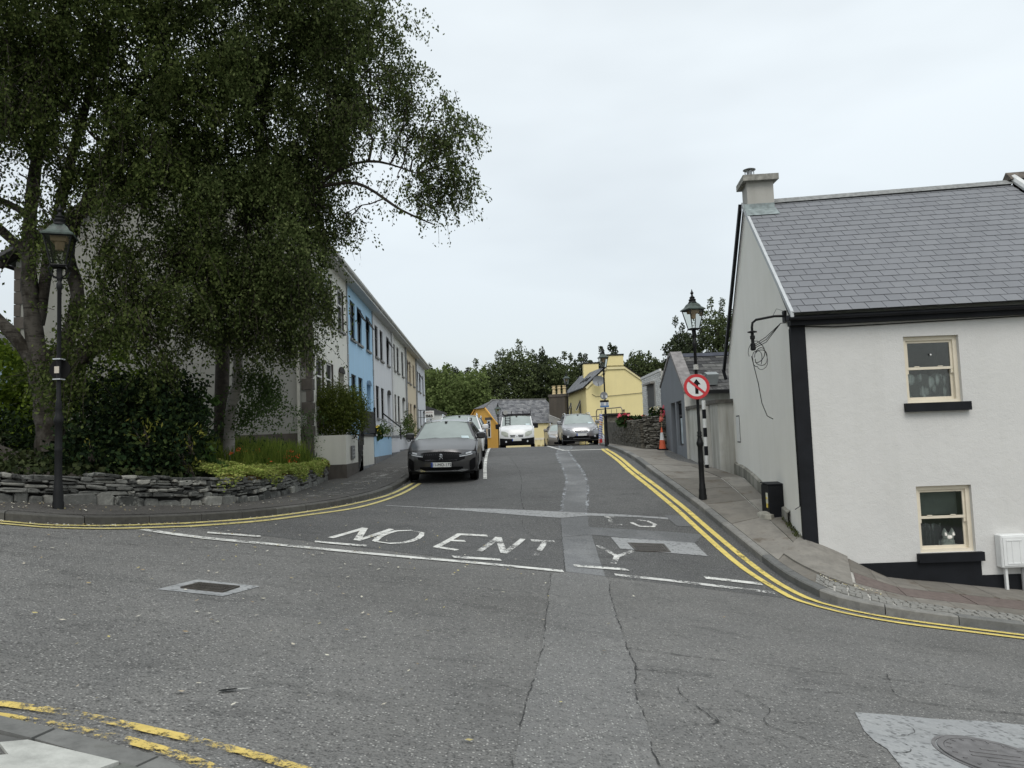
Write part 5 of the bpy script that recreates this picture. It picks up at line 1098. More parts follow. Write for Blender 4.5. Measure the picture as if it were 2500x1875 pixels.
for x0, x1, yy, z0, z1 in ((7.58,8.92,60.0,5.1,6.22),(6.30,7.62,66,4.9,6.2)):
    mb = MB(); mb.box(x0,x1,yy+.01,yy+.9,z0,z1); c_ = mb.build('chimney', YEL, t); mb = MB(); mb.box(x0-.05,x1+.05,yy-.04,yy+.95,z1,z1+.12); mb.build('chimney_cap', M['mortar_dark'], c_)
for q in range(3):
    yy = 62.2+q*1.3; xa = 5.6-.094*(yy-60)+.95; za = 3.7+.88*.95+.06; mb = MB(); mb.obox((xa-.2,yy,za-.17), (.36,0,.32), (-.03,.5,0), (-.04,0,.05)); mb.build('roof_light', M['black_iron'], t)
mb = MB(); mb.tube([(6.3,59.93,3.2),(6.6,59.93,3.02),(7.5,59.94,3.0),(9.5,59.94,3.12),(10.8,59.95,3.2)], .02, 4); mb.build('cable', QB, t)
mb = MB(); mb.tube([(8.75,59.97,1.9),(8.78,59.95,1.75)], .07, 6); mb.build('vent_stain', QB, t)
t = thing('satellite_dish', (6.8,59.4,4.1), 'grey satellite dish fixed to the yellow gable near its eave', 'satellite dish')
mb = MB(); k = 18; c0 = Vector((6.82,59.45,4.18)); ax = Vector((-.25,-.95,.15)).normalized(); a_ = ax.cross(Vector((0,0,1))).normalized(); b_ = a_.cross(ax)
mb.grid([[tuple(c0+(a_*math.cos(2*math.pi*j/k)*.42*1.12+b_*math.sin(2*math.pi*j/k)*.42)*q+ax*(.12*q*q)) for j in range(k+1)] for q in (0.01,.4,.75,1)]); mb.build('dish', plain('dish_grey', (.17,.18,.19), .5), t, smooth=True)
mb = MB(); mb.tube([tuple(c0-b_*.4), tuple(c0+ax*.5-b_*.15)], .02, 5); mb.tube([tuple(c0), (6.9,59.98,4.0)], .03, 6); mb.build('arm', M['black_iron'], t)
t = thing('pale_house', (3.9,72,-2), 'sliver of a pinkish white house showing between the dark chimney and the yellow house', 'house')
mb = MB(); mb.box(4.35,4.85,71.5,76,-3,4.0); mb.build('wall', render_wall('pink_white', (.60,.55,.50)), t); mb = MB(); mb.box(4.3,4.9,71.4,76,4.0,4.12); mb.build('eave', M['black_iron'], t)
t = thing('yellow_gate_wall', (1.5,58,-1), 'low pale yellow gate wall with small pillars just over the crest', 'wall')
for x in (1.62,1.98,2.34): mb = MB(); mb.box(x,x+.14,57.9,58.1,-2.2,-.22); mb.build('pillar', PYL, t)
mb = MB(); mb.box(1.45,2.7,57.85,58.15,-.24,-.08); mb.build('coping', CREAM, t)
mb = MB(); mb.box(-.6,3.2,58.3,58.4,-2.4,-.62); mb.build('low_wall', PYL, t)
t = thing('blue_grey_house', (-13.3,24,0), 'corner of a blue grey house with a pale fascia beyond the hedge, far left edge', 'house')
mb = MB(); mb.box(-19.5,-15.75,24,30,-2,3.35); mb.build('wall', render_wall('bluegrey', (.20,.27,.36)), t); mb = MB(); mb.prism([(-19.8,23.7,3.35),(-15.6,23.7,3.35),(-15.6,23.7,3.5),(-17.6,23.7,4.3),(-19.8,23.7,4.3)], (0,6.5,0)); mb.build('roof', TILE, t)

# ------------------------------------------------------------ street lamps
LGREEN = M['verdigris']
def lamp(loc, label, H=3.62, sc=1.0, rz=.4, lean=0.0, green=.0, kw=.85):
    t = thing('street_lamp', loc, label, 'street lamp', 'black lantern lamp posts along the street'); t.rotation_euler = (0, lean, rz)
    f = H/3.62
    mb = MB(); mb.lathe([(.10,-.05),(.10,.10),(.088,.13),(.092,.22),(.08,.25),(.076,.34),(.068,.36),(.066,.78),(.073,.80),(.066,.82),(.062,1.12),(.075,1.14),(.088,1.18),(.088,1.21),(.066,1.26),(.05,1.33),(.063,1.36),(.05,1.39),(.06,1.42),(.040,1.46),(.038,1.9),(.038,2.62*f+.2),(.055,2.64*f+.2),(.055,2.70*f+.2),(.036,2.72*f+.2),(.034,3.12*f)], (0,0,0), 14)
    mb.v = [(x*kw, y*kw, z) for x, y, z in mb.v]; mb.build('post', M['black_iron'], t, smooth=True, local=True)
    b = 3.12*f   # lantern base height
    mb = MB(); 
    for k in range(4):
        a = math.pi/4+k*math.pi/2; c, s = math.cos(a), math.sin(a)
        mb.tube([(.03*c,.03*s,b-.16),(.12*c,.12*s,b-.14),(.16*c,.16*s,b-.05),(.11*c,.11*s,b)], .010, 5)
        mb.tube([(.125*c,.125*s,b+.02),(.232*c,.232*s,b+.40)], .011, 5)
    for k in range(4):
        a = math.pi/4+k*math.pi/2; a2 = a+math.pi/2
        for r, z in ((.13,b),(.238,b+.40)): mb.tube([(r*math.cos(a),r*math.sin(a),z),(r*math.cos(a2),r*math.sin(a2),z)], .014, 5)
    mb.lathe([(.035,b-.20),(.045,b-.17),(.04,b-.03),(.13,b-.02),(.13,b+.01)], (0,0,0), 4, math.pi/4); mb.build('lantern_frame', M['black_iron'], t, local=True)
    for k in range(4):
        a = math.pi/4+k*math.pi/2; a2 = a+math.pi/2; mb = MB()
        mb.poly([(.122*math.cos(a),.122*math.sin(a),b+.015),(.122*math.cos(a2),.122*math.sin(a2),b+.015),(.230*math.cos(a2),.230*math.sin(a2),b+.40),(.230*math.cos(a),.230*math.sin(a),b+.40)]); mb.build('glass_pane', M['lamp_glass'], t, local=True)
    mb = MB(); mb.lathe([(.272,b+.40),(.278,b+.42),(.25,b+.435),(.19,b+.47),(.15,b+.525),(.10,b+.56),(.09,b+.57)], (0,0,0), 4, math.pi/4); mb.build('roof', LGREEN, t, local=True)
    mb = MB(); mb.lathe([(.095,b+.565),(.07,b+.60),(.08,b+.63),(.05,b+.66),(.062,b+.68),(.028,b+.71),(.018,b+.74),(.038,b+.775),(.018,b+.81),(.004,b+.86)], (0,0,0), 10); mb.build('finial', M['black_iron'], t, smooth=True, local=True)
    mb = MB(); mb.lathe([(.13,b+.33),(.14,b+.40)], (0,0,0), 4, math.pi/4); mb.lathe([(.05,b+.22),(.065,b+.34)], (0,0,0), 10); mb.build('lamp_unit', plain('lamp_unit', (.36,.25,.14), .6) if 'lamp_unit' not in bpy.data.materials else bpy.data.materials['lamp_unit'], t, local=True)
    return t
lampL = lamp((-6.06,10.1,-.74), 'dark street lamp with a round sign back, under the birch on the left', 3.80, rz=.35, kw=.70)
lampR = lamp((3.93,16.1,-1.46), 'street lamp carrying the no straight ahead sign, on the right pavement', 4.22, rz=.3)
lamp((3.84,31.5,-.45), 'street lamp with parking notices beside the garden wall', 3.75, rz=.2)
lamp((3.64,50.5,-.95), 'street lamp behind the silver car, in front of the yellow house', 5.05, rz=.35)
lamp((-1.10,55,-1.95), 'street lamp before the slate roof left of the white van', 4.25, rz=.5)
# round prohibition sign (no straight ahead)
SR = plain('sign_red_face', (.50,.025,.03), .4, var=.05); SW = plain('sign_white_face', (.62,.63,.62), .45, var=.04); SK = plain('sign_black_face', (.008,.008,.008), .6, spec=.15); SG = plain('sign_back_grey', (.20,.21,.22), .5, .3)
t = thing('no_straight_ahead_sign', (3.93,16.0,1.0), 'round red and white sign with a black up arrow crossed by a red bar', 'traffic sign')
sx_, sy_, sz_ = 3.895, 15.98, .93; r_ = .268; sn = Vector((-.18,-1,.0)).normalized(); sxv = Vector((1,-.18,0)).normalized()
def SP(a, b, d): return Vector((sx_,sy_,sz_))+sxv*a+Vector((0,0,1))*b+sn*d
mb = MB(); mb.disc(SP(0,0,0), sn, r_, .012, 40); mb.build('plate', SG, t)
mb = MB(); k = 40; A_ = [[SP(q*math.cos(2*math.pi*j/k), q*math.sin(2*math.pi*j/k), .0165) for j in range(k+1)] for q in (.205, .266)]; mb.grid(A_); mb.build('red_ring', SR, t, fix=False)
mb = MB(); mb.disc(SP(0,0,.0125), sn, .207, .002, 40); mb.build('white_field', SW, t)
mb = MB(); d_ = .0175
mb.poly([SP(-.033,-.15,d_),SP(.033,-.15,d_),SP(.033,.045,d_),SP(-.033,.045,d_)]); mb.poly([SP(-.085,.045,d_),SP(.085,.045,d_),SP(0,.165,d_)]); mb.build('arrow', SK, t, fix=False)
mb = MB(); ca, sa = math.cos(R(-42)), math.sin(R(-42)); q_ = lambda a, b: SP(a*ca-b*sa, a*sa+b*ca, .0195); mb.poly([q_(-.207,-.025),q_(.207,-.025),q_(.207,.025),q_(-.207,.025)]); mb.build('red_bar', SR, t, fix=False)
mb = MB(); 
for z in (.93-.14,.93+.14): mb.box(3.86,3.97,15.99,16.06,z-.015,z+.015)
mb.build('bracket', M['chrome'], t)
t = thing('pole_bands', (3.93,16.1,1.3), 'worn pale tape bands round the lamp post above the red sign', 'tape')
mb = MB(); mb.lathe([(.052,1.30),(.054,1.31),(.054,1.40),(.052,1.41)], (3.93,16.1,0), 12); mb.build('band', plain('tape_pale', (.4,.4,.38), .7, var=.5, sc=40), t)
t = thing('sign_back', (-6.06,10.1,.9), 'black back of a round sign strapped to the left lamp post with a small sticker', 'traffic sign')
mb = MB(); mb.disc((-6.085,10.16,1.14), (0,1,0), .14, .012, 32); mb.build('plate', SK, t)
for z in (1.0,1.27): mb = MB(); mb.box(-6.11,-6.01,10.04,10.16,z-.008,z+.008); mb.build('strap', M['chrome'], t)
mb = MB(); mb.box(-6.09,-6.03,10.045,10.055,1.08,1.17); mb.build('sticker', plain('sticker_pale', (.55,.50,.42), .5), t)
t = thing('sign_back', (3.84,31.5,1.6), 'grey back of a round sign on the lamp post by the garden wall', 'traffic sign')
mb = MB(); mb.disc((3.80,31.45,1.60), (0,-1,0), .16, .012, 28); mb.build('plate', SG, t); mb = MB(); mb.box(3.85,3.93,31.38,31.40,1.50,1.60); mb.box(3.70,3.74,31.42,31.435,1.52,1.64); mb.build('sticker', SW, t)
t = thing('parking_notice', (3.84,31.4,1.15), 'small parking notice with black top, white panel and blue foot on the lamp post', 'sign')
for nm, m, z0, z1 in (('header', SK, 1.32,1.41),('panel', SW, 1.19,1.32),('footer', plain('sign_blue', (.08,.17,.34), .5), 1.11,1.19)):
    mb = MB(); mb.box(3.62,3.98,31.37,31.40,z0,z1); mb.build(nm, m, t)
mb = MB()
for z in (1.29,1.25,1.21): mb.box(3.65,3.77,31.362,31.372,z,z+.015); mb.box(3.86,3.95,31.362,31.372,z,z+.015)
mb.build('text_lines', bpy.data.materials['sign_blue'], t)

# ------------------------------------------------------------ vehicles
CG = plain('car_glass', (.27,.31,.295), .08, 0, var=.12, sc=1.5, spec=.7); CGD = glassmat('car_glass_dark', (.012,.014,.016), .05)  # windscreen base colour is pale to stand for the reflected sky
PLAS = plain('car_plastic', (.010,.010,.011), .65, spec=.2); GRL = plain('grille_black', (.006,.006,.007), .6, spec=.12)
HL = plain('headlight', (.46,.48,.50), .3, 0, spec=.6); HLD = plain('headlight_dark', (.05,.055,.06), .1, 0, spec=.8); NPW = plain('number_plate', (.62,.63,.62), .4, var=.02); NPB = plain('plate_blue', (.03,.08,.35), .4)
def carpaint(nm, c, metal=.35, rough=.3): return plain(nm, c, rough, metal, var=.04, coat=.6)
def interp(T, x):
    for (a, p), (b, q) in zip(T, T[1:]):
        if x <= b: return p+(q-p)*(x-a)/(b-a)
    return T[-1][1]
def vehicle(name, loc, rz, label, cat, paint, P, group=None, simple=False):
    """front of the vehicle faces -y, wheels rest on z = 0"""
    t = thing(name, loc, label, cat, group, rz); Wd, L, H = P['W']/2, P['L'], P['H']; zb = P.get('zb', .24)
    hood, cowl, belt = P['hood'], P['cowl'], P['belt']     # hood front z, (y,z) of the windscreen foot, belt height at rear
    roof0, roof1, rear = P['roof0'], P['roof1'], P['rear']  # y of roof front, roof rear end, tail glass foot
    nose = lambda x, z: P.get('nr', .34)*max(0, (abs(x)/Wd-.35)/.65)**2.2 + P.get('rake', .10)*max(0, (z-.55)/(hood-.55))**2.0 + .10*max(0, (.45-z)/.25)
    xs = [Wd*q for q in (-1,-.93,-.8,-.62,-.4,-.2,0,.2,.4,.62,.8,.93,1)]; zs = [zb, .36, .5, .62, .75, hood-.10, hood-.03, hood]
    zs = sorted(set(round(z, 3) for z in zs if z <= hood))
    def zt(x, z): return z-(.05*(abs(x)/Wd)**3 if z > hood-.05 else 0)
    mb = MB(); mb.grid([[(x, nose(x, z), zt(x, z)) for x in xs] for z in zs])
    # bonnet
    nb = 5; bon = []
    for i in range(nb+1):
        f = i/nb; row = []
        for x in xs:
            ys = nose(x, hood); ye = cowl[0]+.10*(abs(x)/Wd)**2; y = ys+(ye-ys)*f; z = hood+(cowl[1]-hood)*(f**.8)-(.05+.03*f)*(abs(x)/Wd)**3-.0
            row.append((x, y, z))
        bon.append(row)
    mb.grid(bon)
    # flanks
    zl_ = [zb, .34, .50, .68, .82]; ys_ = [nose(Wd, .5)]+[q for q in np.linspace(nose(Wd, .5), L-.25, 14)][1:]+[L-.08, L]
    for sx in (-1, 1):
        rows = []
        for y in ys_:
            top = interp([(0, hood-.05), (cowl[0], cowl[1]-.08), (rear, belt), (L, belt-.03)], y); tp = .09*max(0, (y-(L-.35))/.35)
            rows.append([(sx*(Wd-tp-.05*max(0,(.38-z)/.14)-.035*max(0,(z-.66)/.3)), y-(0 if y > 1 else 0), z) for z in [z for z in zl_]+[(.82+top)/2, top]])
        mb.grid(rows)
    # tail
    mb.grid([[(x*.95, L-.02*0, z) for x in (-Wd,-Wd*.5,0,Wd*.5,Wd)] for z in (zb+.05, .6, belt)])
    # deck under the glasshouse and behind
    mb.grid([[(-Wd*.965, y, interp([(cowl[0], cowl[1]-.08),(rear, belt),(L, belt-.03)], y)), (0, y, interp([(cowl[0], cowl[1]-.02),(rear, belt+.02),(L, belt)], y)), (Wd*.965, y, interp([(cowl[0], cowl[1]-.08),(rear, belt),(L, belt-.03)], y))] for y in (cowl[0], (cowl[0]+rear)/2, rear, L)])
    rw = P.get('rw', .72)*Wd; bw = Wd*.945
    # roof skin, pillars
    rp_ = []
    for y in np.linspace(roof0, roof1, 6):
        f = (y-roof0)/(roof1-roof0); zc = H-.035*(1-min(1, f*3))-.05*max(0, f-.7)
        rp_.append([(x*rw, y, zc-.045*abs(x)**2.5-(.03 if abs(x) > .99 else 0)) for x in (-1,-.9,-.6,-.3,0,.3,.6,.9,1)])
    mb.grid(rp_)
    cz = cowl[1]-.09
    body_m = [paint]
    for sx in (-1, 1):
        A = Vector((sx*bw, cowl[0]+.12, cz)); B = Vector((sx*rw, roof0+.01, H-.085)); d = Vector((0,.10,0)); e = Vector((-sx*.05,-.01,0))
        mb.add([A, A+d, B+d*.9, B], [(0,1,2,3)]); mb.add([A, A+e*1.2, B+e, B], [(0,1,2,3)])
        A2 = Vector((sx*bw*.98, rear, belt)); B2 = Vector((sx*rw, roof1, H-.12)); d = Vector((0,-.30,0))
        mb.add([A2, A2+d, B2+d*1.2, B2], [(0,1,2,3)])
        mb.add([Vector((sx*rw, roof0, H-.075)), Vector((sx*rw, roof1, H-.12)), Vector((sx*(rw+.012), roof1, H-.17)), Vector((sx*(rw+.012), roof0, H-.14))], [(0,1,2,3)])
    mb.add([(-bw,rear,belt),(bw,rear,belt),(rw,roof1,H-.11),(-rw,roof1,H-.11)], [(0,1,2,3)])
    body = mb.build('body', paint, t, smooth=True, local=True)
    # windscreen
    rows = []
    for f in (0,.33,.66,1):
        row = []
        for q in (-1,-.6,-.2,.2,.6,1):
            x0 = (bw-.05)+((rw-.03)-(bw-.05))*f; y = cowl[0]+.02+(roof0-cowl[0]-.02)*f+.12*(q*q)*(1-f*.75); z = cowl[1]-.03+(H-.045-cowl[1]+.03)*f-.055*q*q*(.6+.2*f)
            row.append((q*x0, y, z))
        rows.append(row)
    mb = MB(); mb.grid(rows); ws = mb.build('windscreen', CG, t, smooth=True, local=True)
    def wp_(q, f, d=.012):
        x0 = (bw-.05)+((rw-.03)-(bw-.05))*f; return (q*x0, cowl[0]+.02+(roof0-cowl[0]-.02)*f+.12*(q*q)*(1-f*.75)-d, cowl[1]-.03+(H-.045-cowl[1]+.03)*f-.055*q*q*(.6+.2*f)+d*.3)
    mb = MB(); q0 = P.get('disc', .58); mb.add([wp_(q0,.06),wp_(q0+.26,.07),wp_(q0+.25,.20),wp_(q0,.19)], [(0,1,2,3)]); mb.build('windscreen_disc', plain('paper_disc', (.50,.60,.62), .5) if 'paper_disc' not in bpy.data.materials else bpy.data.materials['paper_disc'], t, local=True, fix=False)
    mb = MB(); mb.tube([wp_(-.9,.02,.02),wp_(-.3,.05,.02),wp_(-.05,.01,.03)], .012, 5); mb.tube([wp_(-.1,.03,.02),wp_(.5,.05,.02),wp_(.7,.01,.03)], .012, 5); mb.build('wiper', PLAS, t, local=True)
    mb = MB(); mb.add([wp_(-.07,.99,.01),wp_(.07,.99,.01),wp_(.04,.86,.01),wp_(-.04,.86,.01)], [(0,1,2,3)]); mb.build('mirror_mount', PLAS, t, local=True, fix=False)
    # side glass
    for sx in (-1, 1):
        n = 3 if not simple else 2; yb0, yb1 = cowl[0]+.26, rear-.30; yt0, yt1 = roof0+.14, roof1-.22
        if P.get('van'): yb1 = cowl[0]+1.25; yt1 = yb1-.1; n = 1
        for i in range(n):
            a, b = i/n, (i+1)/n; g = .025
            zb0 = interp([(cowl[0], cowl[1]-.07),(rear, belt+.01)], yb0+(yb1-yb0)*a)
            Q = [(sx*(bw+.004), yb0+(yb1-yb0)*a+g, zb0+.01), (sx*(bw+.004), yb0+(yb1-yb0)*b-g, zb0+.02), (sx*(rw+.012), yt0+(yt1-yt0)*b-g, H-.16), (sx*(rw+.012), yt0+(yt1-yt0)*a+g, H-.16)]
            mb = MB(); mb.add(Q, [(0,1,2,3)]); mb.build('side_window', CGD, t, local=True, fix=False)
        mb = MB(); mb.add([(sx*(bw-.0), yb0-.1, cz+.01),(sx*(bw-.0), (yb1 if not P.get('van') else yb1)+.25, belt+.005),(sx*(rw+.004), yt1+.1, H-.13),(sx*(rw+.004), yt0-.1, H-.13)], [(0,1,2,3)]); mb.build('pillar_trim', PLAS, t, local=True, fix=False)
        if P.get('van'):
            mb = MB(); mb.grid([[(sx*(Wd-.02),yb1+.1,.7),(sx*(Wd-.04),yb1+.1,1.2),(sx*(Wd*.88),yb1+.1,H-.15)],[(sx*(Wd-.02),L,.7),(sx*(Wd-.04),L,1.2),(sx*(Wd*.88),L,H-.15)]]); mb.build('side_panel', paint, t, local=True)
        # mirror
        mx, my, mz = sx*(Wd+.07), cowl[0]+.42, P.get('mz', cowl[1]+.04); ms = P.get('ms', 1.0)
        mb = MB(); mb.bevbox(mx-.11*ms, mx+.11*ms, my-.07, my+.08, mz-.085*ms, mz+.095*ms, .035); mb.tube([(sx*(Wd-.06),my+.02,mz-.05),(mx,my,mz-.06)], .025, 6); mb.build('wing_mirror', P.get('mirror_m', paint), t, smooth=False, local=True)
        # wheels
        for wy in P['wheels']:
            r = P.get('r', .34); cx_ = sx*(Wd-.10); mb = MB(); prof = [(.6*r,-.10),(r*.93,-.11),(r,-.07),(r,.07),(r*.93,.11),(.6*r,.105)]; k = 22
            mb.grid([[(cx_+b, wy+a*math.cos(2*math.pi*j/k), r+a*math.sin(2*math.pi*j/k)) for a, b in prof] for j in range(k+1)]); mb.disc((cx_-sx*.02,wy,r), (sx,0,0), .62*r, .02, 20)
            w_ = mb.build('wheel', M['tyre'], t, smooth=True, local=True)
            mb = MB(); mb.disc((cx_+sx*.07,wy,r), (sx,0,0), .2*r, .03, 12)
            for q in range(10): a = 2*math.pi*q/10; c, s = math.cos(a), math.sin(a); mb.tube([(cx_+sx*.085,wy+.15*r*c,r+.15*r*s),(cx_+sx*.075,wy+.62*r*c,r+.62*r*s)], .018, 4)
            mb.build('rim', M['chrome'], w_, local=True)
            mb = MB(); mb.disc((sx*(Wd-.03),wy,r+.01), (sx,0,0), r+.075, .012, 24); mb.build('wheel_arch', PLAS, t, local=True)
        if P.get('rails'): mb = MB(); mb.tube([(sx*(rw-.03),roof0+.15,H-.08),(sx*(rw-.02),roof0+.30,H+.03),(sx*(rw-.02),roof1-.35,H+.02),(sx*(rw-.03),roof1-.2,H-.08)], .022, 6); mb.build('roof_rail', M['chrome'], t, local=True)
    mb = MB(); mb.box(-Wd*.88,Wd*.88,.35,L-.2,zb-.06,zb+.12); mb.build('underbody', PLAS, t, local=True)
    def band(nm, m, pts, d=.012, th=True, n=1):    # pts: list of (x, zlow, zhigh) across the nose
        mb = MB(); r0 = []
        X = []
        for (a, b) in zip(pts, pts[1:]):
            k = max(1, int(abs(b[0]-a[0])/.06))
            for i in range(k): f = i/k; X.append([a[j]+(b[j]-a[j])*f for j in range(3)])
        X.append(pts[-1])
        mb.grid([[(x, nose(x, z)-d, zt(x, z)) for z in (lo, (2*lo+hi)/3, (lo+2*hi)/3, hi)] for x, lo, hi in X])
        mb.grid([[(x, nose(x, hi)-d, zt(x, hi)), (x, nose(x, hi)+.01, zt(x, hi))] for x, lo, hi in X]); mb.grid([[(x, nose(x, lo)-d, zt(x, lo)), (x, nose(x, lo)+.01, zt(x, lo))] for x, lo, hi in X])
        return mb.build(nm, m, t, smooth=True, local=True, fix=False)
    def plate(txt, z, w=.50, tw=1.0):
        y = nose(0, z)-.035; mb = MB(); mb.box(-w/2,w/2,y,y+.03,z-.058,z+.058); mb.build('number_plate', NPW, t, local=True)
        mb = MB(); mb.box(-w/2,-w/2+.05,y-.003,y+.01,z-.058,z+.058); mb.build('plate_band', NPB, t, local=True)
        if txt:
            o_ = text(txt, .105, SK, None, (.02, y-.006, z), depth=.002, name='plate_number', bold=.0, sx=.98*tw); o_.parent = t
    return t, band, plate, nose
# ---- dark grey parked car
P = dict(W=1.80, L=4.45, H=1.58, hood=.84, cowl=(1.02,1.10), belt=1.12, roof0=1.72, roof1=3.75, rear=4.25, wheels=(.90,3.55), r=.355, rails=True, nr=.36, rake=.12, rw=.70, zb=.26)
GP = carpaint('paint_dark_grey', (.075,.074,.076), .6, .3); P['mirror_m'] = carpaint('paint_mirror_black', (.02,.02,.022), .2, .3)
cy = 19.35; cx_ = -1.88
t, band, plate, nose = vehicle('parked_car', (cx_, cy, G(cx_, cy+1.5)+.02), R(2.0), 'dark grey crossover car with a wide black grille parked nearest on the left', 'car', GP, P)
t.rotation_euler = (R(2.2), R(1.0), R(.2)); t.location.z = G(cx_, cy+.9)-.02
band('grille', GRL, [(-.60,.60,.72),(-.45,.55,.765),(-.2,.525,.785),(0,.52,.79),(.2,.525,.785),(.45,.55,.765),(.60,.60,.72)])
mb = MB()
for q in range(-11, 12):   # fanned grille ribs
    x0, x1 = q*.034, q*.052
    a_, b_ = (x0, .54+.002*abs(q)), (x1, .755-.003*abs(q)); mb.tube([(a_[0], nose(a_[0],a_[1])-.016, a_[1]), (b_[0], nose(b_[0],b_[1])-.016, b_[1])], .005, 4)
mb.build('grille_ribs', plain('rib_dark_chrome', (.05,.05,.055), .45, .6), t, local=True)
for sx in (-1, 1):
    band('headlight', HLD, sorted([(sx*.46,.665,.71),(sx*.60,.68,.765),(sx*.80,.71,.80),(sx*.90,.74,.80)]), .016)
    band('light_strip', HL, sorted([(sx*.47,.655,.672),(sx*.60,.668,.690),(sx*.78,.70,.725)]), .022)
    band('light_lens', HL, sorted([(sx*.62,.715,.75),(sx*.76,.74,.78)]), .020)
    band('side_intake', GRL, sorted([(sx*.72,.30,.54),(sx*.80,.30,.60),(sx*.86,.38,.62)]), .012)
    band('skid_tip', M['chrome'], sorted([(sx*.42,.285,.305),(sx*.52,.275,.345),(sx*.68,.30,.315)]), .02)
band('lower_intake', GRL, [(-.55,.32,.40),(0,.31,.405),(.55,.32,.40)]); band('skid_strip', M['chrome'], [(-.45,.285,.305),(0,.285,.305),(.45,.285,.305)], .022)
band('lower_valance', PLAS, [(-.85,.26,.285),(0,.26,.283),(.85,.26,.285)], .014)
plate('211-MO-1726', .46, .52)
# emblem: small rearing animal outline built from strokes
mb = MB(); e0 = .755
for L_ in ([(-.025,.052),(.0,.060),(.022,.048),(.010,.032),(.025,.018)],[(-.005,.055),(-.018,.02),(-.012,-.02),(-.028,-.055)],[(-.012,-.01),(.015,-.018),(.028,-.05)],[(-.012,.015),(.012,.010),(.030,.02)],[(-.018,.0),(-.038,.015),(-.035,.035)]):
    mb.tube([(x*1.25, nose(0,.66)-.028, e0-.095+z*1.1) for x, z in L_], .008, 4)
mb.build('emblem', M['chrome'], t, local=True)
mb = MB()
for q in range(4): mb.box(-.085+q*.045,-.055+q*.045,nose(0,.81)-.014,nose(0,.81)+.01,.80,.813)
mb.build('bonnet_letters', M['chrome'], t, local=True)
# ---- white car behind it, then a dark one
def plain_front(t, band, plate, glow=HL, g=GRL):
    band('grille', g, [(-.42,.58,.70),(0,.56,.74),(.42,.58,.70)])
    for sx in (-1, 1): band('headlight', glow, sorted([(sx*.50,.66,.74),(sx*.70,.68,.82),(sx*.86,.73,.84)]), .014)
    band('lower_intake', g, [(-.6,.30,.42),(0,.28,.44),(.6,.30,.42)]); plate('', .5)
P2 = dict(W=1.82, L=4.4, H=1.62, hood=.87, cowl=(1.0,1.08), belt=1.08, roof0=1.65, roof1=3.8, rear=4.2, wheels=(.88,3.5), r=.34, rails=True, nr=.34, rake=.10, rw=.74)
t, band, plate, nose = vehicle('parked_car', (-2.0, 27.2, G(-2.0,28.5)-.01), R(1.5), 'white car parked directly behind the dark grey one', 'car', carpaint('paint_white', (.62,.63,.63), .0, .35), P2, simple=True); plain_front(t, band, plate)
P3 = dict(P2, H=1.56, r=.33); t, band, plate, nose = vehicle('parked_car', (-2.15, 34.4, G(-2.1,36)-.01), R(1.5), 'dark car with pale windows, third in the left parking row', 'car', carpaint('paint_blue_black', (.03,.035,.05), .4, .35), P3, simple=True); plain_front(t, band, plate)
# ---- silver crossover and its neighbour on the right
P4 = dict(W=1.80, L=4.2, H=1.58, hood=.89, cowl=(1.0,1.08), belt=1.07, roof0=1.62, roof1=3.5, rear=4.0, wheels=(.84,3.4), r=.34, rails=True, nr=.34, rake=.14, rw=.72)
t, band, plate, nose = vehicle('parked_car', (3.32, 37.2, G(3.3,38)-.0), R(1.0), 'silver car with a chrome framed grille parked facing us on the right', 'car', carpaint('paint_silver', (.30,.30,.31), .55, .3), P4, simple=True)
t.rotation_euler = (R(1.0), 0, R(1.0))
band('lower_cladding', PLAS, [(-.90,.26,.56),(-.6,.26,.44),(0,.26,.42),(.6,.26,.44),(.90,.26,.56)], .010)
band('grille_frame', M['chrome'], [(-.40,.70,.74),(-.30,.61,.745),(.30,.61,.745),(.40,.70,.74)], .014); band('grille', GRL, [(-.34,.69,.725),(-.27,.63,.73),(.27,.63,.73),(.34,.69,.725)], .020); band('grille_bar', M['chrome'], [(-.28,.674,.686),(.28,.674,.686)], .026)
for sx in (-1, 1):
    band('headlight', HL, sorted([(sx*.44,.70,.74),(sx*.62,.71,.80),(sx*.86,.77,.87)]), .014); band('light_lens', HLD, sorted([(sx*.56,.73,.76),(sx*.74,.76,.81)]), .02)
    mb = MB(); mb.disc((sx*.66, nose(.66,.44)-.02, .44), (0,-1,0), .05, .01, 14); mb.build('fog_light', HL, t, local=True)
band('lower_intake', GRL, [(-.35,.36,.47),(0,.35,.47),(.35,.36,.47)], .016); band('skid_strip', M['chrome'], [(-.42,.32,.345),(0,.32,.345),(.42,.32,.345)], .02); plate('', .53)
P5 = dict(P4, H=1.5); t, band, plate, nose = vehicle('parked_car', (2.62+.28, 43.6, G(2.9,45)-.02), R(2.0), 'gold tinted silver car half hidden behind the silver one', 'car', carpaint('paint_sand', (.27,.25,.22), .5, .3), P5, simple=True); plain_front(t, band, plate)
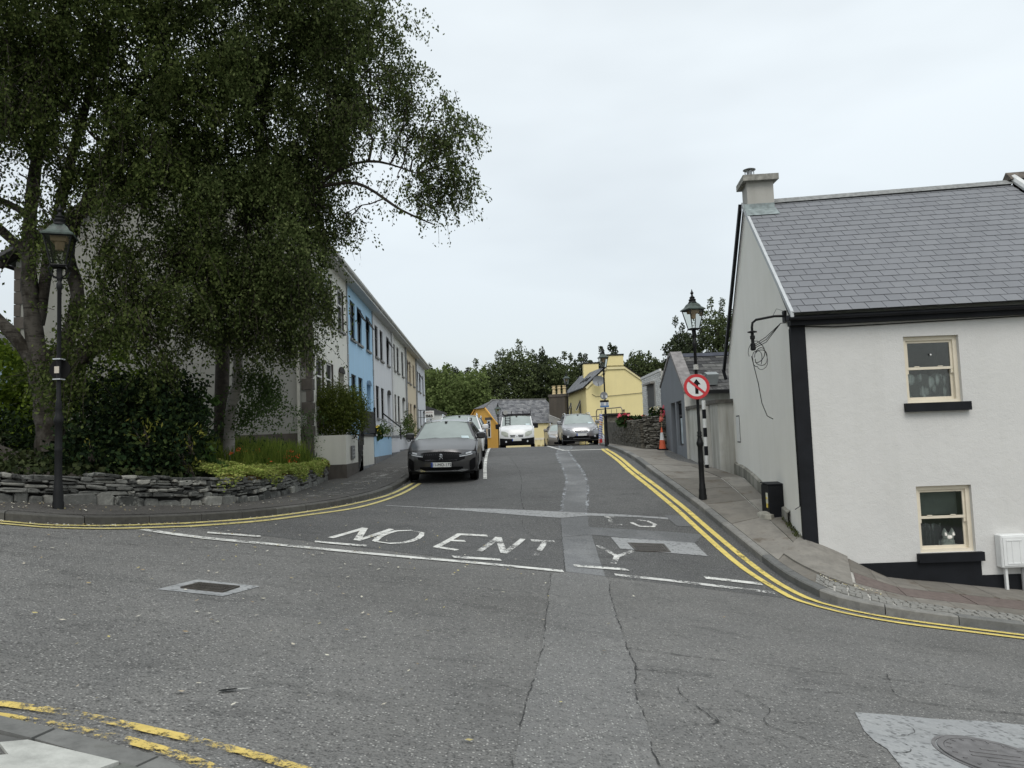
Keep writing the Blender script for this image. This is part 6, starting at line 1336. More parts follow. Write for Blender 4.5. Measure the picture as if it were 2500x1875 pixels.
# ---- white van
PV = dict(W=1.90, L=4.8, H=1.84, hood=1.03, cowl=(.72,1.28), belt=1.25, roof0=1.30, roof1=4.6, rear=4.75, wheels=(.86,3.9), r=.33, nr=.30, rake=.16, rw=.84, van=True, ms=1.5, mz=1.22, mirror_m=PLAS, disc=.60, zb=.22)
vx = .15; t, band, plate, nose = vehicle('white_van', (vx, 41.0, G(vx,42)+.03), R(-1.5), 'white van with a black bumper, roof rack and ladder seen at the crest', 'van', bpy.data.materials['paint_white'], PV)
band('bumper', PLAS, [(-.93,.22,.58),(-.5,.22,.54),(0,.22,.52),(.5,.22,.54),(.93,.22,.58)], .03)
for sx in (-1, 1):
    band('headlight', plain('van_headlight', (.36,.38,.33), .2) if sx < 0 else bpy.data.materials['van_headlight'], sorted([(sx*.46,.66,.84),(sx*.62,.66,.93),(sx*.84,.80,.95)]), .014)
    band('grille_slot', GRL, sorted([(sx*.08,.70,.735),(sx*.36,.70,.735)]), .016); band('grille_slot', GRL, sorted([(sx*.10,.63,.665),(sx*.34,.63,.665)]), .016)
    mb = MB(); mb.disc((sx*.58, nose(.58,.40)-.045, .38), (0,-1,0), .05, .01, 12); mb.build('fog_light', HL, t, local=True)
band('emblem', M['chrome'], [(-.04,.66,.73),(.04,.66,.73)], .02); plate('', .47, .5)
mb = MB(); mb.box(.05,.55,.66,.70,1.20,1.225); mb.build('bonnet_vent', GRL, t, local=True)
t_rack = MB()
for y in (1.5, 2.9, 4.2): t_rack.box(-.80,.80,y,y+.05,1.87,1.92)
for x in (-.78,.74): t_rack.box(x,x+.05,1.4,4.4,1.87,1.93)
for x in (-.80,.76,-.30,.35): t_rack.box(x,x+.04,1.42,1.47,1.87,2.07)
t_rack.build('roof_rack', PLAS, t, local=True)
mb = MB(); mb.lathe([(.13,0),(.13,.9)], (0,0,0), 10); mb.v = [(-.62+x, 1.5+z, 2.01+y) for x, y, z in mb.v]; mb.build('roof_pipe', plain('pipe_grey', (.30,.30,.28), .6), t, local=True)
mb = MB(); wsp = lambda x, f: Vector((x, .74+.56*f-.02, 1.25+.545*f+.03))
for x in (-.62,-.36): mb.tube([wsp(x, .03), wsp(x, .92)], .024, 5)
for f in (.2,.48,.76): mb.tube([wsp(-.62, f), wsp(-.36, f)], .018, 5)
mb.build('ladder_reflection' if False else 'reflected_ladder', PLAS, t, local=True)  # dark bars on the windscreen stand for a ladder reflected in the glass

# ------------------------------------------------------------ street odds and ends on the right
t = thing('traffic_cone', (5.14,26.4,-.55), 'orange and white traffic cone against the corner of the stone garden wall', 'traffic cone')
OR_ = plain('cone_orange', (.62,.12,.05), .6); 
mb = MB(); mb.bevbox(4.97,5.31,26.23,26.57,-.62,-.57,.01); mb.build('base', PLAS, t)
for z0, z1, m, nm in ((0,.30,OR_,'lower_band'),(.30,.56,SW,'white_sleeve'),(.56,.74,OR_,'upper_band')):
    rr_ = lambda z: .125-.11*z/.78; mb = MB(); mb.lathe([(rr_(z0),-.57+z0),(rr_(z1),-.57+z1)], (5.14,26.4,0), 16); mb.build(nm, m, t, smooth=True)
t = thing('warning_flag', (5.16,26.45,.3), 'crumpled red flag cloth on a thin stick above the traffic cone', 'flag')
mb = MB(); mb.tube([(5.14,26.4,.1),(5.16,26.42,.75)], .012, 5); mb.build('stick', plain('stick_wood', (.3,.2,.1), .8), t)
mb = MB(); rr_ = random.Random(2); mb.grid([[(5.15+.07*math.sin(i*.9+j)-.03+.015*i, 26.42+.05*math.cos(i*1.3+j*.8), .36+i*.045) for j in range(5)] for i in range(6)]); mb.build('cloth', plain('flag_red', (.50,.10,.07), .7), t, smooth=True)
def geranium(nm, lab, cx_, cy_, cz_, w_, n, col, cat='flowers'):
    t = thing(nm, (cx_, cy_, cz_), lab, cat); V = np.zeros((n*26, 4, 3)); Lf = np.zeros((n*34, 4, 3)); r = random.Random(n)
    k = 0
    for i in range(n):
        c = np.array([cx_+r.uniform(-w_, w_), cy_+r.uniform(-.12,.12), cz_+r.uniform(.05,.32)])
        for j in range(26):
            d = np.array([r.gauss(0,1) for _ in range(3)]); d /= np.linalg.norm(d); p = c+d*.075; a = np.array([r.gauss(0,1) for _ in range(3)])*.028; b = np.array([r.gauss(0,1) for _ in range(3)])*.028
            V[k] = [p-a, p-b, p+a, p+b]; k += 1
    for q in range(n*34):
        p = np.array([cx_+r.uniform(-w_*1.15, w_*1.15), cy_+r.uniform(-.2,.15), cz_+r.uniform(-.12,.25)]); a = np.array([r.gauss(0,1) for _ in range(3)])*.045; b = np.array([r.gauss(0,1) for _ in range(3)])*.045; Lf[q] = [p-a, p-b, p+a, p+b]
    quads_obj('blossoms', V, col, t); quads_obj('leaves', Lf, LEAF_D, t)
LEAF_D = leafmat('leaf_dark', [(.018,.035,.014),(.03,.055,.02),(.05,.085,.03)], .25)
PK = objrand('pink_petal', [(.55,.05,.10),(.70,.12,.17),(.75,.25,.28)], .7, 20, .1, isl=True); PW = objrand('white_petal', [(.6,.6,.45),(.65,.62,.55),(.6,.5,.15)], .7, 20, .1, isl=True); PO = objrand('orange_petal', [(.65,.10,.03),(.75,.16,.04)], .7, 20, .1, isl=True)
geranium('pink_geraniums', 'clump of bright pink geraniums on top of the stone garden wall', 4.62, 29.6, .40, .50, 16, PK)
geranium('white_flowers', 'pale yellow and white flowers at the near end of the garden wall', 5.22, 27.4, .60, .28, 5, PW)
geranium('red_flowers', 'red flowers spilling over the garden wall next to the pale ones', 5.42, 27.2, .55, .12, 4, PK)
def barrier(loc, rz, w, h, lab):
    t = thing('site_fence', loc, lab, 'fence', 'temporary metal fence panels round the site', rz); m = plain('fence_steel', (.22,.19,.14), .5, .4) if 'fence_steel' not in bpy.data.materials else bpy.data.materials['fence_steel']
    mb = MB(); mb.tube([(-w/2,0,0),(-w/2,0,h-.12),(-w/2+.1,0,h),(w/2-.1,0,h),(w/2,0,h-.12),(w/2,0,0)], .03, 6); mb.tube([(-w/2,0,h*.72),(w/2,0,h*.72)], .018, 5); mb.tube([(-w/2,0,.2),(w/2,0,.2)], .02, 5); mb.build('frame', m, t, local=True)
    for q in range(1, 5): mb = MB(); mb.tube([(-w/2+w*q/5,0,.2),(-w/2+w*q/5,0,h-.05)], .014, 4); mb.build('upright', m, t, local=True)
barrier((4.62,41.6,-.55), R(-62), 2.6, 1.55, 'metal site fence panel running back beside the silver car')
barrier((4.75,37.6,-.48), R(-68), 2.6, 1.75, 'metal site fence panel nearest the third lamp post')
barrier((7.6,34,.35), 0, 3.4, .72, 'tubular metal fence rail showing above the garden wall')
t = thing('striped_marker', (4.38,36.9,-.45), 'leaning white post wound with blue and orange stripes behind the third lamp', 'striped post')
mb = MB(); mb.tube([(4.18,37.0,-.5),(4.30,37.0,1.0)], .085, 12); mb.build('post', SW, t)
SB_ = plain('stripe_blue', (.12,.16,.50), .6); SO_ = plain('stripe_orange', (.65,.22,.08), .6)
for q in range(13):
    z = -.42+q*.11; mb = MB(); x = 4.18+.12*(z+.5)/1.5; k = 12
    mb.grid([[(x+.09*math.cos(2*math.pi*j/k), 37.0+.09*math.sin(2*math.pi*j/k), z+dz-.035*math.cos(2*math.pi*j/k)) for j in range(k+1)] for dz in (0,.045)]); mb.build('stripe', SO_ if q in (8,9,0,1) else SB_, t)
t = thing('barrier_foot', (4.42,36.6,-.5), 'red and white water filled barrier foot at the base of the striped post', 'barrier')
for q in range(4): mb = MB(); mb.bevbox(4.12+.11*q,4.225+.11*q,36.4,36.7,-.5,-.22+.03*(q%2),.012); mb.build('block', SR if q % 2 == 0 else SW, t)
mb = MB(); mb.box(4.1,4.6,36.35,36.75,-.56,-.5); mb.build('foot', SR, t)
t = thing('builders_bag', (4.0,39.6,-.5), 'slumped white sack leaning on the fence behind the silver car', 'sack')
mb = MB(); blob(mb, (4.42,39.4,-.22), (.28,.28,.34), 12, 8); mb.v = [(x+random.uniform(-.03,.03), y, z+random.uniform(-.03,.03)) for x, y, z in mb.v]; mb.build('sack', plain('sack_white', (.5,.51,.52), .7, var=.15, sc=6, bump=.5), t, smooth=True)
t = thing('green_shed', (6.5,33,.3), 'dark green shed roof with pale edges behind the garden wall', 'shed')
mb = MB(); mb.prism([(5.55,31,.45),(7.4,31,.45),(7.0,31,.92),(6.4,31,1.0)], (0,1.6,0)); mb.build('roof', plain('shed_green', (.025,.06,.05), .7), t)
mb = MB(); mb.prism([(5.5,30.95,.44),(6.4,30.95,1.02),(7.05,30.95,.94),(7.1,30.95,1.0),(6.4,30.95,1.10),(5.45,30.95,.52)], (0,.06,0)); mb.build('edge', SW, t); mb = MB(); mb.box(5.6,7.3,31.05,32.5,-.7,.45); mb.build('wall', bpy.data.materials['shed_green'], t)

# ------------------------------------------------------------ foliage
def leaf_quads(C, size, hang=.6, rg=rng, aspect=.62):
    n = len(C); d = rg.normal(size=(n,3)); d[:,2] -= hang*2.0; d /= np.linalg.norm(d, axis=1)[:,None]
    e = np.cross(d, rg.normal(size=(n,3))); e /= np.linalg.norm(e, axis=1)[:,None]+1e-9
    s = (size*rg.uniform(.65, 1.25, n))[:,None]
    return np.stack([C-d*s*.5, C+e*s*aspect*.5, C+d*s*.5, C-e*s*aspect*.5], axis=1)
def in_ell(n, c, r, rg=rng, shell=.55):
    v = rg.normal(size=(n,3)); v /= np.linalg.norm(v, axis=1)[:,None]
    rad = rg.uniform(0, 1, n)**(1/3); k = rg.uniform(size=n) < shell; rad[k] = rg.uniform(.78, 1.06, k.sum())
    bump = 1+.22*np.sin(v[:,0]*5+c[0]*3)*np.cos(v[:,2]*6+c[1])+.12*np.sin(v[:,1]*11+v[:,2]*9)
    return np.array(c)+v*np.array(r)*(rad*bump)[:,None]
def hanging(c, r, dens, size, tl=(.22,.70), nl=22, shell=.5, spread=.042, out=.35):
    vol = 4.19*r[0]*r[1]*r[2]; n = max(3, int(vol*dens/nl)); 
    # clustered twig roots: twigs gather round branchlets
    nb = max(2, n//15); B = in_ell(nb, c, r, shell=shell); idx = rng.integers(0, nb, n); S = B[idx]+rng.normal(size=(n,3))*np.array([.13,.13,.10])
    L = rng.uniform(*tl, n); dirv = rng.normal(size=(n,3))*.28; dirv[:,:2] += (S-np.array(c))[:,:2]/np.array(r)[:2]*out*.5; dirv[:,2] -= .55; dirv /= np.linalg.norm(dirv, axis=1)[:,None]
    t = rng.uniform(0, 1, (n, nl)); P = S[:,None,:]+dirv[:,None,:]*(t*L[:,None])[:,:,None]; P[:,:,2] -= (t**2*L[:,None]*.35)
    P += rng.normal(size=P.shape)*spread
    return P.reshape(-1,3), B, S, dirv, L
BL = leafmat('birch_leaf', [(.024,.037,.010),(.046,.066,.018),(.078,.104,.030),(.15,.18,.06)], .42)
BLG = leafmat('birch_leaf_grey', [(.028,.042,.012),(.055,.077,.024),(.092,.122,.042),(.17,.20,.08)], .42)
bt = NT('birch_bark'); _b = bt.mixc(bt.rng(bt.noise(3.5, 5, .7, (1,1,.6)), .42, .58), (.028,.024,.018), (.085,.078,.066)); _b = bt.mixc(bt.math('MULTIPLY', bt.rng(bt.noise(9, 6, .75, (.35,.35,2.4)), .52, .62), .85), _b, (.014,.011,.009)); bt.col(_b); bt.set(.85, 0, .2); bt.bump(bt.noise(18, 5, .8, (.5,.5,2)), .6, .03); BARK = bt.mat
def pale_bark():
    bt = NT('pale_birch_bark'); b = bt.mixc(bt.rng(bt.noise(3, 5, .7, (1,1,.5)), .4, .6), (.22,.205,.185), (.34,.325,.30)); b = bt.mixc(bt.math('MULTIPLY', bt.rng(bt.noise(8, 6, .75, (.3,.3,3.2)), .55, .63), .7), b, (.08,.07,.06)); bt.col(b); bt.set(.8, 0, .2); bt.bump(bt.noise(16, 5, .8, (.5,.5,2.5)), .4, .02); return bt.mat
PBARK = pale_bark()
DBARK = plain('dark_bark', (.035,.028,.022), .95, var=.5, sc=12, bump=.8, bsc=25)
def branch(a, b, n=6, wob=.12, sag=.0):
    a, b = np.array(a, float), np.array(b, float); L = np.linalg.norm(b-a); P = [a+(b-a)*i/n+rng.normal(size=3)*wob*L*.12*(0 < i < n)+np.array([0,0,math.sin(math.pi*i/n)*sag*L]) for i in range(n+1)]; return P
def birch(base, stems, ells, label, nm='birch_tree', leaf=BL, size=.062, bark=None):
    t = thing(nm, base, label, 'tree', 'birches in the raised bed')
    for st in stems:
        mb = MB(); pts, rad = st; pts = smooth3(pts); rs = np.interp(np.linspace(0, 1, len(pts)), np.linspace(0, 1, len(rad)), rad); mb.tube(pts, [r*(1+.08*math.sin(i*1.7)) for i, r in enumerate(rs)], 12); mb.build('trunk' if rad[0] > .12 else 'limb', (bark if rad[0] > .12 else DBARK) if bark else BARK, t, smooth=True)
    allpts = [np.array(p) for st in stems for p in smooth3(st[0])[len(smooth3(st[0]))//2:]]
    LV = []; tw = MB(); bm_ = MB()
    for c, r, dens, *o in ells:
        P, B, S, D, L = hanging(c, r, dens, size, shell=o[0] if o else .5); LV.append(leaf_quads(P, size))
        near = min(allpts, key=lambda p: np.linalg.norm(p-np.array(c))+(2 if p[2] > c[2]+.6 else 0)); main = branch(near, c, 6, .3, .05); kr = min(1, max(r)/1.5)*.8; bm_.tube(main, [(.045-.0045*i)*kr for i in range(7)], 7)
        sel = B[rng.permutation(len(B))[:min(len(B), 22)]]
        for b in sel:
            q = main[int(rng.integers(2, 7))]; bm_.tube(branch(q, b, 4, .6), [.014,.012,.009,.007,.004], 5, cap=False)
        for k in rng.permutation(len(S))[:min(len(S), 90)]:
            tw.tube([S[k], S[k]+D[k]*L[k]*.5+np.array([0,0,-.04]), S[k]+D[k]*L[k]*.95+np.array([0,0,-.22*L[k]])], [.006,.004,.002], 3, cap=False)
    tag(bm_.build('branches', DBARK, t, smooth=True, fix=False), kind='stuff'); tag(tw.build('twigs', DBARK, t, fix=False), kind='stuff')
    cr = quads_obj('crown', np.concatenate(LV), leaf, t); return t, cr
def smooth3(pts, n=5):
    P = [np.array(p, float) for p in pts]; o = []
    for i in range(len(P)-1):
        p0 = P[max(i-1,0)]; p1 = P[i]; p2 = P[i+1]; p3 = P[min(i+2,len(P)-1)]
        for k in range(n): t = k/n; o.append(.5*((2*p1)+(-p0+p2)*t+(2*p0-5*p1+4*p2-p3)*t*t+(-p0+3*p1-3*p2+p3)*t**3))
    o.append(P[-1]); return o
birch((-7.75,12.7,-.45), [
    ([(-7.72,12.7,-.6),(-7.70,12.65,.2),(-7.75,12.6,.95),(-7.90,12.6,1.7)], [.30,.24,.22,.20]),
    ([(-7.85,12.6,1.3),(-8.0,12.6,2.2),(-8.08,12.6,3.2),(-8.1,12.7,4.4),(-8.0,12.9,6.2),(-7.7,13,8.2),(-7.5,13,9.8)], [.17,.13,.115,.10,.08,.05,.03]),
    ([(-7.98,12.7,2.2),(-7.82,12.8,3.6),(-7.6,13,5.2),(-7.2,13.1,7.0),(-6.9,13.1,9)], [.10,.095,.08,.05,.03]),
    ([(-7.70,12.6,1.2),(-7.4,12.5,1.8),(-7.25,12.6,2.6),(-7.45,12.7,3.6),(-7.0,12.9,5.0),(-6.4,13,6.6)], [.15,.13,.115,.09,.07,.04]),
    ([(-7.75,12.6,1.2),(-7.1,12.5,1.62),(-6.5,12.6,2.1),(-5.9,12.9,2.8),(-5.4,13.2,3.6)], [.17,.14,.11,.08,.04]),
    ([(-7.95,12.6,1.5),(-8.35,12.5,2.1),(-8.9,12.4,2.62),(-9.7,12.3,2.75)], [.12,.10,.08,.05]),
    ([(-8.0,12.6,3.3),(-8.6,12.5,3.9),(-9.3,12.4,4.6)], [.09,.07,.04]),
    ([(-8.0,12.6,4.0),(-8.5,12.5,4.3),(-9.3,12.4,4.5)], [.07,.05,.03])],
    [((-8.9,12.8,7.4), (1.9,1.8,1.5), 2000), ((-7.0,13.0,7.4), (1.5,1.6,1.3), 2100), ((-9.1,12.3,5.7), (1.3,1.2,.9), 1500), ((-7.2,12.8,5.7), (1.3,1.3,.9), 1700), ((-8.2,11.9,6.6), (1.0,.8,.9), 1900), ((-7.9,11.7,5.3), (.8,.6,.6), 1900), ((-7.3,11.9,6.5), (.7,.7,.7), 1800), ((-6.0,12.6,5.2), (.9,.8,.6), 2200), ((-7.6,11.6,4.4), (.45,.4,.45), 1400),
     ((-7.4,12.6,9.5), (3.4,2.2,1.5), 1300), ((-5.6,13.0,6.4), (1.2,1.4,1.4), 1900), ((-6.2,12.7,4.5), (1.1,1.0,1.0), 2300), ((-6.9,12.0,3.9), (.9,.7,.5), 2000), ((-6.5,11.9,2.7), (.80,.7,.80), 2600), ((-5.85,12.0,2.1), (.80,.6,.75), 2800), ((-5.6,12.6,3.3), (.8,.8,.7), 2500), ((-7.3,11.6,3.2), (.35,.4,.6), 1300), ((-9.2,12.2,4.3), (.8,.9,.5), 800), ((-6.7,11.9,1.5), (.7,.5,.7), 2400), ((-8.7,11.5,4.6), (.6,.5,.35), 900), ((-7.0,10.0,9.6), (3.0,1.8,1.0), 800)],  # last clump hangs above the view, added to shade the left pavement
    'old many stemmed birch with thick scarred trunks, airy crown over the left lamp')
birch((-5.70,15.2,-.3), [
    ([(-5.72,15.2,-.6),(-5.70,15.2,.2),(-5.66,15.2,.8),(-5.50,15.15,1.35),(-5.42,15.0,2.2),(-5.1,14.6,4),(-4.7,14.3,6),(-4.4,14.2,8)], [.125,.105,.10,.11,.09,.07,.06,.03]),
    ([(-5.45,15.0,2.3),(-4.6,14.4,3.6),(-3.4,13.9,4.9),(-2.5,13.7,5.2),(-1.6,13.6,4.9)], [.055,.045,.035,.025,.010]),
    ([(-3.6,13.9,4.8),(-2.7,13.6,4.75),(-1.9,13.5,4.2),(-1.3,13.5,3.9)], [.035,.03,.022,.01])],
    [((-1.30,13.5,5.85), (.40,.8,.28), 4200), ((-.98,13.5,5.50), (.30,.7,.28), 4200), ((-.85,13.5,5.05), (.24,.7,.26), 4200), ((-.92,13.5,4.65), (.26,.7,.20), 4200), ((-1.25,13.5,4.50), (.34,.7,.18), 4200), ((-1.55,13.5,4.72), (.26,.6,.18), 3600), ((-1.25,13.5,5.30), (.34,.7,.22), 3600), ((-1.15,13.5,4.95), (.34,.7,.18), 3600), ((-1.75,13.5,6.05), (.34,.8,.22), 3600), ((-1.75,13.5,5.60), (.26,.6,.14), 2600), ((-1.95,13.5,4.75), (.24,.6,.14), 2800), ((-2.15,13.5,5.5), (.24,.7,.3), 2000), ((-1.50,13.5,4.35), (.20,.4,.12), 3400),
     ((-2.75,13.6,8.1), (.90,1.5,1.0), 2600), ((-2.45,13.6,6.9), (.80,1.2,.60), 2600), ((-3.0,13.6,6.2), (.6,1.1,.5), 2300),
     ((-4.2,13.7,8.4), (1.9,2,1.4), 2500), ((-4.5,13.8,6.2), (1.6,1.8,1.4), 3000), ((-3.5,13.7,5.4), (.75,1.0,.6), 2700), ((-3.65,13.8,4.35), (.75,1.1,.55), 2900), ((-4.9,13.9,4.2), (1.5,1.6,1.2), 3000), ((-3.05,13.7,4.15), (.35,.6,.18), 1800),
     ((-4.3,13.9,3.2), (.95,1.2,.55), 3000), ((-4.45,14.0,2.5), (.75,.9,.45), 3200), ((-4.15,14.1,2.15), (.60,.8,.32), 3200), ((-3.9,14.0,2.9), (.6,.8,.4), 2800), ((-5.6,13.7,2.9), (1.1,1.1,.85), 2700), ((-5.9,13.0,2.2), (.7,.7,.45), 2300), ((-4.95,13.6,2.15), (.5,.6,.3), 2300)],
    'slender pale barked birch whose dense drooping crown reaches out over the street', leaf=BLG, bark=PBARK)
t = thing('dark_stump', (-6.35,16.3,-.3), 'thick dark trunk standing just behind the pale birch stem', 'tree')
mb = MB(); mb.tube(smooth3([(-6.35,16.4,-.5),(-6.33,16.4,.4),(-6.30,16.4,1.2),(-6.25,16.4,2.6)]), .15, 12); mb.build('trunk', DBARK, t, smooth=True)
P_, *_r = hanging((-5.15,15.6,1.25), (.55,.7,.70), 4200, .05); cr = quads_obj('crown', leaf_quads(P_, .06), leafmat('shrub_leaf', [(.03,.05,.015),(.05,.08,.025),(.08,.12,.04)]), t)
# shrubs
def shrub(nm, label, ells, dens, size, mat, hang=.0, cat='shrub', stem=None, group=None, aspect=.6, shell=.7):
    c0 = ells[0][0]; t = thing(nm, (c0[0], c0[1], min(e[0][2]-e[1][2] for e in ells)), label, cat, group); V = []
    for c, r in ells:
        n = int(4.19*r[0]*r[1]*r[2]*dens); C = in_ell(n, c, r, shell=shell); nb = max(3, n//40); B = C[:nb]; C[nb:] = B[rng.integers(0, nb, n-nb)]+rng.normal(size=(n-nb,3))*(.05+.10*min(r)); k_ = n//3; C[-k_:] = in_ell(k_, c, r, shell=.3); V.append(leaf_quads(C, size, hang, aspect=aspect))
    quads_obj('foliage', np.concatenate(V), mat, t)
    mb = MB()
    for c, r in ells:
        for q in range(5): mb.tube(branch((c[0]+random.uniform(-.1,.1), c[1]+.5*r[1], c[2]-r[2]-.1), in_ell(1, c, tuple(.5*q_ for q_ in r), shell=0)[0], 4, .5), [.015,.012,.010,.007,.003], 5, cap=False)
    tag(mb.build('stems', DBARK, t, fix=False), kind='stuff'); return t
HOL = leafmat('holly_leaf', [(.006,.012,.006),(.010,.020,.008),(.016,.032,.012),(.05,.07,.02)], .1)
shrub('holly_bush', 'large dark glossy holly bush overhanging the stone wall beside the left lamp', [((-6.05,12.2,.25),(.68,.6,.80)),((-5.65,12.8,.25),(.5,.5,.5)),((-6.5,11.6,-.1),(.45,.45,.55)),((-5.9,11.8,-.36),(.42,.3,.36)),((-6.1,13.2,.9),(.7,.6,.5)),((-5.55,12.25,-.32),(.34,.3,.32))], 3600, .085, HOL)
shrub('laurel_shrub', 'dark shrub mass under the old birch at the left edge', [((-9.1,13.4,.1),(1.3,.9,.75)),((-7.4,14.4,.5),(1.1,.8,1.0)),((-6.8,14.3,.5),(.8,.8,.9)),((-10.5,13.2,-.1),(1.0,.9,.8))], 1300, .09, leafmat('laurel_leaf', [(.006,.011,.005),(.012,.022,.008),(.025,.045,.012)], .15))
shrub('variegated_shoots', 'yellow tipped variegated shoots poking out of the dark holly', [((-5.75,11.7,.35),(.30,.12,.18)),((-6.3,11.3,.10),(.10,.10,.12)),((-5.35,12.1,.0),(.25,.12,.14)),((-5.95,11.45,-.42),(.10,.08,.08)),((-5.25,12.3,.22),(.22,.14,.2)),((-5.3,12.3,-.25),(.2,.12,.14))], 1500, .085, leafmat('variegated_leaf', [(.05,.065,.012),(.16,.17,.03),(.30,.27,.07)], .3), aspect=.35)
shrub('young_sycamore', 'broad leaved green sapling leaning against the pale birch stem', [((-6.1,14.6,.95),(.40,.3,.12)),((-6.0,14.4,.75),(.3,.25,.1)),((-5.75,13.8,-.02),(.3,.2,.12)),((-5.35,13.6,-.2),(.2,.2,.1))], 900, .17, leafmat('sycamore_leaf', [(.04,.075,.02),(.07,.13,.035),(.10,.17,.05)], .35), aspect=.9)
shrub('bright_hedge', 'bright yellow green shrub hedge behind the trunks at the left edge', [((-12.4,17.5,1.3),(2.0,1.1,1.6)),((-10.7,17.3,1.0),(1.2,.9,1.3)),((-9.9,17.3,1.9),(.45,.5,.7)),((-12.0,16.4,.2),(2.0,1,.9)),((-8.6,16.5,1.6),(.6,.5,.9))], 700, .13, leafmat('hedge_leaf', [(.04,.07,.01),(.10,.15,.02),(.17,.23,.03)], .45))
shrub('round_conifer', 'rounded olive green conifer shrub on top of the cream planter', [((-4.95,21.3,1.00),(.62,.55,.66)),((-4.58,21.5,.80),(.45,.45,.55)),((-5.25,21.2,.75),(.38,.4,.5))], 10500, .070, leafmat('conifer_leaf', [(.045,.062,.014),(.085,.112,.024),(.14,.165,.04)], .35), hang=-.3, aspect=.42, shell=.45)
shrub('feathery_shrub', 'feathery mid green shrub in front of the cream planter wall', [((-5.25,19.6,-.1),(.28,.28,.45)),((-5.45,19.6,.55),(.30,.28,.40)),((-5.05,19.7,.75),(.28,.2,.20)),((-5.2,19.5,-.45),(.35,.25,.25))], 2300, .065, leafmat('feathery_leaf', [(.045,.085,.025),(.075,.13,.04),(.11,.18,.06)], .35), aspect=.35, shell=.3)
shrub('rusty_shrub', 'small rusty leaved shrub at the foot of the planter wall', [((-4.95,19.3,-.5),(.22,.2,.22))], 2500, .05, leafmat('rusty_leaf', [(.12,.05,.02),(.10,.10,.03),(.22,.10,.04)], .3))
for i, (c, r, lab) in enumerate((((-4.95,28.8,.45),(.3,1.2,.25),'low garden plants with yellow flowers behind the blue wall'),((-4.9,35.2,.55),(.3,1.0,.45),'tall green plants beside the black handrail in the terrace gardens'),((-5.3,38.5,.9),(.25,.8,.7),'tall leafy plant by the off white terraced house'),((-5.0,42,.45),(.3,1.6,.3),'green plants over the far front wall of the terrace'))):
    shrub('garden_plants', lab, [(c, r)], 1500, .08, leafmat('garden_leaf_%s' % 'abcd'[i], [(.03,.05,.015),(.07,.10,.03),(.12,.16,.05)], .35), cat='plants')
YF = objrand('yellow_petal', [(.65,.48,.05),(.7,.6,.1)], .7, 20, .1, isl=True); geranium('yellow_flowers', 'small yellow and peach flowers by the steps of the blue house', -4.75, 26.3, .25, .18, 5, YF)
# strap-leaved bed with orange flowers
t = thing('montbretia', (-5.5,17,-.3), 'bed of tall arching green strap leaves with orange flowers under the gable', 'plants'); V = []; r = random.Random(11)
for q in range(5200):
    x = r.uniform(-7.0, -4.75); y = r.uniform(14.6, 18.8)
    if x > -4.98+.0*(y-16) or (x+5.7)**2/1.9+(y-16.6)**2/5 > 1.15: continue
    z = BZ(x, y); h = r.uniform(.45,.85)*(1 if y > 15.6 else .75); a = r.uniform(0, 6.28); l = r.uniform(.05,.42)*h; w = .009; c, s = math.cos(a), math.sin(a)
    P = [(x, y, z), (x+c*l*.25, y+s*l*.25, z+h*.6), (x+c*l*1.0, y+s*l*1.0, z+h*(.98-.3*l/h))]
    for (p, q_, w0, w1) in ((P[0],P[1],w,w),(P[1],P[2],w,.002)):
        V.append([(p[0]-s*w0,p[1]+c*w0,p[2]),(p[0]+s*w0,p[1]-c*w0,p[2]),(q_[0]+s*w1,q_[1]-c*w1,q_[2]),(q_[0]-s*w1,q_[1]+c*w1,q_[2])])
quads_obj('blades', np.array(V), leafmat('strap_leaf', [(.07,.11,.02),(.13,.18,.03),(.20,.24,.05)], .45), t)
V = []
for q in range(30):
    x, y = (r.gauss(-5.5,.40), r.gauss(16.2,.8)) if q > 8 else (r.gauss(-5.05,.15), r.gauss(17.0,.3))
    z = BZ(x, y)+r.uniform(.28,.5)
    for k in range(6): p = np.array([x, y, z])+rng.normal(size=3)*.028; a, b = rng.normal(size=3)*.013, rng.normal(size=3)*.013; V.append([p-a, p-b, p+a, p+b])
quads_obj('blossoms', np.array(V), PO, t)
# lime ground cover spilling over the wall
GC = leafmat('cover_leaf', [(.17,.22,.05),(.28,.35,.08),(.40,.46,.13),(.38,.36,.12)], .3); V = []; 
fL, SL = bymap([(p[0], p[1], 0) for p in smooth_line(WLN, .1)])
t = thing('ground_cover', (-5.1,14.3,-.5), 'lime green ground cover spilling over the top of the stone wall', 'ground cover')
C = []
for q in range(19000):
    s = r.uniform(SL[-1]*.535, SL[-1]*1.0); p = fL(s); d = fL(s+.05)-fL(s-.05); d /= np.linalg.norm(d)+1e-9; n = np.array([-d[1], d[0], 0])
    m_ = r.random(); wmax = 1.15 if p[1] < 16 else .5; dd = r.uniform(-.10, wmax) if m_ < .85 else r.uniform(-.10,.05)
    x, y = (p+n*dd)[:2]; z = ztL(*p[:2])+(max(0, dd)*.16)+.05+.05*math.sin(x*7)*math.sin(y*6)+r.uniform(0,.13)
    if dd < .03: z -= r.uniform(0,.17)*(1+math.sin(p[1]*3.1))*.8
    C.append((x, y, z))
V = leaf_quads(np.array(C), .055, .15, aspect=.9); V[:,:,2] = V[:,:,2].mean(axis=1)[:,None]+(V[:,:,2]-V[:,:,2].mean(axis=1)[:,None])*.5
tag(quads_obj('leaves', V, GC, t), kind='stuff')
C = []
for q in range(1100):
    s = r.uniform(SL[-1]*.55, SL[-1]*.85); p = fL(s); C.append((p[0]+r.uniform(-.12,.05), p[1]+r.uniform(-.06,.06), ztL(*p[:2])+r.uniform(-.05,.05)))
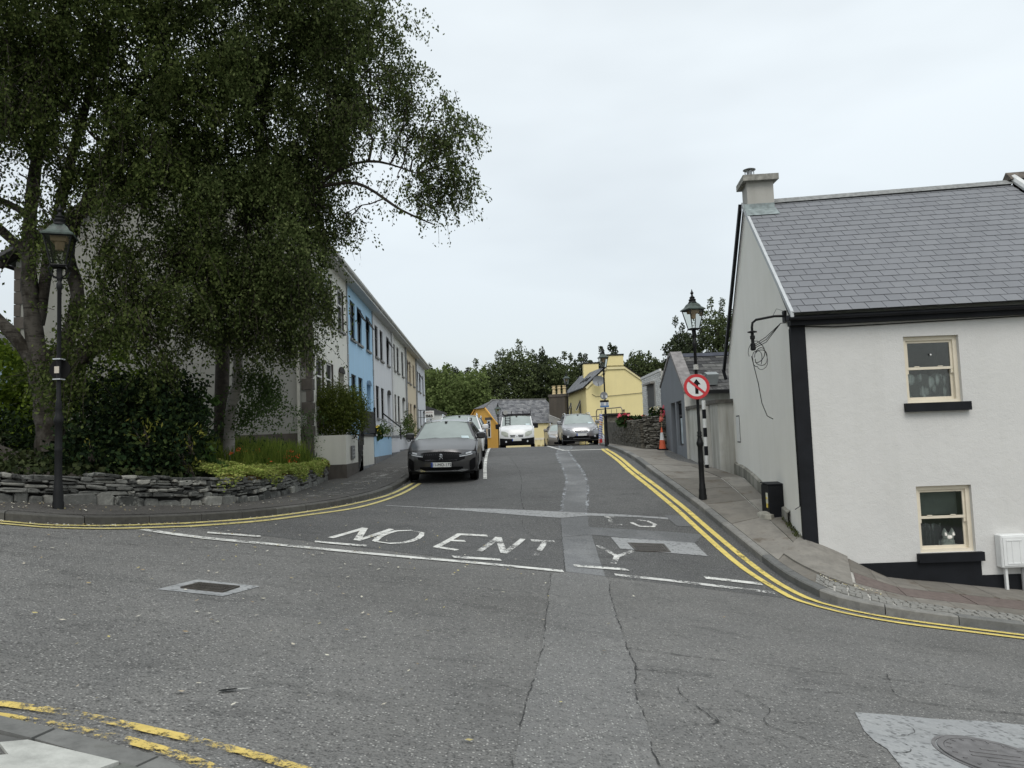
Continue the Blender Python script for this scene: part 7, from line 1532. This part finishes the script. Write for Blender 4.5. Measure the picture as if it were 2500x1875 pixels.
quads_obj('reddish_leaves', leaf_quads(np.array(C), .04, .2, aspect=.8), leafmat('red_cover_leaf', [(.10,.05,.02),(.16,.10,.03),(.20,.17,.05)], .3), t)
# dark ivy over the rest of the bank
C = []
for q in range(9000):
    x = r.uniform(-12, -5.2); y = r.uniform(9.9, 15.5); w_ = BZ.near(x, y)
    if (x-w_[0])*1.0-(y-w_[1])*.9 > -.05: continue
    C.append((x, y, BZ(x, y)+r.uniform(.0,.16)))
t = thing('ivy', (-9,11,-.3), 'low dark ivy covering the bank under the old birch at the left edge', 'ground cover')
tag(quads_obj('leaves', leaf_quads(np.array(C), .085, 0, aspect=.9), leafmat('ivy_leaf', [(.012,.018,.008),(.025,.035,.012),(.05,.06,.025)], .1), t), kind='stuff')
# small weeds at the foot of the gable and wall
V = []
for q in range(260):
    y = r.uniform(13.05, 14.3); x = gxr(y)-r.uniform(.0,.10); z = pchip([13,14.4], [-1.93,-1.66], y)+r.uniform(0,.05); V.append((x, y, z))
t = thing('kerb_weeds', (4.8,13.6,-1.8), 'small mossy weeds along the foot of the gable near the black strip', 'weeds'); quads_obj('leaves', leaf_quads(np.array(V), .035), leafmat('weed_leaf', [(.05,.06,.02),(.09,.11,.03)]), t)
# ---- background trees
def far_tree(label, x, y, zb, zt_, rw, cols, n=17000, size=.24, seed=1, airy=False):
    rg_ = np.random.default_rng(seed); t = thing('background_tree', (x, y, zb), label, 'tree', 'trees behind the houses'); H_ = zt_-zb; LV = []; k = 19
    mb = MB(); mb.tube([(x,y,zb-1),(x+.2,y,zb+H_*.4),(x,y,zb+H_*.85)], [.35,.25,.08], 8)
    for i in range(k):
        f = (i+.5)/k; a = i*2.4+seed; zc = zb+H_*(.20+.68*f); wr = rw*(math.sin(math.pi*min(1, .25+.66*f))**.6)*.75; c = (x+math.cos(a)*wr*rg_.uniform(.4,1.1), y+math.sin(a)*wr*.7, zc); rr = rw*rg_.uniform(.40,.60)
        C = in_ell(n//k, c, (rr, rr, rr*.8), rg_, .75); LV.append(leaf_quads(C, size, .1, rg_, .8)); mb.tube([(x,y,zc-H_*.12),((x+c[0])/2,(y+c[1])/2,zc),c], [.12,.08,.03], 5)
    for q in range(5):   # uneven tips
        a = rg_.uniform(0, 6.28); C = in_ell(n//120, (x+math.cos(a)*rw*rg_.uniform(.1,.8), y, zt_-rg_.uniform(0,.22)*H_), (rw*.12, rw*.12, rw*.22), rg_, .5); LV.append(leaf_quads(C, size*.8, .1, rg_, .8))
    mb.build('trunk', DBARK, t, fix=False); quads_obj('crown', np.concatenate(LV), far_mats[cols], t)
far_mats = {'dark': leafmat('far_leaf_dark', [(.032,.042,.024),(.055,.070,.038),(.085,.105,.055)], .25), 'mid': leafmat('far_leaf_mid', [(.045,.060,.026),(.078,.10,.042),(.12,.145,.062)], .3), 'light': leafmat('far_leaf_light', [(.09,.125,.04),(.145,.19,.065),(.21,.26,.10)], .4)}  # leaf tones lightened and greyed in place of distance haze
for i, a in enumerate([
    ('dark rounded tree top just right of the terrace roof', -10.2,90,-3,9.3,2.6,'dark'), ('small dark crown left of the centre of the treeline', -6.6,92,-3,9.3,2.4,'dark'),
    ('pale green feathery tree directly beyond the B&B sign', -7.2,74,-3,7.4,3.0,'light'), ('pale green tree between the B&B sign and the orange house', -4.2,76,-3,6.9,2.6,'light'),
    ('mid green tree left of the slate ridge', -2.9,86,-3,8.8,2.8,'mid'), ('tall dark tree above the orange house roof', .2,84,-3,10.3,3.3,'mid'),
    ('broad dark tree above the middle of the slate roof', 3.2,86,-3,10.0,3.1,'dark'), ('dark tree left of the clay pots', 5.6,84,-3,8.9,2.4,'mid'),
    ('dark tree behind the rear yellow chimney', 8.6,88,-3,9.6,2.2,'dark'), ('mid green tree behind the front yellow chimney', 11.2,84,-3,9.7,2.3,'dark'),
    ('broad tree right of the yellow chimney', 14.2,84,-3,9.4,2.8,'mid'), ('dark tree above the brick extension', 17.2,86,-3,9.0,2.6,'mid'),
    ('tall dark tree left of the sign carrying lamp', 19.3,84,-3,12.3,2.7,'dark'), ('tallest feathery tree beside the cottage gable', 23.2,84,-3,14.6,3.0,'mid'), ('low green tree behind the grey cottage ridge', 21,70,-2,7.6,2.6,'mid')]):
    far_tree(*a, seed=i+3)
shrub('far_garden_shrub', 'leafy shrub filling the gap left of the orange house', [((-6.6,66,-.3),(2.2,1.5,1.7)),((-4.3,70,0),(1.6,1,1.6)),((-9,70,.4),(2.4,1.5,2.2))], 120, .28, far_mats['light'], cat='shrub')
shrub('background_tree', 'green foliage of a distant tree showing at the far left edge beyond the hedge', [((-22,36,2.4),(3.0,1.5,2.6)),((-27,36,2.8),(3,1.5,2.6))], 60, .3, far_mats['light'], cat='tree')
